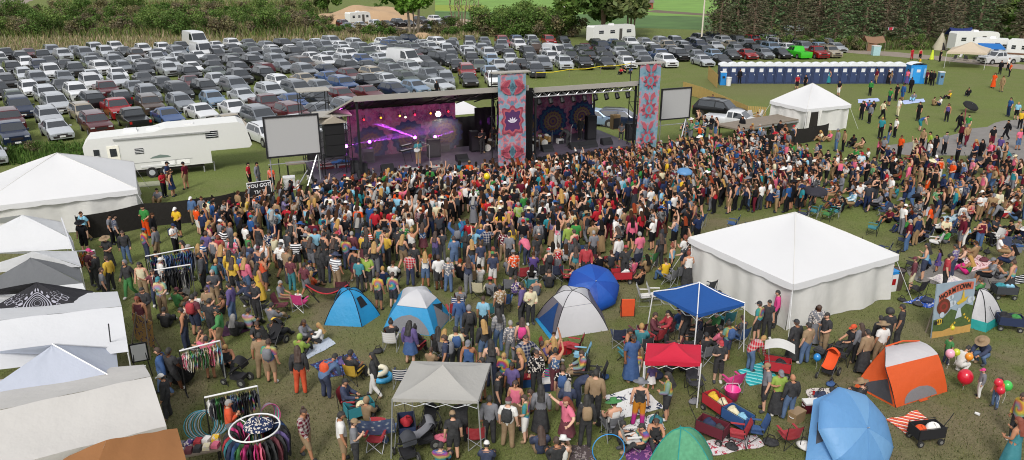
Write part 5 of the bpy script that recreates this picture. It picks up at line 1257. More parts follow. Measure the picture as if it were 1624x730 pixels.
# ------------------------------------------------------------------ portable toilets
Mpn = P('navy plastic', '#2a3656', .5, var=.1); Mpr = P('pale roof plastic', '#d5d8dc', .5, var=.05); Mpb = P('bright blue plastic', '#1f7fc4', .5, var=.08); Msig = P('notice', '#cfd0d4', .6, var=0)
PA, PB = gp(1140, 133), gp(1432, 133)
proto = None
for i in range(20):
    p = PA.lerp(PB, (i + .5) / 20); p.y += .5 * sin(i * .5) * .15
    if proto is None:
        t = proto = empty('portable_toilet', p); w = 1.14
        MB().box((0, .55, 1.1), (w, 1.1, 2.2)).build('body', Mpn, t)
        d = MB().box((0, -.02, 1.08), (.74, .05, 1.9)).build('door', P('navy door', '#303e62', .45, var=.1), t); MB().box((.28, -.06, 1.1), (.06, .05, .14)).build('handle', Msig, d); MB().box((-.02, -.055, 1.62), (.46, .015, .42)).build('sign', Msig, d)
        for s in (-1, 1): MB().box((s * .5, -.03, 1.1), (.12, .06, 2.2)).build('corner_post', Mpn, t)
        m = MB(); m.grid(lambda a, b: ((a - .5) * (w + .06), -.06 + 1.22 * b, 2.2 + .40 * sin(pi * a) ** .5 * (.8 + .2 * sin(pi * b))), 10, 6); m.build('roof', Mpr, t, True)
        MB().box((0, -.045, 2.18), (w + .04, .05, .16)).grid(lambda a, b: ((a - .5) * (w + .04), -.065, 2.2 + .38 * b * sin(pi * a) ** .5), 10, 2).build('lintel', Mpr, t)
        MB().cyl((.42, 1.14, .3), (.42, 1.14, 2.3), .05).build('vent_pipe', Mpr, t)
        t.scale = (1.02, 1, 1.03)
    else: t = copy_tree(proto, p)
    t.rotation_euler = (0, 0, R.uniform(-.03, .03))
    tag(t, 'navy portable toilet with white roof, %s from the left of the row' % ORD[i], 'portable toilet', 'row of navy portable toilets')
for o in list(proto.children):
    pass
t = thing('portable_toilet', 'wide bright blue portable toilet at the right end of the navy row', 'portable toilet', gp(1453, 133) + Vector((0, 0, 0)), -.05)
MB().box((0, .8, 1.15), (1.9, 1.6, 2.3)).build('body', Mpb, t); d = MB().box((-.15, -.02, 1.1), (.95, .05, 2.0)).build('door', P('blue door', '#2a90d6', .45), t); MB().box((0, -.05, 1.6), (.45, .02, .35)).build('sign', Msig, d)
MB().grid(lambda a, b: ((a - .5) * 2.0, -.06 + 1.72 * b, 2.3 + .3 * sin(pi * a) ** .6), 10, 6).build('roof', Mpr, t, True)
for s in (-1, 1): MB().box((s * .8, -.03, 1.3), (.25, .05, 1.2)).build('panel', P('pale blue panel', '#7fb0d6', .5), t)
t = thing('hand_wash_stand', 'grey blue hand-wash stand right of the toilet row', 'wash stand', gp(1490, 134))
MB().box((0, 0, .75), (.6, .5, 1.5)).build('body', P('dull blue plastic', '#5a7f9c', .5), t); MB().box((0, 0, 1.55), (.66, .56, .1)).build('top', Mpr, t); MB().box((0, -.27, 1.0), (.3, .06, .25)).build('basin', M_dark, t)
t = thing('hand_wash_stand', 'bright blue hand-wash stand before the leftmost toilet', 'wash stand', gp(1144, 134) - Vector((0, .5, 0)))
MB().box((0, 0, .8), (.7, .5, 1.6)).build('body', Mpb, t); MB().box((0, 0, 1.62), (.74, .54, .1)).build('top', M_white, t); MB().box((0, -.27, 1.0), (.3, .06, .25)).build('basin', M_dark, t)
t = thing('waste_bin', 'white waste bin standing before the toilets', 'bin', gp(1153, 135) - Vector((0, .6, 0))); MB().lathe([(.0, 0), (.28, 0), (.34, 1.0), (.36, 1.05), (.3, 1.05), (.28, .9), (0, .9)], 14).build('body', M_white, t); MB().lathe([(.37, .98), (.39, 1.0), (.37, 1.03)], 14).build('rim', M_steel, t)
t = thing('waste_bin', 'pale blue bin at the foot of the conifers by the gravel track', 'bin', gp(1388, 88)); MB().box((0, 0, .75), (1.1, .8, 1.5), 0, 0, None, 1.1).build('body', P('pale aqua plastic', '#9fc0c4', .5), t); MB().box((0, 0, 1.53), (1.25, .95, .1)).build('lid', M_white, t)
# ------------------------------------------------------------------ fences
def fence(label, pts, hgt, mat, mpost, gap=2.4, name='mesh_fence', pattern=False):
    base = gp(*pts[0]); t = thing(name, label, 'fence', base); P_ = [gp(*p) - base for p in pts]
    for a, b in zip(P_, P_[1:]):
        L = (b - a).length; n = max(1, round(L / gap))
        for k in range(n):
            p, q = a.lerp(b, k / n), a.lerp(b, (k + 1) / n); nn = Vector((-(q - p).y, (q - p).x, 0)).normalized()
            if pattern:
                m = MB(); s = int((q - p).length / .16)
                for c in range(s):
                    x0, x1 = p.lerp(q, c / s), p.lerp(q, (c + .72) / s); m.slab([x0 + Vector((0, 0, .05)), x1 + Vector((0, 0, .05)), x1 + Vector((0, 0, hgt)), x0 + Vector((0, 0, hgt))], .02)
                m.build('panel', mat, t)
            else: MB().grid(lambda u, v: p.lerp(q, u) + nn * .04 * sin(u * 6.28 + v) + Vector((0, 0, .03 + (hgt - .03) * v - .05 * sin(pi * u) * v)), 10, 3).build('panel', mat, t, True)
            MB().cyl(p + nn * .05, p + nn * .05 + Vector((0, 0, hgt + .08)), .025, None, 6).build('post', mpost, t)
    return t
Mmesh = fabric('black mesh fabric', '#221f1c', .15, .9, .25, 9)
fence('long black mesh fence behind the vendors at left', [(128, 384), (232, 361), (318, 352), (432, 332)], 1.45, Mmesh, M_blk)
fence('black mesh fence from the stage towards the right crowd', [(1046, 250), (1110, 240), (1142, 236)], 1.15, Mmesh, M_blk)
fence('dark brown fence panels below the trailer deck at right', [(1142, 252), (1200, 242), (1262, 230), (1312, 220)], 1.35, Mmesh, M_blk)
Mtan = P('tan lattice', '#a58a4e', .8, var=.2, scale=3)
fence('tan lattice fence right of the right screen round the parked suv', [(1082, 148), (1110, 157), (1150, 175), (1184, 190), (1214, 192)], 1.35, Mtan, M_wood, 2.6, 'lattice_fence', True)
fence('short tan lattice fence left of the toilets', [(1122, 126), (1137, 141)], 1.7, Mtan, M_wood, 2, 'lattice_fence', True)
t = thing('barrier_tape', 'yellow barrier tape strung across the grass behind the right stage', 'barrier tape', gp(850, 128)); A, B = gp(850, 128) - gp(850, 128), gp(1000, 112) - gp(850, 128)
MB().tube([A.lerp(B, k / 12) + Vector((0, 0, 1.0 - .15 * sin(pi * k / 4) ** 2)) for k in range(13)], .05, 4).build('tape', P('yellow tape', '#d8c22a', .6), t)
for k in (0, .33, .66, 1): MB().cyl(A.lerp(B, k), A.lerp(B, k) + Vector((0, 0, 1.15)), .03, None, 6).build('post', M_wood, t)
# trailer deck
A, B, C_ = gp(1172, 226, 0), gp(1270, 208, 0), gp(1255, 196, 0); d = (B - A).normalized()
t = thing('flatbed_trailer', 'flat grey brown trailer deck on trestles before the distant white tent', 'trailer', A, atan2(d.y, d.x)); L = (B - A).length
MB().box((L / 2, 1.4, 1.05), (L, 2.6, .14)).build('deck', M_wood, t); MB().box((L / 2, .06, .95), (L, .08, .12)).build('edge_beam', M_steel, t)
for k in range(5):
    for y in (.25, 2.5): MB().cyl((.3 + k * (L - .6) / 4, y, 0), (.3 + k * (L - .6) / 4, y, 1.0), .05, None, 6).build('leg', M_blk, t)
# ------------------------------------------------------------------ painted board and placard
def text(par, s, size, loc, rot, mat, sx=1):
    cu = bpy.data.curves.new('lettering', 'FONT'); cu.body = s; cu.size = size; cu.align_x = 'CENTER'; cu.align_y = 'CENTER'; cu.extrude = .004; cu.offset = size * .02
    tmp = bpy.data.objects.new('tmp', cu); COL.objects.link(tmp); dg = bpy.context.evaluated_depsgraph_get(); me = bpy.data.meshes.new_from_object(tmp.evaluated_get(dg)); bpy.data.objects.remove(tmp)
    me.materials.clear(); me.materials.append(mat); o = link('lettering', me, par); o.location = loc; o.rotation_euler = rot; o.scale = (sx, 1, 1); return o
A, B = gp(1477, 537), gp(1538, 526); d = (B - A); W_ = d.length; HH = max(height_at(A, 455), 2.2)
t = thing('painted_board', 'tall painted WORMTOWN board with meadow, bee and sunflower', 'sign', A, atan2(d.y, d.x)); t.rotation_euler = (radians(-6), 0, atan2(d.y, d.x)); lm('the painted board', A)
MB().box((W_ / 2, .03, HH / 2), (W_, .05, HH)).build('board', P('painted sky', '#8796a2', .8, var=.22, scale=2), t)
m = MB(); mts = [P('painted meadow', '#43552a', .85, var=.6, scale=7), P('painted sand', '#b08a4a', .85, var=.2), P('painted red ribbon', '#b05a44', .8, var=.1), P('painted brown', '#5a2a18', .85, var=.3, scale=14), P('painted yellow', '#b89a2c', .8), P('painted white', '#a9b2ba', .8), P('painted black', '#151515', .8), P('painted dark red', '#7a2a20', .8)]
def pl_(pts, mi, z=0): m.add([(x * W_, -.002 - .004 * z, y * HH) for x, y in pts], [tuple(range(len(pts)))], mi)
pl_([(0, .08), (1, .14), (1, .50), (.8, .56), (.62, .44), (.42, .50), (.25, .36), (0, .34)], 0, 1); pl_([(0, 0), (1, 0), (1, .15), (.75, .13), (.5, .16), (.25, .11), (0, .13)], 1, 2)
pl_([(.08, .66)] + [(.08 + .86 * k / 10, .66 + .17 * sin(k / 10 * 2.0)) for k in range(11)] + [(.94, .98)] + [(.94 - .86 * k / 10, .80 + .17 * sin((1 - k / 10) * 2.0)) for k in range(11)], 2, 3)
def disc(cx, cy, r, mi, z, n=18, sq=1): pl_([(cx + r * cos(2 * pi * k / n), cy + r * sq * sin(2 * pi * k / n) * W_ / HH) for k in range(n)], mi, z)
disc(.22, .57, .17, 3, 3); disc(.22, .57, .11, 7, 4); disc(.22, .57, .06, 3, 5)
for x, y in ((.34, .72), (.42, .60), (.9, .62)): disc(x, y, .07, 5, 2); disc(x + .07, y + .01, .05, 5, 2)
disc(.20, .42, .06, 5, 4); disc(.15, .30, .085, 4, 5, 14, .8); disc(.06, .285, .045, 6, 6); [pl_([(.11 + .05 * k, .27), (.13 + .05 * k, .27), (.13 + .05 * k, .335), (.11 + .05 * k, .335)], 6, 7) for k in range(3)]
for x, y in ((.5, .2), (.55, .23), (.82, .3), (.88, .27), (.78, .36), (.93, .22), (.47, .17)): disc(x, y, .025, 4, 5)
pl_([(.55, .3), (.72, .33), (.66, .5), (.60, .5)], 5, 4); pl_([(.54, .60), (.60, .56), (.78, .62), (.84, .70), (.74, .67), (.70, .86), (.66, .67)], 4, 5)
m.build('painting', mts, t)
W0 = 'WORMTOWN'
for k, ch in enumerate(W0):
    u = .14 + .68 * k / 7; tt = (u - .08) / .86; y = .73 + .17 * sin(tt * 2.0); sl = atan2(.17 * 2.0 * cos(tt * 2.0) / .86 * HH, W_)
    o = text(t, ch, .30, (u * W_, -.03, y * HH), (pi / 2, 0, 0), mts[6], .8); o.rotation_euler = Matrix.Rotation(-sl, 3, 'Y').to_4x4().to_euler() if False else (pi / 2, -sl * .6, 0)
for x in (.1, .9): MB().cyl((x * W_, .5, 0), (x * W_, .06, HH * .8), .03).build('strut', M_wood, t)
A, B = gp(404, 345), gp(436, 340); d = B - A; W_ = 1.35
t = thing('placard', 'black placard reading YOU GOT THIS! held over the fence left of the stage', 'sign', gp(418, 345), atan2(d.y, d.x)); t.rotation_euler = (radians(-8), 0, atan2(d.y, d.x))
MB().box((0, 0, 1.75), (1.35, .03, .85)).build('board', P('black board', '#131315', .7, var=.1), t); 
fr = MB()
for z in (1.32, 2.18): fr.box((0, -.005, z), (1.41, .05, .04))
for x in (-.68, .68): fr.box((x, -.005, 1.75), (.04, .05, .84))
fr.build('frame', M_white, t); text(t, 'YOU GOT', .29, (0, -.025, 1.95), (pi / 2, 0, 0), M_white); text(t, 'THIS!', .29, (0, -.025, 1.56), (pi / 2, 0, 0), M_white)
for x in (-.5, .5): MB().cyl((x, .04, 0), (x, .04, 1.4), .02).build('leg', M_wood, t)

# ------------------------------------------------------------------ chairs
CHM = {}
def chair_parts():
    if CHM: return CHM
    def curve(w0, w1, p0, p1, sag): return lambda u, v: ((u - .5) * (w0 + (w1 - w0) * v), p0[0] + (p1[0] - p0[0]) * v, p0[1] + (p1[1] - p0[1]) * v - sag * sin(pi * u) * (1 if sag > 0 else 1))
    s = MB(); f = curve(.52, .50, (.24, .44), (-.20, .38), .04); s.grid(f, 6, 5); g = lambda u, v: Vector(f(u, v)) - Vector((0, 0, .015)); s.grid(g, 6, 5); CHM['seat'] = s
    b = MB(); f2 = lambda u, v: ((u - .5) * (.52 - .02 * v), -.20 - .16 * v + -.05 * sin(pi * u), .40 + .50 * v - .05 * sin(pi * u) * v * 0); b.grid(f2, 6, 5); b.grid(lambda u, v: Vector(f2(u, v)) - Vector((0, .015, 0)), 6, 5); CHM['backrest'] = b
    return CHM
Mfr_b = M_blk; Mfr_s = M_steel
CHMESH = {}
def chair(x, y, rz, col, label, style='camp', loc=None, scale=1.0, fr=None):
    loc = loc if loc is not None else gp(x, y)
    t = thing({'camp': 'camp_chair', 'lawn': 'lawn_chair'}[style], label, 'chair', loc, rz, 'camp chairs' if style == 'camp' else 'lawn chairs'); t.scale = (scale,) * 3
    fm = fr or (M_steel if R.random() < .5 or style == 'lawn' else M_blk); c = RGB[col] if isinstance(col, str) else col
    key = (style, fm.name)
    if not CHMESH.get('seat'):
        p = chair_parts(); CHMESH['seat'] = p['seat'].mesh('seat', M_cloth, True); CHMESH['backrest'] = p['backrest'].mesh('backrest', M_cloth, True); CHMESH['backs'] = p['backrest'].mesh('backrest', M_strp, True)
        a = MB(); a.box((0, .02, .60), (.07, .46, .025)); CHMESH['arm'] = a.mesh('armrest', M_cloth)
    if key not in CHMESH:
        L = []
        if style == 'camp':
            for s in (-1, 1):
                L.append(MB().cyl((s * .26, .26, 0), (-s * .24, .22, .44), .012, None, 5).cyl((s * .26, .25, 0), (s * .27, -.18, .40), .012, None, 5).mesh('leg', fm)); L.append(MB().cyl((s * .27, -.28, 0), (-s * .26, -.20, .40), .012, None, 5).cyl((s * .27, -.28, 0), (s * .26, -.36, .92), .012, None, 5).mesh('leg', fm))
        else:
            for s in (-1, 1):
                L.append(MB().tube([(s * .27, .26, 0), (s * .27, .22, .6), (s * .27, -.26, .6), (s * .27, -.30, 0), (s * .27, .26, .01)], .015, 5).mesh('leg', fm)); L.append(MB().tube([(s * .26, -.2, .36), (s * .26, -.37, .95)], .015, 5).mesh('leg', fm))
        CHMESH[key] = L
    o = link('seat', CHMESH['seat'], t, color=c); link('backrest', CHMESH['backs' if style == 'lawn' else 'backrest'], t, color=c)
    for m in CHMESH[key]: link('leg', m, t)
    for s in (-1, 1): link('armrest', CHMESH['arm'], t, (s * .27, 0, 0), color=c)
    return t
def stagerot(p): v = S(12, 2) - Vector(p); return atan2(-v.x, v.y)
def near_lm(p, k=0):
    return sorted(LM, key=lambda l: (l[1] - Vector((p[0], p[1], 0))).length)[k]
def rel(p, q):
    a, b = pp((*p[:2], 0)), pp((*q[:2], 0)); dx, dy = a[0] - b[0], a[1] - b[1]
    if abs(dx) > abs(dy) * 1.2: return 'left of' if dx < 0 else 'right of'
    return 'behind' if dy < 0 else 'in front of'
def where(p, k=0):
    n, q = near_lm(p, k); return rel(p, q) + ' ' + n
def wherecands(stem, p):
    out = []
    for k in range(6): out.append('%s %s' % (stem, where(p, k)))
    for k in range(3):
        for j in range(k + 1, 5): out.append('%s between %s and %s' % (stem, near_lm(p, k)[0], near_lm(p, j)[0]))
    for q in ORD[1:12]: out.append('%s %s, %s one counted from there' % (stem, where(p), q))
    return out
CHAIRS = '''448 497 m r|478 492 f a|563 606 y a|597 712 r c|755 706 r a|748 452 s a|808 466 g a|828 447 r a|843 466 t a|814 424 k a|859 443 k a|760 472 c a|787 478 k a|802 490 b a|900 450 r r|883 444 n a|980 548 n a|1010 540 m a|909 563 r l|871 572 r r|993 575 t a|1061 452 g a|1074 446 g a|1005 424 n a|1030 424 e a|1160 620 f a|1101 622 a c|1116 575 g a|1248 706 r a|1168 705 r l|1196 698 b l|920 578 u l|1116 542 k a|1055 536 m a|1078 532 t a|1150 520 t a|1040 548 r a|1095 560 k l|932 620 k l|945 610 k l|972 694 g r|1000 712 w r|1452 470 k a|1444 430 k a|1398 410 n a|1410 418 n a|1480 395 w a|1502 370 b a|1510 378 n a|1382 372 t a|1400 345 n l|1430 392 n a|1465 385 n a|1575 388 w l|1598 405 n c|1552 385 k l|1520 300 b a|1508 275 n a|1560 290 t a|1578 330 k a|1592 425 m a|1612 395 k a|1440 260 r a|1470 285 r a|1545 255 g a|1590 300 w l|1420 285 n a|1395 275 n a|1322 345 t a|1310 350 e a|1290 345 t a|1272 350 n a|1210 380 t a|1180 372 n a|1160 365 b a|1108 360 b a|700 452 k a|690 506 k a|735 512 r a|778 505 t a|720 505 r a|415 500 k a|393 470 n a|425 548 k a|318 520 t r|1330 577 k l|1300 570 a a|545 470 m a|940 425 m a|958 428 r a|1120 470 a a|870 430 r a|920 410 b a|1350 400 n a|625 460 k a|1000 560 r l|1040 575 k a|1065 570 m l|1018 562 a a'''
for ln in CHAIRS.split('|'):
    x, y, c, f = ln.split(); p = gp(int(x), int(y)); rz = {'a': stagerot(p) + R.uniform(-.3, .3), 'c': pi + R.uniform(-.3, .3), 'l': pi / 2 + R.uniform(-.3, .3), 'r': -pi / 2 + R.uniform(-.3, .3)}[f]
    chair(0, 0, rz, c, pick(wherecands('empty %s folding camp chair' % CW[c] if False else '%s folding camp chair' % CW[c], p)), 'camp', p)
for x, y, c, f, lb in [(621, 553, 'w', 'a', 'white framed lawn chair with striped back left of the purple-clad woman'), (727, 496, 'b', 'a', 'blue and white striped lawn chair right of the blue and white tent'), (988, 440, 'r', 'a', 'red white and blue striped lawn chair behind the blue umbrella shelter'), (638, 612, 'n', 'a', 'navy striped folding lounger left of the grey canopy'), (1022, 482, 'w', 'r', 'white low beach chair left of the blue canopy'), (1038, 480, 'w', 'r', 'second white beach chair closest to the blue canopy corner')]:
    p = gp(x, y); chair(0, 0, stagerot(p) if f == 'a' else -pi / 2, c, lb, 'lawn', p)
t = thing('folding_loveseat', 'wide folding loveseat draped with blue floral cloth left of the grey canopy', 'loveseat', gp(594, 702), .05)
Mfl = bpy.data.materials.new('blue floral'); nt, b = nodes(Mfl); tc = N(nt, 'ShaderNodeTexCoord').outputs['Object']; vo = N(nt, 'ShaderNodeTexVoronoi'); vo.inputs['Scale'].default_value = 6; nt.links.new(tc, vo.inputs['Vector']); nt.links.new(ramp(nt, vo.outputs['Distance'], [(.0, (.5, .45, .25)), (.18, (.55, .58, .62)), (.34, (.10, .15, .28)), (.8, (.06, .09, .2))]), b.inputs['Base Color']); b.inputs['Roughness'].default_value = .9
MB().grid(lambda u, v: ((u - .5) * 1.45, -.1 - .35 * v + .03 * sin(u * 8), .42 + .75 * v - .05 * sin(pi * u)), 12, 6).build('backrest', Mfl, t, True); MB().grid(lambda u, v: ((u - .5) * 1.4, .4 - .5 * v, .45 - .05 * sin(pi * u)), 8, 4).build('seat', Mfl, t, True)
for s in (-1, 0, 1): MB().tube([(s * .68, .4, 0), (s * .68, -.1, .42), (s * .7, -.47, 1.2)], .014, 5).build('leg', M_steel, t); MB().tube([(s * .68, -.4, 0), (s * .68, .4, .44)], .014, 5).build('leg', M_steel, t)
# ------------------------------------------------------------------ wagons, strollers, coolers
def wagon(x, y, rz, col, label, load=(), hood=None):
    t = thing('folding_wagon', label, 'wagon', gp(x, y), rz, 'folding wagons'); c = P('wagon cloth ' + col, C[col] if col in C else col, .85, var=.1)
    b = MB(); w, l, z0, z1 = .52, .92, .26, .62
    for s in (-1, 1): b.box((s * w / 2, 0, (z0 + z1) / 2), (.02, l, z1 - z0)); b.box((0, s * l / 2, (z0 + z1) / 2), (w - .03, .02, z1 - z0))
    b.box((0, 0, z0), (w - .03, l - .03, .02)); b.build('basket', c, t)
    for sx in (-1, 1):
        for sy in (-1, 1): wh = MB().cyl((sx * .27 - .03, sy * .36, .11), (sx * .27 + .03, sy * .36, .11), .11, None, 12).build('wheel', M_tyre, t); MB().cyl((sx * .27 - .035, sy * .36, .11), (sx * .27 + .035, sy * .36, .11), .06, None, 8).build('rim', M_rim, wh)
    f = MB()
    for sx in (-1, 1): f.tube([(sx * .275, -.47, .12), (sx * .275, -.47, .66), (sx * .275, .47, .66), (sx * .275, .47, .12)], .012, 5)
    f.build('frame', M_blk, t); MB().tube([(0, .46, .3), (0, .75, .75), (0, .85, .95)], .014, 5).build('handle', M_blk, t)
    if hood: MB().grid(lambda u, v: ((u - .5) * .75, (v - .5) * 1.05, 1.15 + .16 * sin(pi * v)), 6, 10).build('hood', fabric('hood ' + hood, C[hood], .2), t, True); [MB().tube([(s * .27, .3, .6), (s * .34, .4, 1.18)], .012, 5).build('hood_pole', M_steel, t) for s in (-1, 1)]
    for i, (dx, dy, r, cc) in enumerate(load):
        m = MB(); m.grid(lambda u, v: (r * sin(v * pi * .5) * cos(u * 6.28) * (1 + .25 * sin(u * 19)), r * sin(v * pi * .5) * sin(u * 6.28) * 1.2, r * 1.1 * cos(v * pi * .5) * (1 + .2 * sin(u * 12))), 12, 5)
        p = t.matrix_basis @ Vector((dx, dy, .42)) if False else (Matrix.Translation(t.location) @ Matrix.Rotation(rz, 4, 'Z')) @ Vector((dx, dy, .45))
        o = m.build('bag', P('bag ' + cc, C[cc], .8, var=.2, scale=8), None, True, p, rz); tag(o, '%s bundle lying in the %s' % (CW[cc], label.split(' wagon')[0] + ' wagon'), 'bag', 'bundles in the wagons')
    return t
wagon(1136, 655, .5, 'r', 'red folding wagon heaped with yellow things below the pink chair', [(0, .2, .2, 'y'), (.05, -.2, .18, 'c')])
wagon(1128, 695, .9, 'm', 'dark red folding wagon beside the green tent', [(0, .1, .2, 'n'), (0, -.25, .15, 'a')])
wagon(1168, 678, .6, 'b', 'blue folding wagon with toys beside the blue chair', [(0, .2, .2, 'c'), (0, -.2, .17, 'u')])
wagon(1466, 700, radians(-80), 'k', 'black folding wagon on the grass by the striped towel', [(0, .2, .2, 'w'), (0, -.25, .17, 'o')])
wagon(1598, 522, radians(75), 'n', 'dark teal folding wagon piled high at the right edge', [(0, .2, .24, 'k'), (0, -.2, .2, 'e')])
wagon(1231, 594, radians(70), 'r', 'red child wagon with a pale sun hood near the turquoise blanket', [(0, -.1, .18, 'k')], 'w')
wagon(646, 692, .2, 'n', 'navy folding wagon under the grey canopy', [(0, .1, .2, 'r')])
wagon(985, 448, radians(-85), 'r', 'long red wagon with towels over its side behind the umbrella shelter', [(0, .2, .2, 'w')])
wagon(571, 664, radians(-60), 't', 'teal folding wagon beside the seated navy hoodie', [(0, .1, .18, 'c')])
wagon(1590, 472, radians(85), 'a', 'dark flat wagon of teal bags right of the pyramid tent', [(0, .2, .22, 't'), (0, -.2, .2, 'u')])
wagon(1545, 262, radians(75), 'a', 'grey wagon by the gravel patch in the right crowd', [])
def stroller(x, y, rz, col, label):
    t = thing('stroller', label, 'stroller', gp(x, y), rz, 'strollers'); c = P('stroller cloth ' + col, C[col], .85, var=.15)
    MB().grid(lambda u, v: ((u - .5) * .42, .28 - .55 * v, .48 + .42 * v * v - .06 * sin(pi * u)), 6, 8).build('seat', c, t, True); MB().grid(lambda u, v: ((u - .5) * .46, -.05 - .42 * cos(v * 1.5) * .8, .72 + .42 * sin(v * 1.9) * (.6 + .4 * sin(pi * u))), 8, 8).build('hood', c, t, True)
    for s in (-1, 1):
        MB().tube([(s * .24, .42, .14), (s * .24, .1, .55), (s * .24, -.55, 1.02)], .014, 5).build('frame', M_blk, t); MB().tube([(s * .24, .15, .5), (s * .24, -.32, .16)], .014, 5).build('frame', M_blk, t)
        for y_, r in ((.42, .12), (-.32, .17)): w = MB().cyl((s * .27 - .025, y_, r), (s * .27 + .025, y_, r), r, None, 14).build('wheel', M_tyre, t); MB().cyl((s * .27 - .03, y_, r), (s * .27 + .03, y_, r), r * .5, None, 8).build('rim', M_rim, w)
    MB().tube([(-.24, -.55, 1.02), (.24, -.55, 1.02)], .018, 5).build('handle', M_blk, t); MB().box((0, -.05, .28), (.38, .5, .14)).build('basket', P('dark basket', '#202024', .8), t)
    return t
for a in [(378, 607, 1.3, 'k', 'black and purple stroller by the clothes racks'), (645, 728, .5, 'a', 'dark stroller with pink blanket under the grey canopy front'), (681, 690, 2.9, 'k', 'black upright stroller deep under the grey canopy'), (672, 708, 1.9, 'g', 'grey reclined stroller under the grey canopy'), (1313, 597, 2.4, 'o', 'orange stroller beside the afro-haired group'), (438, 548, 2.8, 'k', 'black wheelchair-like stroller with rasta bag left of the resting group'), (1590, 262, .4, 't', 'bright teal double stroller by the gravel patch'), (1388, 420, .3, 'n', 'navy stroller behind the big white tent'), (1462, 262, 1, 'k', 'black stroller in the right crowd')]: stroller(*a)
def cooler(x, y, rz, body, lid, label):
    t = thing('cooler', label, 'cooler', gp(x, y), rz, 'coolers'); t.scale = (.85,) * 3; MB().box((0, 0, .2), (.6, .36, .4), 0, 0, None, 1.05).build('body', P('cooler ' + body, C[body], .4, var=.05), t); MB().box((0, 0, .44), (.65, .4, .08)).build('lid', P('cooler ' + lid, C[lid], .4, var=.05), t)
    for s in (-1, 1): MB().tube([(s * .33, -.1, .3), (s * .38, 0, .3), (s * .33, .1, .3)], .015, 5).build('handle', M_white, t)
for a in [(868, 618, .2, 'n', 'w', 'blue cooler with white lid beside the bright mats'), (1285, 652, .1, 'm', 'w', 'dark red cooler with cups on top beside the pale blue shelter'), (1262, 668, .6, 's', 's', 'tan soft cooler left of the dark red cooler'), (1610, 400, .2, 'g', 'b', 'grey cooler with blue lid at the right edge'), (895, 560, .3, 'r', 'r', 'small red cooler by the lounge chair'), (1210, 212, .1, 'w', 'w', 'white cooler by the trailer deck'), (742, 604, .4, 'b', 'w', 'blue cooler behind the grey canopy'), (1590, 345, .2, 'r', 'w', 'red cooler far right in the crowd'), (832, 612, .2, 'b', 'r', 'blue bag cooler by the crouching group')]: cooler(*a)
t = thing('bucket', 'bright pink bucket tub under the pink camp chair', 'tub', gp(1160, 634)); MB().lathe([(0, .02), (.2, .02), (.27, .42), (.29, .44), (.27, .45), (.24, .43), (.18, .06), (0, .06)], 18).build('tub', P('hot pink plastic', '#e0408f', .4, var=.05), t, True); MB().tube([(-.27, 0, .42), (-.2, .1, .6), (.2, .1, .6), (.27, 0, .42)], .01, 5).build('handle', M_white, t)
t = thing('waste_bin', 'dark waste barrel at the right corner of the big white tent', 'bin', gp(1419, 458)); MB().lathe([(0, 0), (.27, 0), (.31, .5), (.3, .95), (.33, .97), (.28, .97), (0, .85)], 16).build('barrel', P('brown barrel', '#4a3f3a', .6, var=.15), t); MB().lathe([(.34, .93), (.36, .97), (.34, 1.0)], 16).build('rim', M_blk, t)
t = thing('recycling_box', 'white and blue recycling box beside the dark barrel', 'bin', gp(1409, 460), .3); MB().box((0, 0, .45), (.45, .45, .9)).build('body', M_white, t); MB().box((0, 0, .95), (.48, .48, .14)).build('top', Mpb, t); MB().box((0, -.235, .5), (.2, .012, .3)).build('print', M_red, t)
t = thing('orange_seat_bag', 'tall orange folded camp chair standing alone right of the umbrella shelter', 'chair', gp(995, 502), .05); t.name = 'folded_chair'; MB().box((0, 0, .42), (.6, .1, .78), 0, 0, None, .95).build('backrest', P('orange canvas', '#cc4d22', .85, var=.12), t); MB().box((0, .2, .3), (.55, .35, .06)).build('seat', P('orange canvas', '#cc4d22', .85), t); [MB().cyl((s * .28, a, 0), (s * .3, 0, .85), .013, None, 5).build('leg', M_blk, t) for s in (-1, 1) for a in (-.1, .35)]
# inflatable pool ring sofa
t = thing('inflatable_pool', 'white inflatable paddling pool among people left of the stage front', 'inflatable', gp(437, 400), .3); [MB().tube([(.95 * cos(a * pi / 10), .6 * sin(a * pi / 10), z) for a in range(20)], .14, 8, 0, True).build('ring', M_white, t, True) for z in (.14, .36)]
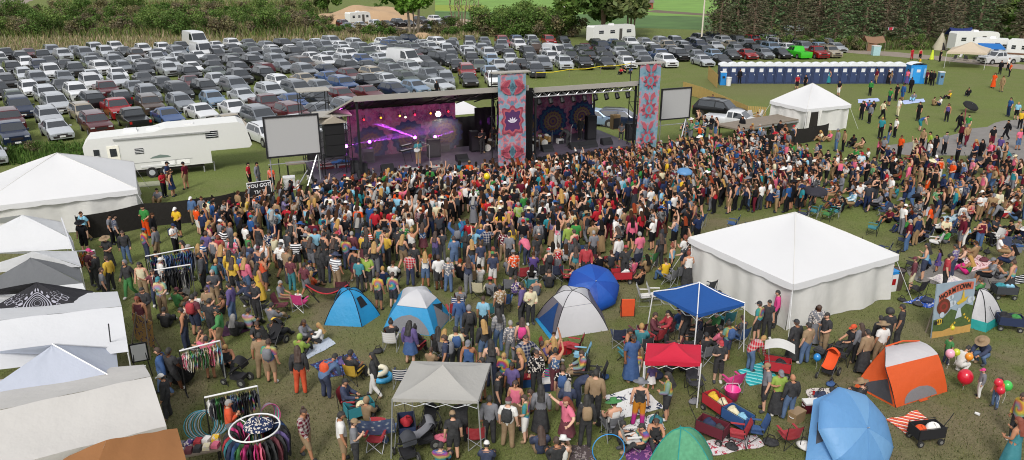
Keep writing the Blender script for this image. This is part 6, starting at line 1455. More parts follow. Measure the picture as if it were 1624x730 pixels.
# ------------------------------------------------------------------ blankets
def blanket(pts, mat, label, z=.02, name='blanket'):
    p = [gp(*q) for q in pts]; c = sum(p, Vector()) / len(p); q = [a - c for a in p]; ph = R.uniform(0, 6)
    def fn(u, v): a = q[0].lerp(q[1], u).lerp(q[3].lerp(q[2], u), v); n_ = mnoise.noise(a * 2.3 + Vector((ph, 0, 0))); a.z = z + .03 * abs(n_) ; a += Vector((mnoise.noise(a * 1.4 + Vector((0, ph, 0))), mnoise.noise(a * 1.4 + Vector((ph, ph, 0))), 0)) * .12; return a
    m = MB(); m.grid(fn, 18, 14); m.grid(lambda u, v: Vector(fn(u, v)) - Vector((0, 0, .012)), 18, 14)
    o = m.build(name, mat, None, True, c); return tag(o, label, name.replace('_', ' '), 'blankets and mats on the grass')
def patmat(name, kind, a, b, c=None, sc=3.0):
    m = bpy.data.materials.new(name); nt, bs = nodes(m); bs.inputs['Roughness'].default_value = .95; tc = N(nt, 'ShaderNodeTexCoord').outputs['Object']; sx = N(nt, 'ShaderNodeSeparateXYZ'); nt.links.new(tc, sx.inputs[0])
    a, b = srgb(a), srgb(b); c = srgb(c or '#ffffff')
    if kind == 'stripe': d = mth(nt, 'FRACT', mth(nt, 'MULTIPLY', mth(nt, 'ADD', sx.outputs[1], mth(nt, 'MULTIPLY', sx.outputs[0], .45)), sc)); col = ramp(nt, d, [(0, a), (.3, b), (.55, c), (.8, a)], 'CONSTANT')
    elif kind == 'spots': d = noise(nt, tc, sc * 2, 2); col = ramp(nt, d, [(0, a), (.56, b), (.66, c)], 'CONSTANT')
    elif kind == 'check': ch = N(nt, 'ShaderNodeTexChecker'); ch.inputs['Scale'].default_value = sc; nt.links.new(tc, ch.inputs[0]); col = mixc(nt, ch.outputs[1], a, b)
    else: col = mixc(nt, noise(nt, tc, sc * 3, 4), a, b)
    nt.links.new(col, bs.inputs['Base Color']); return m
BL = [([(955, 628), (1018, 613), (1052, 648), (985, 664)], patmat('white tapestry', 'spots', '#d8d8d6', '#23304f', '#d8d8d6', 1.5), 'white blanket printed with navy marks left of the red canopy'),
 ([(978, 682), (1040, 656), (1058, 682), (1000, 700)], patmat('zigzag blanket', 'spots', '#d0d0d0', '#151518', '#d0d0d0', 6), 'black and white zigzag blanket under the tie-dye trousers'),
 ([(1170, 588), (1212, 575), (1236, 605), (1190, 614)], patmat('turquoise mat', 'stripe', '#1f9aa0', '#9fd8d4', '#2ab0b4', 4), 'turquoise striped mat by the red child wagon'),
 ([(1407, 668), (1455, 652), (1482, 672), (1440, 692)], patmat('striped towel', 'stripe', '#d8653a', '#e8e0d0', '#c0304a', 4.5), 'orange red and white striped towel by the black wagon'),
 ([(465, 565), (520, 535), (532, 545), (490, 570)], patmat('pale blanket', 'noise', '#b8c0c8', '#9fa8b8'), 'pale blue-white blanket under the sitting friends'),
 ([(490, 578), (560, 560), (580, 590), (520, 600)], patmat('dark galaxy blanket', 'spots', '#2a2450', '#3f6fa0', '#8a3f8a', 4), 'dark purple and blue blanket beside the yellow chair'),
 ([(848, 588), (888, 582), (892, 598), (850, 602)], patmat('bright mat', 'stripe', '#c03a8a', '#3fae6a', '#3a86c0', 5), 'pink green and blue mat right of the blue cooler'),
 ([(1505, 418), (1548, 404), (1590, 420), (1540, 432)], patmat('rose quilt', 'spots', '#d8b8b8', '#8a2a3a', '#e0d8d0', 4), 'rose and white quilt spread on the right gravel patch'),
 ([(1470, 442), (1500, 434), (1530, 445), (1500, 452)], patmat('cream quilt', 'spots', '#d8d0c8', '#b8a8b8', '#d8d0c8', 4), 'cream patterned quilt behind the painted board'),
 ([(1594, 445), (1640, 432), (1660, 444), (1605, 452)], patmat('black white stripe', 'stripe', '#151518', '#d8d8d8', '#151518', 3), 'black and white striped blanket at the right edge'),
 ([(1430, 480), (1470, 470), (1488, 480), (1478, 490)], patmat('blue blanket roll', 'spots', '#1f4fae', '#e0e0e0', '#1f4fae', 5), 'blue and white towel left of the painted board'),
 ([(1427, 335), (1480, 328), (1500, 340), (1440, 345)], patmat('grey rug', 'noise', '#9a9aa0', '#c0c0c4'), 'pale rug among the right crowd'),
 ([(1490, 345), (1530, 338), (1540, 352), (1500, 358)], patmat('blue white rug', 'spots', '#8fb0c0', '#d8d8d8', '#506878', 4), 'blue grey patterned rug in the right crowd'),
 ([(1528, 372), (1558, 366), (1565, 384), (1535, 388)], patmat('yellow teal towel', 'spots', '#c8a83a', '#2f9a9a', '#d88a3a', 4), 'yellow and teal towel with the reclining man at right'),
 ([(1280, 620), (1315, 615), (1320, 632), (1285, 640)], patmat('white print blanket', 'spots', '#c8c0b8', '#3a2a30', '#d8d0c8', 5), 'white and black print blanket beside the pale blue shelter'),
 ([(880, 712), (930, 705), (945, 728), (890, 740)], patmat('brown mudcloth', 'spots', '#4a3f40', '#8a8080', '#4a3f40', 5), 'brown patterned blanket at the bottom centre'),
 ([(985, 712), (1040, 700), (1060, 722), (1000, 742)], patmat('purple blanket', 'spots', '#5a2f6a', '#a86a9a', '#301a40', 4), 'purple blanket at the left of the green tent'),
 ([(1110, 700), (1200, 690), (1215, 708), (1130, 725)], patmat('white pink blanket', 'spots', '#d0c8c8', '#a83a4a', '#d0c8c8', 3), 'white and rose blanket under the red and blue chairs'),
 ([(345, 520), (385, 512), (395, 525), (355, 535)], patmat('plum blanket', 'noise', '#3a1f3a', '#5a3050'), 'plum blanket under people sitting left'),
 ([(1360, 158), (1392, 156), (1396, 161), (1362, 164)], patmat('blue field rug', 'noise', '#8fa0d0', '#c0c8e0'), 'pale blue rug on the grass far right of the distant tent'),
 ([(1338, 264), (1378, 258), (1385, 266), (1345, 272)], patmat('pink rug', 'noise', '#b88a98', '#d0b0b8'), 'dusty pink blanket in the clearing of the right crowd'),
 ([(1430, 160), (1465, 157), (1468, 162), (1434, 166)], patmat('blue rug', 'noise', '#6a88c8', '#d0d8e8'), 'blue and white blanket under people on the far right lawn')]
for pts, mt, lb in BL: blanket(pts, mt, lb)
# ------------------------------------------------------------------ clothes racks
GAR = {}
def garment_mesh(i):
    if i in GAR: return GAR[i]
    w, l = [(.50, .75), (.46, .95), (.42, .62), (.5, 1.05)][i]
    def fn(side): return lambda u, v: ((u - .5) * w * (.62 + .38 * min(1, v * 4)) * (1 + .08 * sin(v * 5)), side * (.045 + .03 * sin(u * 9 + v * 4)) * min(1, v * 5 + .15), -.06 - .10 * abs(u - .5) * 2 - (l - .1) * v)
    m = MB(); m.grid(fn(1), 8, 6); m.grid(fn(-1), 8, 6); m.tube([(0, 0, -.05), (0, 0, .02), (.02, 0, .03)], .008, 4)
    GAR[i] = (m.mesh('garment', M_cloth, True), m.mesh('garment', M_flor, True), m.mesh('garment', M_tie, True)); return GAR[i]
def rack(label, short, p0, p1, h, cols, n, pr=.25, kinds=(0, 1, 2, 3)):
    A, B = gp(*p0), gp(*p1); d = B - A; L = d.length; ang = atan2(d.y, d.x)
    t = thing('clothes_rack', label, 'clothes rack', A, ang); MB().tube([(0, 0, h), (L, 0, h)], .03, 6).build('rail', M_white, t)
    for x in (0, L):
        MB().cyl((x, 0, 0), (x, 0, h), .022, None, 6).build('upright', M_blk if x == 0 else M_steel, t); MB().tube([(x, -.3, .03), (x, .3, .03)], .02, 5).build('foot', M_blk, t)
    lm('the ' + short, (A + B) / 2)
    for k in range(n):
        x = .12 + (L - .24) * k / (n - 1) + R.uniform(-.02, .02); c = R.choice(cols); me = garment_mesh(R.choice(kinds)); v = 0 if R.random() > pr else R.choice((1, 2)); p = A + Vector((cos(ang), sin(ang), 0)) * x + Vector((0, 0, h - .035))
        o = link('hanging_garment', me[v], None, p, ang + pi / 2 + R.uniform(-.25, .25), RGB[c]); kind = ('', 'patterned ', 'tie-dye ')[v]
        tag(o, '%s%s garment on a hanger, %s from the left on the %s' % (kind, CW[c], ORD[k], short), 'garment', 'garments on the ' + short)
rack('clothes rack with blue denim garments left of the crowd', 'denim rack', (240, 462), (316, 446), 1.75, 'bbdnkgwb', 20, .2)
rack('clothes rack with black garments and a white rail', 'black rack', (248, 487), (311, 476), 1.75, 'kkkkawk', 18, .05)
rack('clothes rack of pastel shirts with a bent white rail', 'pastel rack', (296, 626), (359, 608), 1.75, 'wpugcvwtse', 24, .5, (2, 0))
rack('clothes rack of grey and black shirts with green at its end', 'grey rack', (336, 706), (418, 686), 1.75, 'kgawkadge', 20, .2)
rack('short rack of rainbow shirts by the first white stall', 'rainbow rack', (130, 448), (160, 446), 1.6, 'oyverbo', 10, .7, (0, 2))
c = gp(413, 745); t = thing('round_clothes_rack', 'round white clothes carousel at the bottom left', 'clothes rack', c); MB().tube([(.72 * cos(k * pi / 14), .72 * sin(k * pi / 14), 1.5) for k in range(28)], .028, 6, 0, True).build('rail', M_white, t, True)
MB().cyl((0, 0, 0), (0, 0, 1.5), .03).build('pole', M_steel, t); [MB().cyl((0, 0, 1.48), (.7 * cos(k * 2.1 + .4), .7 * sin(k * 2.1 + .4), 1.5), .015, None, 5).build('spoke', M_white, t) for k in range(3)]; [MB().cyl((0, 0, .3), (.6 * cos(k * 1.57), .6 * sin(k * 1.57), .02), .018, None, 5).build('leg', M_blk, t) for k in range(4)]
cs = 'kkrtnbefkfpkkmkvkkbn'
for k in range(30):
    a = 2 * pi * k / 30 + pi; cc = cs[k % 20]; o = link('hanging_garment', garment_mesh(R.choice((0, 1, 3)))[0], None, c + Vector((.72 * cos(a), .72 * sin(a), 1.47)), a, RGB[cc]); tag(o, '%s garment, %s hanger clockwise on the round white carousel' % (CW[cc], ORD[k]), 'garment', 'garments on the round carousel')
lm('the round carousel', c)
o = MB().grid(lambda u, v: (.45 * sin(v * 1.57) * cos(u * 6.28), .4 * sin(v * 1.57) * sin(u * 6.28), .22 * cos(v * 1.57) * (1 + .3 * sin(u * 20))), 18, 6).build('folded_clothes', M_flor, None, True, c + Vector((.1, .05, 1.52))); o.color = (*RGB['n'], 1); tag(o, 'heap of navy and white clothes on top of the round carousel', 'clothes')
# hoops
def hoop(c, r, w, mat, tilt, rz, label, name='hula_hoop', n=28):
    o = MB().tube([(r * cos(2 * pi * k / n), r * sin(2 * pi * k / n), 0) for k in range(n)], w, 6, 0, True).build(name, mat, None, True, c); o.rotation_euler = (tilt, 0, rz); tag(o, label, 'hula hoop', 'hula hoops for sale' if 'coil' in label or 'pink' in label else None)
    if 'group' in o and o['group'] is None: del o['group']
    return o
hm = [P('hoop teal', '#3aa0b8', .3, var=.1), P('hoop pale', '#b8c4c8', .3), P('hoop sky', '#6ab0d0', .3), P('hoop white', '#d0d0d0', .3)]; b = gp(322, 694)
for k in range(9): hoop(b + Vector((-.05 + .05 * k, .03 * k, .47 - .008 * k)), .46 - .012 * (k % 3), .014, hm[k % 4], radians(72), .5, '%s hoop, %s of the coil of hoops leaning by the grey rack' % (['teal', 'pale grey', 'sky blue', 'white'][k % 4], ORD[k]))
pm = P('hoop pink', '#d85a9a', .3, var=.3, scale=14); b = gp(430, 680)
for k in range(5): hoop(b + Vector((-.03 * k, .05 * k, .45)), .42 - .02 * k, .016, pm if k % 2 == 0 else P('hoop mint', '#5fc0a8', .3, var=.3, scale=14), radians(78), 1.0 + .06 * k, '%s hoop, %s in the pink-banded stack at the grey rack end' % (['pink', 'mint'][k % 2], ORD[k]))
hoop(gp(964, 735) + Vector((0, 0, .5)), .5, .014, P('hoop bright blue', '#2a8ad0', .3), radians(80), .1, 'bright blue hoop upright before the grey camp chairs')
hoop(gp(1302, 548) + Vector((0, 0, .55)), .45, .012, P('hoop gold', '#b88a4a', .3), radians(75), .8, 'golden hoop at the printed-dress woman by the big white tent')
# goods table
t = thing('goods_table', 'table of folded goods at the brown stall corner', 'table', gp(320, 742), .35); MB().box((0, 0, .75), (1.3, .8, .05)).build('tabletop', M_wood, t); [MB().cyl((x, y, 0), (x, y, .74), .025, None, 6).build('leg', M_blk, t) for x in (-.55, .55) for y in (-.3, .3)]
for k in range(10):
    cc = 'wmkcpgvrwy'[k]; p = Matrix.Translation(gp(320, 742)) @ Matrix.Rotation(.35, 4, 'Z') @ Vector((-.5 + .25 * (k % 5), -.2 + .38 * (k // 5), .78)); o = MB().box((0, 0, .06), (.21, .27, .12), R.uniform(-.2, .2), 0, None, .9).build('folded_cloth', M_flor if k % 3 == 0 else M_cloth, None, False, p); o.color = (*RGB[cc], 1); tag(o, '%s folded cloth on the goods table, %s row, %s from left' % (CW[cc], ['front', 'back'][k // 5], ORD[k % 5]), 'cloth', 'folded cloths on the goods table')
# easel picture near the long white stall, tapestry on a pole
t = thing('display_easel', 'wooden easel with gold brown hanging cloth by the long white stall', 'easel', gp(232, 560), -.5); MB().slab([(-.55, 0, .5), (.55, 0, .35), (.6, .05, 1.5), (-.5, .05, 1.6)], .04).build('cloth_panel', patmat('gold tapestry', 'spots', '#8a6a3a', '#3a3050', '#a88a4a', 4), t); [MB().cyl((s * .6, -.25, 0), (s * .25, .05, 1.7), .025, None, 6).build('leg', M_wood, t) for s in (-1, 1)]; MB().cyl((0, .6, 0), (0, .08, 1.6), .025, None, 6).build('leg', M_wood, t)
t = thing('display_easel', 'small easel with a black framed picture by the long white stall', 'easel', gp(228, 597), .4); MB().box((0, 0, 1.0), (.5, .03, .65)).build('picture', M_white, t); MB().box((0, .02, 1.0), (.6, .04, .75)).build('frame', M_blk, t); [MB().cyl((s * .3, -.1, 0), (s * .15, .05, 1.4), .02, None, 6).build('leg', M_blk, t) for s in (-1, 1)]
t = thing('bean_bag_chair', 'large round black bean bag chair by the pastel rack', 'chair', gp(289, 606)); MB().sphere((0, 0, .46), (.52, .5, .5), 18, 12).build('bag', P('black plush', '#101013', .95, var=.4, scale=20, bump=.8, bscale=30), t, True)
MB().lathe([(.06, .93), (.08, .96), (.05, 1.0), (0, 1.0)], 10).build('tuft', M_blk, t)
# hammock frame behind sky blue tent
t = thing('hammock', 'red and black hammock on slanting black poles behind the sky blue tent', 'hammock', gp(520, 480)); MB().grid(lambda u, v: (-.9 + 1.9 * u, (v - .5) * .7 * sin(pi * (.1 + .8 * u)), .75 - .35 * sin(pi * u) + .16 * abs(v - .5) * 2), 14, 6).build('bed', fabric('dark hammock', '#2a1418', .1), t, True); MB().tube([(-.9 + 1.9 * k / 10, -.3 * sin(pi * (.1 + .08 * k)), .92 - .35 * sin(pi * k / 10)) for k in range(11)], .03, 5).build('edge', P('red trim', '#a82a30', .8), t)
for s, a in ((-1, -.9), (1, 1.0)): MB().cyl((a - s * .5, 0, 0), (a + s * .05, 0, .8), .025, None, 6).build('pole', M_blk, t)
# cushions, bags, balloons, ball, cups
def bag(x, y, col, label, s=.25, z=0):
    m = MB(); m.grid(lambda u, v: (s * sin(v * pi) * cos(u * 6.28) * (1 + .12 * sin(u * 12.5)), s * .75 * sin(v * pi) * sin(u * 6.28), s * (1 - cos(v * pi)) * .42 * (1 + .18 * sin(u * 19 + v * 7))), 16, 9)
    t = thing('duffel_bag', label, 'bag', gp(x, y, 0) + Vector((0, 0, z)), R.uniform(0, 6), 'bags on the grass'); link('body', m.mesh('body', M_cloth, True), t, color=RGB[col]); MB().tube([(-s * .5, 0, s * 1.0), (-s * .3, 0, s * 1.45), (s * .3, 0, s * 1.45), (s * .5, 0, s * 1.0)], .02, 5).build('strap', M_dark, t)
for x, y, c_ in [(600, 560, 'k'), (833, 493, 'k'), (1300, 632, 'n'), (1317, 612, 'b'), (1325, 625, 'k'), (1118, 678, 'c'), (1275, 712, 'w'), (890, 590, 'k'), (740, 560, 'b'), (1160, 712, 'k'), (1430, 478, 'k'), (1455, 485, 'a'), (1470, 480, 'n'), (1550, 398, 'k'), (1565, 402, 'k'), (1100, 640, 'g'), (1222, 706, 'k'), (1042, 600, 'n'), (1060, 590, 'k'), (960, 600, 'b'), (1040, 672, 't'), (545, 578, 'v'), (558, 585, 'p'), (1020, 545, 'g'), (1075, 580, 'g'), (1488, 418, 'b'), (1560, 415, 'm'), (610, 700, 'b'), (700, 700, 'p'), (665, 690, 'r')]:
    p = gp(x, y); bag(x, y, c_, pick(wherecands('%s bag on the grass' % CW[c_], p)), R.uniform(.18, .3))
def balloon(x, y, z, col, label, r=.17):
    p = gp(x, y, z); t = thing('balloon', label, 'balloon', p); m = MB(); m.lathe([(.001, r * 1.15)] + [(r * sin(k * pi / 12) * (1 - .12 * (k > 7) * (k - 7) / 5), r * 1.15 * cos(k * pi / 12)) for k in range(1, 12)] + [(.02, -r * 1.25), (.03, -r * 1.35)], 16); m.build('balloon', P('balloon ' + col, col, .25, var=0, coat=.4), t, True); MB().tube([(0, 0, -r * 1.3), (.05, .02, -r * 2.6), (0, 0, -r * 4)], .006, 4).build('string', M_white, t)
for a in [(1531, 598, .55, '#c01830', 'big red balloon by the girl in the pink cap', .26), (1597, 612, .9, '#3fae4a', 'green balloon beside two red ones at the orange-shirted girl'), (1584, 607, 1.0, '#c8283a', 'upper red balloon at the orange-shirted girl', .14), (1587, 619, .8, '#c02036', 'lower red balloon at the orange-shirted girl', .14), (1517, 559, .9, '#b8c030', 'yellow-green balloon behind the crouching white hoodie', .13), (1507, 561, .95, '#e0a0b4', 'pink balloon by the boy in the green shirt', .16), (1537, 566, .8, '#e08a2a', 'orange balloon between the crouching people', .14), (1296, 567, .5, '#2a80c0', 'blue balloon on the grass beside the orange stroller', .14), (772, 280, 1.9, '#d8c020', 'yellow balloon over the heads near the stage front', .2), (1510, 520, .3, '#c8c030', 'yellow balloon right of the orange tent top', .1)]: balloon(*a)
o = MB().cyl((0, 0, 0), (0, 0, .14), .045, .055, 10).build('paper_cup', M_white, None, False, gp(1546, 657)); o.rotation_euler = (1.5, 0, .6); o.location.z = .05; tag(o, 'white paper cup lying on the grass below the girls with balloons', 'cup')
for i, (x, y) in enumerate([(600, 597), (607, 602)]): o = MB().tube([(.3 * cos(k * pi / 10), .3 * sin(k * pi / 10), .1) for k in range(20)], .1, 8, 0, True).build('swim_ring', P(['ring pastel', 'ring blue'][i], ['#d0c8b0', '#3a9ac8'][i], .4, var=.2, scale=3), None, True, gp(x, y) + Vector((0, 0, .14 * (1 - i)))); tag(o, ['pale pastel inflatable ring on the grass behind the black hoodie', 'blue inflatable ring by the pastel one on the grass'][i], 'inflatable ring')
umb = umbrella_shelter('small dark umbrella sunshade over a seat behind the big white tent', (1288, 338), .75, .3, 0, .12, [fabric('dark parasol', '#26242e', .1)], 'the dark parasol', 8, 1.35)
umb2 = umbrella_shelter('blue open umbrella held up in the middle crowd', (1082, 320), .5, .25, 0, .15, [Mlb], 'the held umbrella', 8, 1.95)
umb3 = umbrella_shelter('black umbrella opened on the far right lawn', (1537, 178), .8, .35, .4, .5, [fabric('black parasol', '#151518', .1)], 'the lawn umbrella', 8, .6)
o = MB().tube([gp(1527, 212), gp(1532, 172, 2.2)], .05, 6).build('flag_pole', P('dark red pole', '#7a2f3a', .6)); tag(o, 'dark red pole standing by the gravel patch', 'pole')
# teepee and wood camp
t = thing('teepee', 'small cream teepee at the edge of the conifers', 'teepee', gp(1490, 79)); m = MB(); m.lathe([(1.35, 0), (.7, 1.5), (.12, 2.9)], 12); m.build('cover', fabric('cream canvas', '#b8b09a', .2), t, True); [MB().cyl((.1 * cos(k), .1 * sin(k), 2.75), (-.35 * cos(k), -.35 * sin(k), 3.5), .04, None, 5).build('pole', M_wood, t) for k in range(5)]; MB().slab([(-.3, -1.34, .1), (.3, -1.34, .1), (.08, -.85, 1.3), (-.08, -.85, 1.3)], .05).build('door_flap', M_dark, t)
def tarpcamp(label, x, y, col, w, h): 
    t = thing('tarp_shelter', label, 'tarp shelter', gp(x, y)); mm = fabric('tarp ' + col, col, .2); MB().grid(lambda u, v: ((u - .5) * w, (v - .5) * 3, h * (.6 + .4 * (1 - abs(2 * v - 1))) - .2 * sin(pi * u)), 8, 8).build('canopy', mm, t, True); MB().grid(lambda u, v: ((u - .5) * w * .5 - w * .2, -1.4 + .1 * sin(u * 5), v * h * .55), 6, 2).build('wall', mm, t, True); [MB().cyl((s * w / 2, q, 0), (s * w / 2, q, h * .62), .04, None, 5).build('pole', M_wood, t) for s in (-1, 1) for q in (-1.4, 1.4)]
tarpcamp('grey and orange tarp shelter under the conifers', 1382, 80, '#8a6a52', 3.2, 2.5); tarpcamp('dark blue tarp shelter in the wood behind the teepee', 1518, 74, '#1f2f6a', 4, 3.4); tarpcamp('pale grey tarp shelter deep in the wood', 1255, 60, '#9aa0a4', 4, 2.6)
fl = gp(1408, 74); t = thing('flag', 'small red white and blue striped flag hung in the wood camp', 'flag', fl); MB().grid(lambda u, v: ((u - .5) * .9, .05 * sin(u * 6), 2.9 + v * .5), 8, 4).build('cloth', patmat('flag cloth', 'stripe', '#a82a3a', '#d0d0d0', '#3a4a8a', 3), t, True); MB().tube([(-1.0, 0, 3.42), (1.0, 0, 3.42)], .03, 5).build('line', M_wood, t)
t = thing('traffic_cone', 'lime yellow cone sign beside the gravel track at right', 'cone', gp(1477, 95)); MB().lathe([(.35, .04), (.1, 1.5), (0, 1.5)], 12).build('cone', P('lime plastic', '#c0d030', .5), t); MB().box((0, 0, .03), (.8, .8, .06)).build('base', M_blk, t)
for i, (x, y) in enumerate([(1512, 97), (1520, 95), (1532, 97), (1545, 98), (1554, 96)]): chair(0, 0, R.uniform(0, 6), 'kwakw'[i], '%s folding chair, %s from the left under the far beige canopy' % (CW['kwakw'[i]], ORD[i]), 'camp', gp(x, y))
t = thing('camp_table', 'pale table with boxes under the far beige canopy', 'table', gp(1538, 93)); MB().box((0, 0, .75), (2.4, .8, .06)).build('tabletop', M_white, t); [MB().cyl((s * 1.1, q, 0), (s * 1.1, q, .74), .03, None, 5).build('leg', M_steel, t) for s in (-1, 1) for q in (-.3, .3)]
chair(0, 0, 2, 'w', 'white plastic chair by the tan fence near the open pickup door', 'camp', gp(1200, 192), 1.2)
# ------------------------------------------------------------------ people
import numpy as np
J0 = dict(pel=(0, 0, .95), wst=(0, 0, 1.10), cst=(0, 0, 1.29), nck=(0, -.01, 1.46), hdb=(0, .01, 1.53))
def sym(el, wr, ha, kn=(.10, .02, .50), an=(.11, -.03, .08), to=(.125, .13, .04), sh=(.175, -.01, 1.40), hip=(.085, 0, .90), core=None, R_=None):
    d = dict(core or J0)
    for n, v in dict(sh=sh, el=el, wr=wr, ha=ha, hip=hip, kn=kn, an=an, to=to).items():
        d[n + 'L'] = v; q = (R_ or {}).get(n, v); d[n + 'R'] = (-q[0], q[1], q[2])
    return d
POSES = {
 's': sym((.235, -.03, 1.13), (.25, .04, .89), (.25, .07, .80), R_=dict(kn=(.12, .05, .50), an=(.16, .02, .08), to=(.20, .17, .04))),
 'p': sym((.235, .0, 1.13), (.13, .20, 1.22), (.09, .25, 1.29), R_=dict(wr=(.17, .20, 1.05), ha=(.12, .26, 1.08))),
 'u': sym((.31, .05, 1.62), (.27, .12, 1.86), (.25, .15, 1.95), R_=dict(el=(.25, .02, 1.14), wr=(.2, .22, 1.15), ha=(.17, .28, 1.2))),
 'h': sym((.33, .06, 1.58), (.24, .16, 1.80), (.20, .19, 1.87)),
 'w': sym((.235, .05, 1.14), (.23, .20, .95), (.22, .24, .88), (.09, .15, .52), (.09, .22, .11), (.09, .37, .08), R_=dict(el=(.24, -.14, 1.15), wr=(.24, -.15, .91), ha=(.24, -.13, .83), kn=(.09, .01, .49), an=(.09, -.26, .16), to=(.09, -.15, .05))),
 'd': sym((.36, .06, 1.28), (.50, .22, 1.42), (.53, .26, 1.48), (.13, .10, .52), (.15, -.04, .09), (.18, .11, .04), R_=dict(el=(.36, -.04, 1.22), wr=(.46, .14, 1.12), ha=(.47, .2, 1.1))),
 'C': sym((.23, -.02, .72), (.15, .22, .66), (.11, .28, .66), (.12, .36, .50), (.12, .42, .09), (.13, .57, .04), (.175, -.16, .95), (.09, -.06, .49), dict(pel=(0, -.09, .52), wst=(0, -.13, .66), cst=(0, -.17, .84), nck=(0, -.16, 1.01), hdb=(0, -.13, 1.08))),
 'g': sym((.24, .08, .38), (.16, .32, .36), (.11, .38, .36), (.18, .36, .38), (.11, .56, .08), (.12, .71, .05), (.175, -.05, .58), (.09, .02, .13), dict(pel=(0, -.01, .15), wst=(0, -.05, .29), cst=(0, -.06, .47), nck=(0, -.04, .64), hdb=(0, -.01, .71))),
 'k': sym((.20, .28, .64), (.13, .45, .55), (.10, .5, .5), (.17, .26, .46), (.13, .0, .1), (.14, .16, .04), (.175, .05, .82), (.09, -.10, .42), dict(pel=(0, -.12, .44), wst=(0, -.06, .56), cst=(0, .02, .73), nck=(0, .1, .88), hdb=(0, .15, .94))),
 'b': sym((.20, .40, .88), (.15, .48, .66), (.14, .52, .58), sh=(.175, .28, 1.14), hip=(.085, -.09, .89), core=dict(pel=(0, -.11, .93), wst=(0, .01, 1.04), cst=(0, .17, 1.13), nck=(0, .34, 1.17), hdb=(0, .42, 1.19))),
}
RAD = dict(pel=.122, wst=.112, cst=.132, nck=.058, hdb=.05, sh=.066, el=.045, wr=.032, ha=.036, hip=.098, kn=.062, an=.043, to=.042)
EDG = [('pel', 'wst'), ('wst', 'cst'), ('cst', 'nck'), ('nck', 'hdb')] + [(a if a == 'cst' or a == 'pel' else a + s, b + s) for s in 'LR' for a, b in (('cst', 'sh'), ('sh', 'el'), ('el', 'wr'), ('wr', 'ha'), ('pel', 'hip'), ('hip', 'kn'), ('kn', 'an'), ('an', 'to'))]
def rad(n): return RAD[n if n in RAD else n[:-1]]
def skin(pose):
    J = POSES[pose]; names = list(J); me = bpy.data.meshes.new('sk'); me.from_pydata([J[n] for n in names], [(names.index(a), names.index(b)) for a, b in EDG], [])
    o = bpy.data.objects.new('sk', me); COL.objects.link(o); o.modifiers.new('s', 'SKIN'); sv = me.skin_vertices[0].data
    for i, n in enumerate(names): r = rad(n) * 1.12; sv[i].radius = (r, r); sv[i].use_root = n == 'pel'
    m = o.modifiers.new('u', 'SUBSURF'); m.levels = 1; m.render_levels = 1
    ev = o.evaluated_get(bpy.context.evaluated_depsgraph_get()); m2 = bpy.data.meshes.new_from_object(ev)
    v = [p.co.copy() for p in m2.vertices]; f = [tuple(p.vertices) for p in m2.polygons]; nr = [p.normal.copy() for p in m2.vertices]
    bpy.data.objects.remove(o); bpy.data.meshes.remove(m2); return J, v, f, nr
def nearest(J, c):
    best = None
    for a, b in EDG:
        A, B = Vector(J[a]), Vector(J[b]); d = B - A; t = max(0, min(1, (c - A).dot(d) / d.length_squared)); r = (rad(a) * (1 - t) + rad(b) * t); q = (c - (A + d * t)).length / r
        if best is None or q < best[0]: best = (q, a.rstrip('LR'), b.rstrip('LR'), t, b[-1])
    return best[1:]
def shell(v, f, nr, sel, off, flare=0):
    ids = {}; V_ = []; F_ = []
    for fi in sel:
        q = []
        for i in f[fi]:
            if i not in ids: ids[i] = len(V_); V_.append(v[i] + nr[i] * off)
            q.append(ids[i])
        F_.append(q)
    return V_, F_
class Tpl: pass
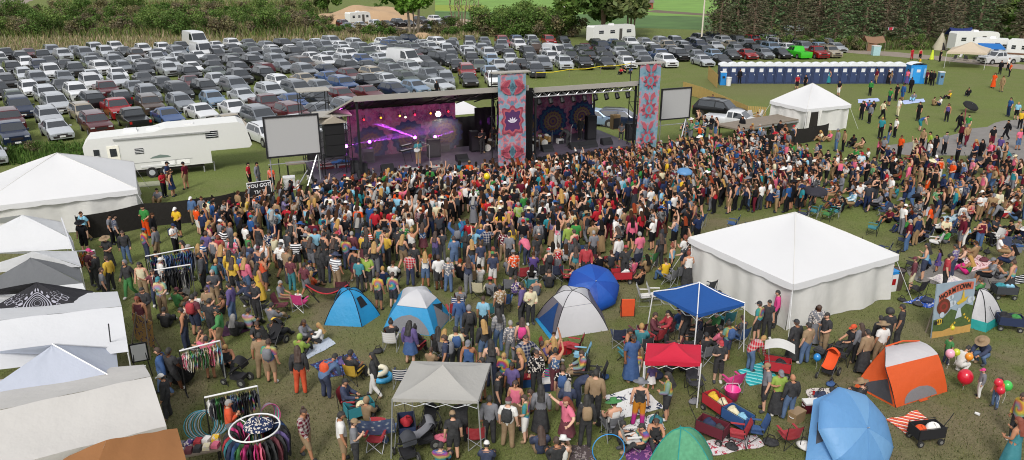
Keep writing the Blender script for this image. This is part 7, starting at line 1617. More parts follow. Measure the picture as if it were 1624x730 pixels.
def template(pose):
    J, v, f, nr = skin(pose); T = Tpl(); T.parts = {}
    tags = [nearest(J, sum((v[i] for i in q), Vector()) / len(q)) for q in f]
    def S_(fn): return [i for i, t in enumerate(tags) if fn(*t)]
    torso = lambda a, b, t: (a, b) in (('pel', 'wst'), ('wst', 'cst')) or (a, b) == ('cst', 'nck') and t < .8 or (a, b) == ('pel', 'hip') and t < .55
    up = pose in 'spuhwdb'
    P_ = T.parts
    P_['T'] = shell(v, f, nr, S_(lambda a, b, t, s: torso(a, b, t) or (a, b) == ('cst', 'sh') or (a, b) == ('sh', 'el') and t < .72), .022)
    P_['L'] = shell(v, f, nr, S_(lambda a, b, t, s: torso(a, b, t) or (a, b) in (('cst', 'sh'), ('sh', 'el')) or (a, b) == ('el', 'wr') and t < .97), .026)
    P_['V'] = shell(v, f, nr, S_(lambda a, b, t, s: (a, b) in (('pel', 'wst'), ('wst', 'cst')) or (a, b) == ('cst', 'nck') and t < .55 or (a, b) == ('cst', 'sh') and t < .55 or (a, b) == ('pel', 'hip') and t < .5), .018)
    leg = lambda a, b, t: (a, b) in (('pel', 'hip'), ('hip', 'kn')) or (a, b) == ('pel', 'wst') and t < .45
    P_['P'] = shell(v, f, nr, S_(lambda a, b, t, s: leg(a, b, t) or (a, b) == ('kn', 'an') and t < .98), .018)
    P_['S'] = shell(v, f, nr, S_(lambda a, b, t, s: leg(a, b, t) or (a, b) == ('kn', 'an') and t < .08), .022)
    for s in 'LR': P_['shoe' + s] = shell(v, f, nr, S_(lambda a, b, t, q: (a, b) == ('an', 'to') and q == s), .014)
    pe = Vector(J['pel'])
    if up:
        for k, z1, w in (('K', .16, .27), ('M', .52, .25)):
            m = MB(); m.grid(lambda a, b: (cos(a * 2 * pi) * (.135 + (w - .135) * b ** .8) * (1 + .07 * b * sin(a * 38)), pe.y + sin(a * 2 * pi) * (.12 + (w - .14) * b ** .8) * (1 + .07 * b * sin(a * 38)), 1.07 - (1.07 - z1) * b), 28, 5); P_[k] = (m.v, m.f)
    else: P_['K'] = P_['P']; P_['M'] = P_['S']
    hb, nk = Vector(J['hdb']), Vector(J['nck']); ax = (hb - nk).normalized()
    if pose == 'b': ax = Vector((0, .75, .66)).normalized()
    hc = hb + ax * .095; X = Vector((1, 0, 0)); Y = ax.cross(X).normalized(); HM = Matrix((X, Y, ax)).transposed().to_4x4(); HM.translation = hc
    T.hc = hc
    h = MB(); h.sphere((0, 0, 0), (.078, .098, .118), 14, 10, 0, HM)
    h.cyl((0, .085, .015), (0, .118, -.02), .010, .018, 5, 0, True, HM)
    for s in (-1, 1): h.sphere((s * .08, -.005, -.005), (.012, .024, .034), 6, 5, 0, HM)
    hd = MB()
    for s in (-1, 1): hd.sphere((s * .032, .088, .012), (.013, .008, .008), 6, 4, 1, HM); hd.box((s * .032, .092, .034), (.03, .01, .007), 0, 1, HM)
    hd.box((0, .092, -.052), (.042, .008, .009), 0, 2, HM)
    fg = MB()
    for s in 'LR':
        a, b = Vector(J['wr' + s]), Vector(J['ha' + s]); d = (b - a).normalized(); side = d.cross(Vector((0, 0, 1))); side = side.normalized() if side.length > .1 else Vector((1, 0, 0)); cu = d.cross(side).normalized()
        for k in range(4):
            o_ = side * (k - 1.5) * .019; l = (.068, .078, .074, .058)[k]; fg.tube([b + o_ * .8, b + o_ + d * l * .55, b + o_ * 1.05 + d * l * .85 + cu * .02], [.0095, .0085, .006], 5)
        fg.tube([b - d * .02 + side * .03, b + side * .055 + d * .02, b + side * .06 + d * .045], [.011, .010, .007], 5)
    body = MB(); body.add(v, f); body.add(h.v, h.f); T.low = (list(body.v), list(body.f)); body.add(fg.v, fg.f); 
    k = len(body.f); body.add(hd.v, hd.f); body.m = [0] * k + hd.m; T.body = body
    P_['hS'] = (lambda m: (m.v, m.f))(MB().sphere((0, -.008, .012), (.09, .108, .124), 14, 10, 0, None, lambda c: (c.z > .05 and c.y < .085) or (c.y < -.005 and c.z > -.07)))
    m = MB(); m.sphere((0, -.008, .012), (.092, .112, .126), 14, 10, 0, None, lambda c: (c.z > .05 and c.y < .085) or (c.y < -.005))
    bot = -.40
    for q in (0, 1): m.grid(lambda a, b: (.105 * cos(pi * a) * (1 + .12 * b), -.02 - (.095 - .02 * q + .05 * b - .02 * q) * sin(pi * a) ** .7 - .02 * sin(b * 5) * sin(a * 14), .03 - (.42) * b), 12, 6)
    P_['hL'] = (m.v, m.f)
    m = MB(); m.sphere((0, -.008, .012), (.092, .112, .126), 14, 10, 0, None, lambda c: (c.z > .05 and c.y < .085) or (c.y < -.005 and c.z > -.07)); m.sphere((0, -.05, .15), (.05, .05, .045), 10, 7); P_['hU'] = (m.v, m.f)
    m = MB(); m.sphere((0, 0, .02), (.155, .155, .16), 14, 10, 0, None, lambda c: c.z > -.08 and c.y < .06 or c.z > .08); P_['hA'] = (m.v, m.f)
    m = MB(); m.sphere((0, -.005, .03), (.096, .115, .112), 14, 8, 0, None, lambda c: c.z > .03); m.add([(-.075, .075, .05), (-.06, .165, .035), (0, .19, .04), (.06, .165, .035), (.075, .075, .05), (0, .09, .06)], [(0, 1, 2, 5), (5, 2, 3, 4)]); P_['H'] = (m.v, m.f)
    m = MB(); m.lathe([(.24, .035), (.20, .05), (.105, .062), (.10, .12), (.085, .155), (0, .165)], 18); P_['W'] = (m.v, m.f)
    m = MB(); m.sphere((0, -.01, .01), (.112, .128, .14), 14, 10, 0, None, lambda c: c.y < .06 and c.z > -.11); P_['O'] = (m.v, m.f)
    for k in ('hS', 'hL', 'hU', 'hA', 'H', 'W', 'O'): P_[k] = ([HM @ Vector(p) for p in P_[k][0]], P_[k][1])
    cs = Vector(J['cst']); m = MB()
    def bp(a, b):
        x = cos(a * 2 * pi); z = sin(a * 2 * pi); r = sin(b * pi / 2); e = (abs(x) ** 4 + abs(z) ** 4) ** .25; return (.15 * x / e * r, -.145 - .15 * cos(b * pi / 2) ** .6, -.04 + .22 * z / e * r)
    m.grid(bp, 20, 6)
    for s in (-1, 1): m.tube([(s * .09, -.15, .13), (s * .10, -.06, .17), (s * .11, .10, .10), (s * .11, .13, -.05), (s * .13, 0, -.16), (s * .12, -.13, -.18)], .016, 5)
    P_['B'] = ([Vector(p) + cs for p in m.v], m.f)
    return T
TP = {k: template(k) for k in POSES}
PM = {}
def pmesh(pose, key):
    if (pose, key) not in PM:
        T = TP[pose]
        if key == 'body': PM[pose, key] = T.body.mesh('person', [M_skin, M_dark, P('lips', '#7a3a38', .6, var=0)], True)
        else:
            m = MB(); m.add(*T.parts[key]); PM[pose, key] = m.mesh(key, M_hair if key in ('hS', 'hL', 'hU', 'hA') else M_cloth, True)
    return PM[pose, key]
SKIN = [srgb(c) for c in ('#b98a70', '#c4977e', '#a8775b', '#b58468', '#98694e', '#c79f88', '#7a5138', '#5a3a28')]
HAIR = dict(k='#17130f', b='#3c2618', l='#a8834a', g='#8f8c88', r='#7a3218'); HAIRW = dict(k='black', b='brown', l='blonde', g='grey', r='auburn'); HRGB = {k: srgb(v) for k, v in HAIR.items()}
PAT = dict(q=M_plaid, s=M_strp, f=M_flor, x=M_tie); PATW = dict(q='plaid ', s='striped ', f='printed ', x='tie-dye ')
TW = dict(T='t-shirt', L='long-sleeved top', V='tank top'); BW = dict(P='trousers', S='shorts', K='long skirt', M='short skirt')
POSW = dict(s='standing', p='standing with raised forearms', u='with one arm raised', h='with both arms raised', w='walking', d='dancing', C='sitting in a chair', g='sitting on the ground', k='crouching', b='bending forward')
PEOPLE = []
def person(x, y, top, bot, hair, face='a', pose='s', extra='', child=False, chair_col=None, pos=None, rz=None):
    p = pos if pos is not None else gp(x, y)
    if rz is None:
        b = dict(a=stagerot(p), c=pi, l=pi / 2, r=-pi / 2)[face]; rz = b + R.uniform(-.45, .45)
    PEOPLE.append(dict(p=p, top=top, bot=bot, hair=hair, pose=pose, extra=extra, child=child, rz=rz, cc=chair_col, face=face, skin=R.choices(SKIN, [6, 6, 4, 5, 2, 4, 1.2, .8])[0], s=R.uniform(.97, 1.10) if not child else R.uniform(.62, .72)))
HAND = '''138 384 uT sP bS c w Bk|137 402 kT kS Wk c|235 377 eT oP kS c p|248 388 kL kP bL r|285 376 yT kS Hw c p|309 356 dL sP Hw c|325 355 gT sS bS c|317 373 oT wS bS a|327 386 nT kP kS a|368 357 mL sP kS r p|396 355 sL sP bS a|408 356 oTs tP bS a|403 395 bT kS Ht a|370 405 gL sP BS a|388 396 kL kP kL a|189 393 nTq kP kS a|180 388 gT kP kS r|176 426 kT kK Ws c p|203 419 kL dP bL c|209 473 kL eP Og c w|281 405 wT kP Hn r p Bn|252 410 gL sP bS l|235 413 rTx nP Hb a|327 434 bTs dP kS a|305 445 mT nP gS a|321 442 kV wP lL a|353 425 rT kP rL c|345 433 gV kP Hg a|337 401 fT kP lL a|394 405 wT kP kS a|379 421 bV kS lS a s Bu|375 470 yT kS bL a|394 468 pL dP lL a|414 479 yV yK kL a|349 468 kT kP lS a s Bt|231 474 cV sP kL c|236 516 kL sP kS c p|261 501 wTx sP Ht c p|262 467 wT kP Hw a|264 520 kL kP kS a g|229 535 mV sK rL c|297 512 wV kP kS a g|314 534 mT nS kS a s Br|340 540 kT kS kS a|336 601 pT kS kS a h|336 473 vL kP kL r g|355 498 kV kP bS l g|395 486 nL kP kS l k|397 523 wTx kP kS a g|373 534 kL kP gL a g|264 627 bL dP bS l w|278 626 kT kS kS a w|269 663 kL kP Hw l|371 710 oL gS gS r p|362 582 kV kP lS c g|150 453 mT kP Hf r|160 459 kL kP Hm l p|179 462 yL kP bS l|170 483 gT kP bS a|452 488 gT sP gS r C -|476 486 wT kP lS a C - z|465 462 mT tP kS a|487 473 mT gS kS a w|511 449 kL kP kL a|528 450 kL nP kS a|572 464 tT kP kS a|585 461 lT kS bS c u|602 492 yTx kS bS a|625 490 tTx kS bS a|433 514 gL sP kS a g|437 540 kL kP Hy a g|484 540 gL kP bL r g|509 544 wL kS lL l g|478 565 lL kP Ol a g|411 545 kT kP bL c g|433 608 tTx sS bS a s Bg|419 601 sT sP kS a|622 552 kT kP kU a C -|479 625 kL oP bL a|519 631 dL nP kS a b Bo|563 607 kT kP kS a C -|596 631 kL wP kL l w|556 655 nL kP kS r C r|583 668 sL kP Os a g|488 729 mLq sS bU r w|546 736 wT sS kS r|566 743 gT kP Hs r p|652 454 rTq nP kS a|676 456 wV dS lL a|697 460 wL kS bS a p|712 464 gTf dP gS a|731 495 gL wP bS a C -|763 438 nT wS bS a|782 457 nT wS He a|749 434 kV dS lL a|767 532 uT kP bS a|745 550 kL kP Og a s Bk|729 530 bL dP bS a|791 559 gLq dP kL a|793 511 sTf kP kS a|768 576 kL dS lL a|810 574 gLf gP gS a|828 575 gV kK bL a s Bf|828 513 vL kP kS l|841 515 cL kP bS c p|652 579 vL bM kL a|696 566 kT kP kL a C k|708 568 kL kP lL a C g|733 566 kT kP kS a C e|720 729 kT kS Hs a|733 702 kT kP kS a b|800 626 kLx kP lS c p|825 628 kV kP lL l p|812 645 vT kP kL c|777 703 gL kP kS a|790 665 kT kP kS r|806 710 wT sP Hm a s Bk|833 701 bTx wS bS l p|700 742 bTx kP kS a g|772 742 nT kP Hw a g|882 738 kT kP bS a g|850 628 kLf kP bS c|857 687 gL kK kL a|891 654 kTf sP bS a s Bb|917 645 nT nP kS r b|942 666 sL kP kS a|928 710 kL kP kL a s Bs|898 710 pT mM rL l d|892 735 wV sP Ww a g|1012 676 kV xP Wg a|1056 666 xLx kS kL l p|1009 603 yTx wS lS a s - z|1000 604 bT bK kL c|1032 619 vT wM lS a s - z|968 690 wV kP We a C g|984 706 kV kP kL r g|1017 711 bTx kP kS l g|1038 702 kV kP bL c g|917 607 xLx sS bS l C k|1137 607 kT kS Hr c p|1189 588 rLq dP lS r b|1210 651 gT kS Hs l|1229 658 lT kK Hg c p|1249 665 kL dP BS a|1256 572 kL kK Hk a|1275 577 sT dP kS a|1303 565 kT sP kS l p|1290 546 gLf gK bL c|1115 572 kT kP Hk a C -|1199 540 tTx kS Hk a|1213 537 kT kP kS c|1228 519 fL kP kS l|1122 448 bT kP Hy r b|1140 456 gL kP kS a|1343 564 kT kP Ho l C -|1357 577 gL kP bL a|1366 592 sL kK kS a|1391 577 wT sP Ws a|1387 564 kL kP kS a|1401 558 kT kP kA a|1421 549 kT kP kS a|1499 578 eT nP bS r s - z|1521 592 wL wP kS r k|1555 578 nL dP Ws l k|1551 630 gL wP Hf l s - z|1576 646 oT dP bL l s - z|1598 745 tV tK rL a p|1606 702 yLx kP bS l|1623 708 kL kP kS a|1361 642 kL kP Ws a g|1443 461 mL cS Hm a|1485 431 vL vM kL a s - z|1507 440 vTq nP kS a|1471 428 bT kP kS a k z|1494 462 rT kP kS r|1534 436 eV fP lL a g|1543 411 sT sP bS a g|1550 351 wTx sS kS c p|1567 351 sT sS Hg c|1591 337 kL sP kS a|1580 359 gL kP bL l b|1520 394 mL gS bS a|1527 392 kT wP gS a|1470 372 oT kP bL a|1436 399 mT dP gS a|1450 390 nL sP gS a|1427 372 wT gP Hw r|1468 311 kT oS kS a|1525 335 nTf kP kS a|1501 331 sV kP bL a|1444 337 kT dS gS r b|1381 318 sL dP bL r b|1455 307 sT sP gS a|1436 300 pL sP lS a|1012 424 pT gS gS a|1045 424 kT kP bL a|1025 433 sT kP kL a g|912 402 eT kP bS a|900 408 lL gP kS a|928 446 rL kP Hk c|912 444 tV sP bL a|940 418 gT kP gS a|889 348 yV yK lL a|908 357 gVf wK lL a|835 421 pT nP bS a b|850 428 kT gP bS a w|837 397 mTq sS He a|853 399 gL kP kS a|822 370 lTx kP gS a|860 368 wL sP bS a s Bm|895 344 wL sP kS a|930 372 sVf kP kL a|946 372 nL dP lL a|966 380 kT mP kL a|860 575 kL kP bS a g|1000 572 kV sP kS r C -|1015 560 tL kP lS a C -|1053 540 rL kP kL l C -|1040 545 mL kP bS r C -|1085 548 kT kS kS a|1100 545 nT kP kS l C k|1128 540 eT kP kS l C k|1140 552 pT kP kS a g|1065 575 sT kP bS r g|1085 590 kT kP BS a g|1140 505 kT kP kS r C k|1075 520 bT kP kS a g|907 450 tV kP kS a g|866 575 vT kP lL r g|875 560 wT kP bS l C - z'''
for ln in HAND.split('|'):
    k = ln.split(); x, y, top, bot, hair, f = int(k[0]), int(k[1]), k[2], k[3], k[4], k[5]; pose = k[6] if len(k) > 6 else 's'; ex = ''; cc = None; ch = 'z' in k[7:]
    for q in k[7:]:
        if q[0] == 'B': ex = q
        elif len(q) == 1 and q in C: cc = q
    person(x, y, top, bot, hair, f, pose, ex, ch, cc if pose == 'C' else None)
FAR = '''262 313 rT kP Hk r p|252 322 gT sP kS c g|275 312 nV nM bL a|270 300 nT sS Hk r p|297 300 mT sS Hk l|397 298 rT kS kS r|411 300 gL gP kS r|433 303 oTx kS kS c|1175 216 kL kP kL a|1104 205 kV sP kS a|1134 220 kV dS bL a|1128 178 bT kP kS c|1120 195 sV kP lL a g|1126 200 vT kP kS a g|1200 193 sT kP bS c g|1250 131 kL kP kS a|1186 131 kT kP kS a|1172 133 kL kP kS c|1180 130 mT kP kL a|1292 131 wT kS kS a|1299 132 kT kS kS a|1306 132 wT kS kS a|1313 133 tV tK bL a|1320 132 gT kS kL a|1276 130 sTf kP kS c|1379 152 eL kP kS a|1388 133 mT sP kS a|1393 132 rTf kP kL a|1398 132 pT sP gS a|1407 133 kT kK kS a|1412 134 sT gS bS l|1437 134 pT vK kL a|1443 148 kL kP kS a|1474 134 kT kP kS a|1468 134 mT kP kS l|1478 136 kL kP bS a|1263 142 rT kS Hw a s Bk|1276 142 kT kS kS a|1329 153 kT wS kS a|1409 168 eT nS kS a|1420 160 kT kP kS l|1430 160 bL bS kS a|1423 185 wT cP kS a|1500 193 vV kP bL a|1519 210 kL kP kS r w|1598 185 bT nP kS a|1610 190 uT kS lL a|1616 205 yT kP kS a|1624 215 wT kP kS a|1594 222 kL kP kS a w|1612 238 pT dS lS c|1574 140 oT oK bL a|1587 146 sL sP bS a|1570 235 kT mS kS c|1532 212 eT gP kS a|1448 160 gL uP bS a g|1480 168 sT sS bS r g|1490 168 wT nP kS l g|1505 157 yT kP Ws l g|1535 152 kL kP kS a g|1370 174 pT sS lS a g|1377 174 bT nP bS a g|1384 175 kL kP kL a g|1457 110 yT kP kS l|1445 95 rT rP kS c|1458 96 rV kS bS c|1490 98 kT kP kS l|1597 112 wT kP kS c|1585 118 kL kP kS l|1600 122 oT kP bS l|1365 190 kT kP kL a|1378 196 gL kP bS a|1398 190 cT kP kS r w|1455 192 kT kP kS a|1458 208 bV tS bS r b|1418 218 wT kP kS a|1408 228 kT dP kS a|1395 220 tT kP lS a|1325 240 gL dP Hg a|1336 241 sL kP kS a|1315 225 pT sP lS a g|1300 224 cT sP lL a g|1288 222 kT sS bS a g|1352 232 kT kP kS a g|1366 236 sV sP kL a g|1425 250 oT kP bS a|1460 240 sT kS bS a|1470 246 lT kP kS a|1480 250 kT kP kL a|1495 245 gT kP kS c|1522 228 mL kP kS a|1530 232 sL mP lS c w|1552 258 kL kP kL a|1582 250 vT kP kS a|1490 345 kV kP bL a|1620 300 sT mP kS a|935 108 kT dP kS a|825 122 kL kP kS a|813 120 uL dP bS l|985 118 rT kP bS a g|992 116 kT kP kS l g|1000 117 bT kP kS a g|693 152 kL kP bS a'''
for ln in FAR.split('|'):
    k = ln.split(); ex = ''.join(q for q in k[7:] if q[0] == 'B'); person(int(k[0]), int(k[1]), k[2], k[3], k[4], k[5], k[6] if len(k) > 6 else 's', ex)
# performers on the stage
def on_stage(px, py, *a, **k): person(0, 0, *a, pos=on_deck(px, py), **k)
on_stage(664, 262, 'tT', 'sS', 'bS', 'c', 'p', rz=SA + pi); on_stage(765, 243, 'kT', 'kP', 'bS', 'c', 'p', rz=SA + pi); on_stage(783, 236, 'kT', 'kP', 'kS', 'c', 's', rz=SA + 2.6); on_stage(920, 222, 'kL', 'kP', 'kS', 'c', 's', rz=SA + 2); on_stage(900, 232, 'kL', 'kP', 'kS', 'a', 'b', rz=SA + .6); on_stage(985, 220, 'gT', 'kP', 'bS', 'c', 'C', rz=SA + pi / 2 + 1)
NSTAGE = 6
# random crowd inside regions
TOPW = [('k', 42), ('a', 14), ('n', 9), ('g', 9), ('w', 10), ('m', 7), ('r', 4), ('t', 3), ('b', 6), ('e', 3), ('s', 7), ('p', 4), ('v', 3), ('y', 1.6), ('o', 1.6), ('c', 4), ('u', 3), ('d', 3)]
BOTW = [('k', 48), ('n', 13), ('d', 9), ('s', 12), ('g', 8), ('a', 8), ('w', 3), ('m', 2)]
def fill(poly, n, mind, sit=0.0, faces='a'):
    xs = [p[0] for p in poly]; ys = [p[1] for p in poly]; tries = 0; got = 0
    ws = [gp(*p) for p in poly]; wx = [p.x for p in ws]; wy = [p.y for p in ws]
    occ = [(q['p'].x, q['p'].y) for q in PEOPLE]
    while got < n and tries < n * 40:
        tries += 1; p = Vector((R.uniform(min(wx), max(wx)), R.uniform(min(wy), max(wy)), 0)); x, y = pp(p)
        if not inpoly(x, y, poly): continue
        if mind >= .5 and mnoise.noise(Vector((p.x * .33, p.y * .33, 1.7))) < R.uniform(-.55, .12): continue
        if any(abs(x - q[0]) < q[2] and abs(y - q[1]) < q[3] for q in HOLES): continue
        if any((p.x - a) ** 2 + (p.y - b) ** 2 < mind * mind for a, b in occ): continue
        occ.append((p.x, p.y)); got += 1
        fem = R.random() < .5; t = wpick(TOPW) + (R.choice('TTVVL') if fem else R.choice('TTTTLV')) + (R.choice('qsffx') if R.random() < .2 else '')
        b = wpick(BOTW) + (R.choice('PPSSKM') if fem else R.choice('PPPSS'))
        h = R.choice('kkkkkbbbbblgr') + ('LLLU'[R.randrange(4)] if fem else 'S')
        if R.random() < .16: h = ('H' if R.random() < .7 else 'W') + R.choice('kwnsrgbckm')
        s_ = R.random() < sit; ps = R.choices('spudwh', [9, 8, 3.0, 1.6, 1, .8])[0] if not s_ else R.choice('gggC')
        person(0, 0, t, b, h, R.choice(faces), ps, ('B' + R.choice('kknrbgt')) if R.random() < .07 and not s_ else '', False, R.choice('knbrtg') if ps == 'C' else None, p)
HOLES = [(735, 380, 26, 22), (1270, 253, 20, 10), (437, 398, 26, 10), (1258, 430, 150, 90), (815, 262, 24, 8), (1082, 320, 6, 5)]
fill([(440, 332), (500, 322), (600, 311), (770, 291), (850, 286), (1012, 263), (1100, 250), (1180, 246), (1262, 262), (1300, 300), (1300, 335), (1240, 352), (1100, 395), (1010, 412), (880, 400), (800, 410), (740, 420), (640, 430), (560, 436), (430, 430), (390, 385), (370, 350)], 760, .5)
fill([(500, 322), (600, 311), (770, 291), (850, 286), (1012, 263), (1090, 252), (1090, 310), (900, 340), (700, 350), (600, 350)], 120, .42)
fill([(440, 430), (560, 435), (640, 430), (740, 420), (800, 410), (1000, 412), (1050, 430), (1090, 420), (1090, 460), (1000, 452), (900, 440), (860, 470), (720, 480), (640, 455), (560, 458), (450, 475)], 70, .75, .35)
fill([(1262, 255), (1420, 252), (1600, 262), (1640, 300), (1640, 395), (1560, 400), (1440, 388), (1400, 370), (1300, 322)], 200, .6, .5, 'aaaacl')
fill([(330, 360), (400, 352), (430, 430), (420, 470), (330, 440)], 40, .55)
fill([(1080, 205), (1130, 200), (1140, 235), (1085, 245)], 14, .6, .5); fill([(1160, 228), (1260, 225), (1262, 250), (1170, 246)], 24, .55)
fill([(240, 420), (330, 440), (400, 480), (430, 540), (330, 590), (250, 520)], 30, .85, .4, 'aalc')
fill([(560, 560), (840, 570), (900, 620), (900, 720), (790, 730), (780, 650), (640, 565)], 34, .7, .4, 'aacl')
fill([(1000, 560), (1180, 540), (1160, 575), (1020, 580)], 8, .8, .8, 'alr'); fill([(1400, 440), (1624, 400), (1640, 470), (1520, 470)], 12, 1.2, .8, 'alr'); fill([(980, 690), (1040, 680), (1060, 720), (1000, 730)], 3, .6, 1, 'lr')
# nearest 300 become objects, the rest one crowd mesh
ST = [q for q in PEOPLE if q['p'].z > .5]; GR = [q for q in PEOPLE if q['p'].z <= .5]
GR.sort(key=lambda q: q['p'].y * (1 if q['pose'] not in 'gCk' else 1.12) * (1.3 if q['child'] else 1))
def vis(q): x, y = pp(q['p'] + Vector((0, 0, .9))); return -4 < x < 1628 and y < 742
inv = [q for q in GR if vis(q)]
IND = inv[:294] + ST; REST = inv[294:]
def hairwords(h):
    if h[0] == 'H': return 'in a %s cap' % CW[h[1]]
    if h[0] == 'W': return 'in a %s sun hat' % CW[h[1]]
    if h[0] == 'O': return 'with a %s hood up' % CW[h[1]]
    if h[0] == 'B': return 'with a bald head'
    return dict(S='with short %s hair', L='with long %s hair', U='with %s hair in a bun', A='with a big %s afro')[h[1]] % HAIRW[h[0]]
def topw(t): return '%s %s%s' % ('multicoloured' if t[0] == 'x' else CW[t[0]], PATW.get(t[2:3], ''), TW[t[1]])
def botw(b): return 'orange and magenta trousers' if b[0] == 'x' else '%s %s' % (CW[b[0]], BW[b[1]])
def addpart(nm, pose, key, par, col, mat=None):
    o = link(nm, pmesh(pose, key), par, color=col)
    if mat is not None: o.material_slots[0].link = 'OBJECT'; o.material_slots[0].material = mat
    return o
def colour(c): return RGB.get(c, (.5, .3, .1))
for q in IND:
    ps = q['pose']; o = link('person', pmesh(ps, 'body'), None, q['p'], q['rz'], q['skin']); s = q['s']; w_ = s * R.uniform(.93, 1.12); o.scale = (w_, w_, s)
    bt = q['bot'][1]; 
    if ps in 'Cgk' and bt in 'KM': bt = 'P' if bt == 'K' else 'S'
    base_hair = q['hair']
    wd = 'person %s in %s' % (hairwords(base_hair), topw(q['top'])) if base_hair[0] not in 'HWO' else 'person %s and %s' % (hairwords(base_hair), topw(q['top']))
    bw = botw(q['bot'][0] + bt); pw = POSW[ps]; bpw = (' with %s backpack' % CW[q['extra'][1]]) if q['extra'] else ''
    kid = wd.replace('person', 'child', 1) if q['child'] else wd
    p = q['p']; cands = []
    if p.z > .5: cands.append('%s %s on the stage platform' % (kid, pw))
    else:
        for k in range(3): cands += ['%s, %s %s' % (kid + bpw, pw, where(p, k))]
        for k in range(3): cands += ['%s and %s %s' % (kid, bw, where(p, k))]
        for k in range(4): cands += ['%s and %s, %s %s' % (wd.replace('with ', 'with '), bw, pw.split(' with')[0], where(p, k))]
        for k in range(3): cands += ['%s between %s and %s' % (wd, near_lm(p, k)[0], near_lm(p, k + 1)[0]), 'person in %s and %s, %s %s' % (topw(q['top']), bw, pw.split(' with')[0], where(p, k)), 'person in %s and %s near %s and %s' % (topw(q['top']), bw, near_lm(p, k)[0], near_lm(p, k + 1)[0]), '%s near %s' % (kid, near_lm(p, k)[0]), 'person %s near %s' % (hairwords(base_hair), near_lm(p, k)[0]), 'person %s in %s %s' % (hairwords(base_hair), CW.get(q['top'][0], 'multicoloured'), where(p, k))]
    tag(o, pick(cands), 'person', 'performers on the stage' if p.z > .5 else 'festival goers on the grass')
    tt = q['top']; addpart({'T': 't_shirt', 'L': 'long_sleeved_top', 'V': 'tank_top'}[tt[1]], ps, tt[1], o, colour(tt[0]), PAT.get(tt[2:3]))
    addpart({'P': 'trousers', 'S': 'shorts', 'K': 'skirt', 'M': 'skirt'}[bt], ps, bt, o, colour(q['bot'][0]), M_omb if q['bot'][0] == 'x' else None)
    for sd in 'LR': addpart('shoe', ps, 'shoe' + sd, o, R.choice([RGB['k'], RGB['a'], RGB['w'], RGB['s']]))
    h = q['hair']
    if h[0] in 'HWO':
        addpart({'H': 'cap', 'W': 'sun_hat', 'O': 'hood'}[h[0]], ps, h[0], o, colour(h[1]))
        if h[0] != 'O': addpart('hair', ps, 'hS', o, HRGB[R.choice('kkbbg')])
    elif h[0] != 'B': addpart('hair', ps, 'h' + h[1], o, HRGB[h[0]])
    if q['extra']: addpart('backpack', ps, 'B', o, colour(q['extra'][1]))
    if q['cc'] and p.z < .5:
        cc = q['cc']; sc = s; chair(0, 0, q['rz'], cc, pick(wherecands('%s camp chair with a seated person' % CW[cc], p)), 'camp', p + Vector((0, 0, 0)))
# the crowd beyond
def crowd_mesh(people):
    VV, FF, CC = [], [], []; off = 0; cache = {}
    def arr(key, vf):
        if key not in cache: cache[key] = (np.array([tuple(p) for p in vf[0]], dtype=np.float32), vf[1])
        return cache[key]
    for q in people:
        ps = q['pose']; T = TP[ps]; bt = q['bot'][1]; items = [('low', T.low, q['skin'], '')]
        if ps in 'Cgk' and bt in 'KM': bt = 'P' if bt == 'K' else 'S'
        items.append((q['top'][1], T.parts[q['top'][1]], colour(q['top'][0]), q['top'][2:3])); items.append((bt, T.parts[bt], colour(q['bot'][0]), ''))
        for sd in 'LR': items.append(('shoe' + sd, T.parts['shoe' + sd], RGB['a'], ''))
        h = q['hair']
        if h[0] in 'HWO': items += [(h[0], T.parts[h[0]], colour(h[1]), ''), ('hS', T.parts['hS'], HRGB['b'], '')]
        elif h[0] != 'B': items.append(('h' + h[1], T.parts['h' + h[1]], HRGB[h[0]], ''))
        if q['extra']: items.append(('B', T.parts['B'], colour(q['extra'][1]), ''))
        c, s_ = cos(q['rz']), sin(q['rz']); sc = q['s']
        for key, vf, col, pat in items:
            a, fs = arr((ps, key), vf); w = a * sc; X = w[:, 0] * c - w[:, 1] * s_ + q['p'].x; Y = w[:, 0] * s_ + w[:, 1] * c + q['p'].y; Z = w[:, 2] + q['p'].z
            VV.append(np.stack([X, Y, Z], 1)); FF.extend([[i + off for i in f] for f in fs]); off += len(a)
            cl = np.tile(np.array([*col, 1], dtype=np.float32), (len(a), 1))
            if pat == 's': cl[(np.floor(a[:, 2] * 16) % 2) == 0, :3] = .6
            elif pat: k = np.floor(a[:, 0] * 14) + np.floor(a[:, 2] * 14); cl[(k % 2) == 0, :3] = cl[(k % 2) == 0, :3] * .5 + .18
            CC.append(cl)
    V_ = np.concatenate(VV); me = bpy.data.meshes.new('crowd'); me.from_pydata(V_.tolist(), [], FF)
    at = me.color_attributes.new('tint', 'FLOAT_COLOR', 'POINT'); at.data.foreach_set('color', np.concatenate(CC).ravel())
    m = bpy.data.materials.new('crowd cloth and skin'); nt, b = nodes(m); b.inputs['Roughness'].default_value = .85; b.inputs['Specular IOR Level'].default_value = .18; a = N(nt, 'ShaderNodeAttribute'); a.attribute_name = 'tint'; nt.links.new(a.outputs['Color'], b.inputs['Base Color']); me.materials.append(m)
    me.polygons.foreach_set('use_smooth', [True] * len(FF)); o = link('crowd', me); o['kind'] = 'stuff'; return o
crowd_mesh(REST)
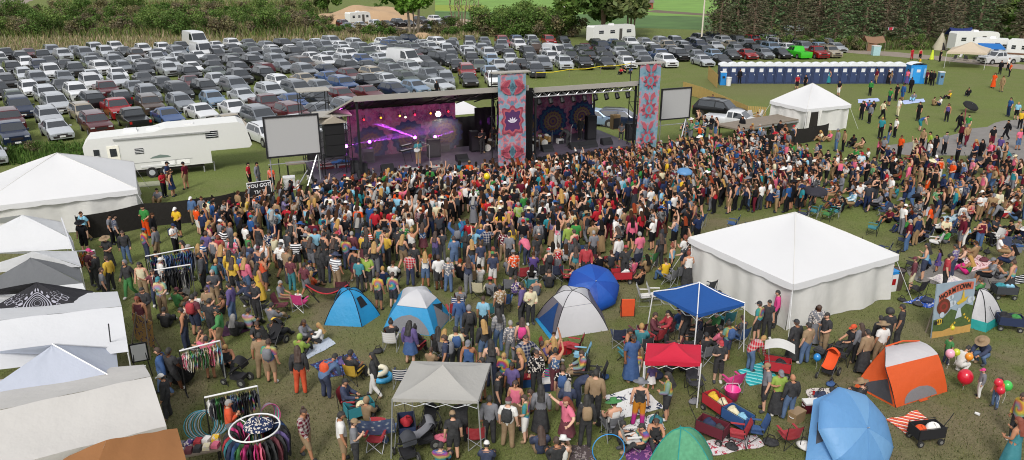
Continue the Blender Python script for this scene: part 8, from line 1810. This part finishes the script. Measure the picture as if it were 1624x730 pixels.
# things held or worn apart from clothes
def guitar():
    p = on_deck(664, 262); t = thing('electric_guitar', 'white electric guitar held by the singer on the left stage', 'guitar', p + Vector((0, 0, 1.12)) + Vector((sin(SA) * .2, -cos(SA) * .2, 0)), SA); m = MB(); m.slab([(-.30, 0, -.12), (-.1, 0, -.16), (.08, 0, -.06), (.12, 0, .06), (-.05, 0, .10), (-.2, 0, .14), (-.34, 0, .06)], .05); m.build('body', M_white, t); MB().box((.42, -.0, .12), (.68, .03, .05), 0, 0, Matrix.Rotation(-.22, 4, 'Y')).build('neck', M_wood, t)
guitar()
t = thing('drink_cup', 'red drink cup beside the dark red cooler', 'cup', gp(1287, 645) + Vector((0, 0, .48))); MB().lathe([(.035, 0), (.045, .12), (.05, .125)], 10).build('cup', M_red, t)
print('PEOPLE', len(PEOPLE), 'IND', len(IND), 'REST', len(REST), 'CARS', NCARS)
# ------------------------------------------------------------------ camera, light, render settings
cam = bpy.data.cameras.new('camera'); cam.sensor_width = 36; cam.lens = 36 * F / 1624; cam.clip_end = 4000; cam.clip_start = .5
co = bpy.data.objects.new('camera', cam); COL.objects.link(co)
co.location = (0, 0, H); co.rotation_euler = (pi / 2 - TH, 0, 0); SC.camera = co
SC.render.resolution_x, SC.render.resolution_y = 1024, 460
W = bpy.data.worlds.new('World'); SC.world = W; W.use_nodes = True
nt = W.node_tree; bg = nt.nodes['Background']
sky = N(nt, 'ShaderNodeTexSky'); sky.sky_type = 'NISHITA'; sky.sun_disc = False
SUN_EL, SUN_AZ = radians(44), radians(196)     # azimuth: clockwise from +Y
sky.sun_elevation = SUN_EL; sky.sun_rotation = SUN_AZ; sky.air_density = 1.0; sky.dust_density = 4.0; sky.ozone_density = .6
hs = N(nt, 'ShaderNodeHueSaturation'); hs.inputs['Saturation'].default_value = .35
nt.links.new(sky.outputs[0], hs.inputs['Color']); # thin bright overcast over the clear sky
tcw = N(nt, 'ShaderNodeTexCoord'); cl = noise(nt, tcw.outputs['Generated'], 2.2, 4, .55)
over = mixc(nt, cl, (7.4, 7.7, 8.3), (12.0, 12.2, 12.6)); over.node.clamp_result = False
nt.links.new(mixc(nt, .45, hs.outputs[0], over), bg.inputs[0]); bg.inputs[1].default_value = .10
sl = bpy.data.lights.new('sun', 'SUN'); sl.energy = 2.0; sl.angle = radians(15); sl.color = (1, .965, .92)
so = bpy.data.objects.new('sun', sl); COL.objects.link(so)
d = Vector((sin(SUN_AZ) * cos(SUN_EL), cos(SUN_AZ) * cos(SUN_EL), sin(SUN_EL)))
so.rotation_euler = d.to_track_quat('Z', 'Y').to_euler(); so.location = (0, -20, 60)
SC.view_settings.view_transform = 'Standard'; SC.view_settings.look = 'None'; SC.view_settings.exposure = EXPOSURE; SC.view_settings.gamma = 1; SC.view_settings.use_curve_mapping = False
SC.cycles.use_denoising = True; SC.cycles.max_bounces = 6; SC.cycles.transparent_max_bounces = 12
SC.cycles.filter_width = 1.05
SC.cycles.use_adaptive_sampling = True; SC.cycles.adaptive_threshold = .015
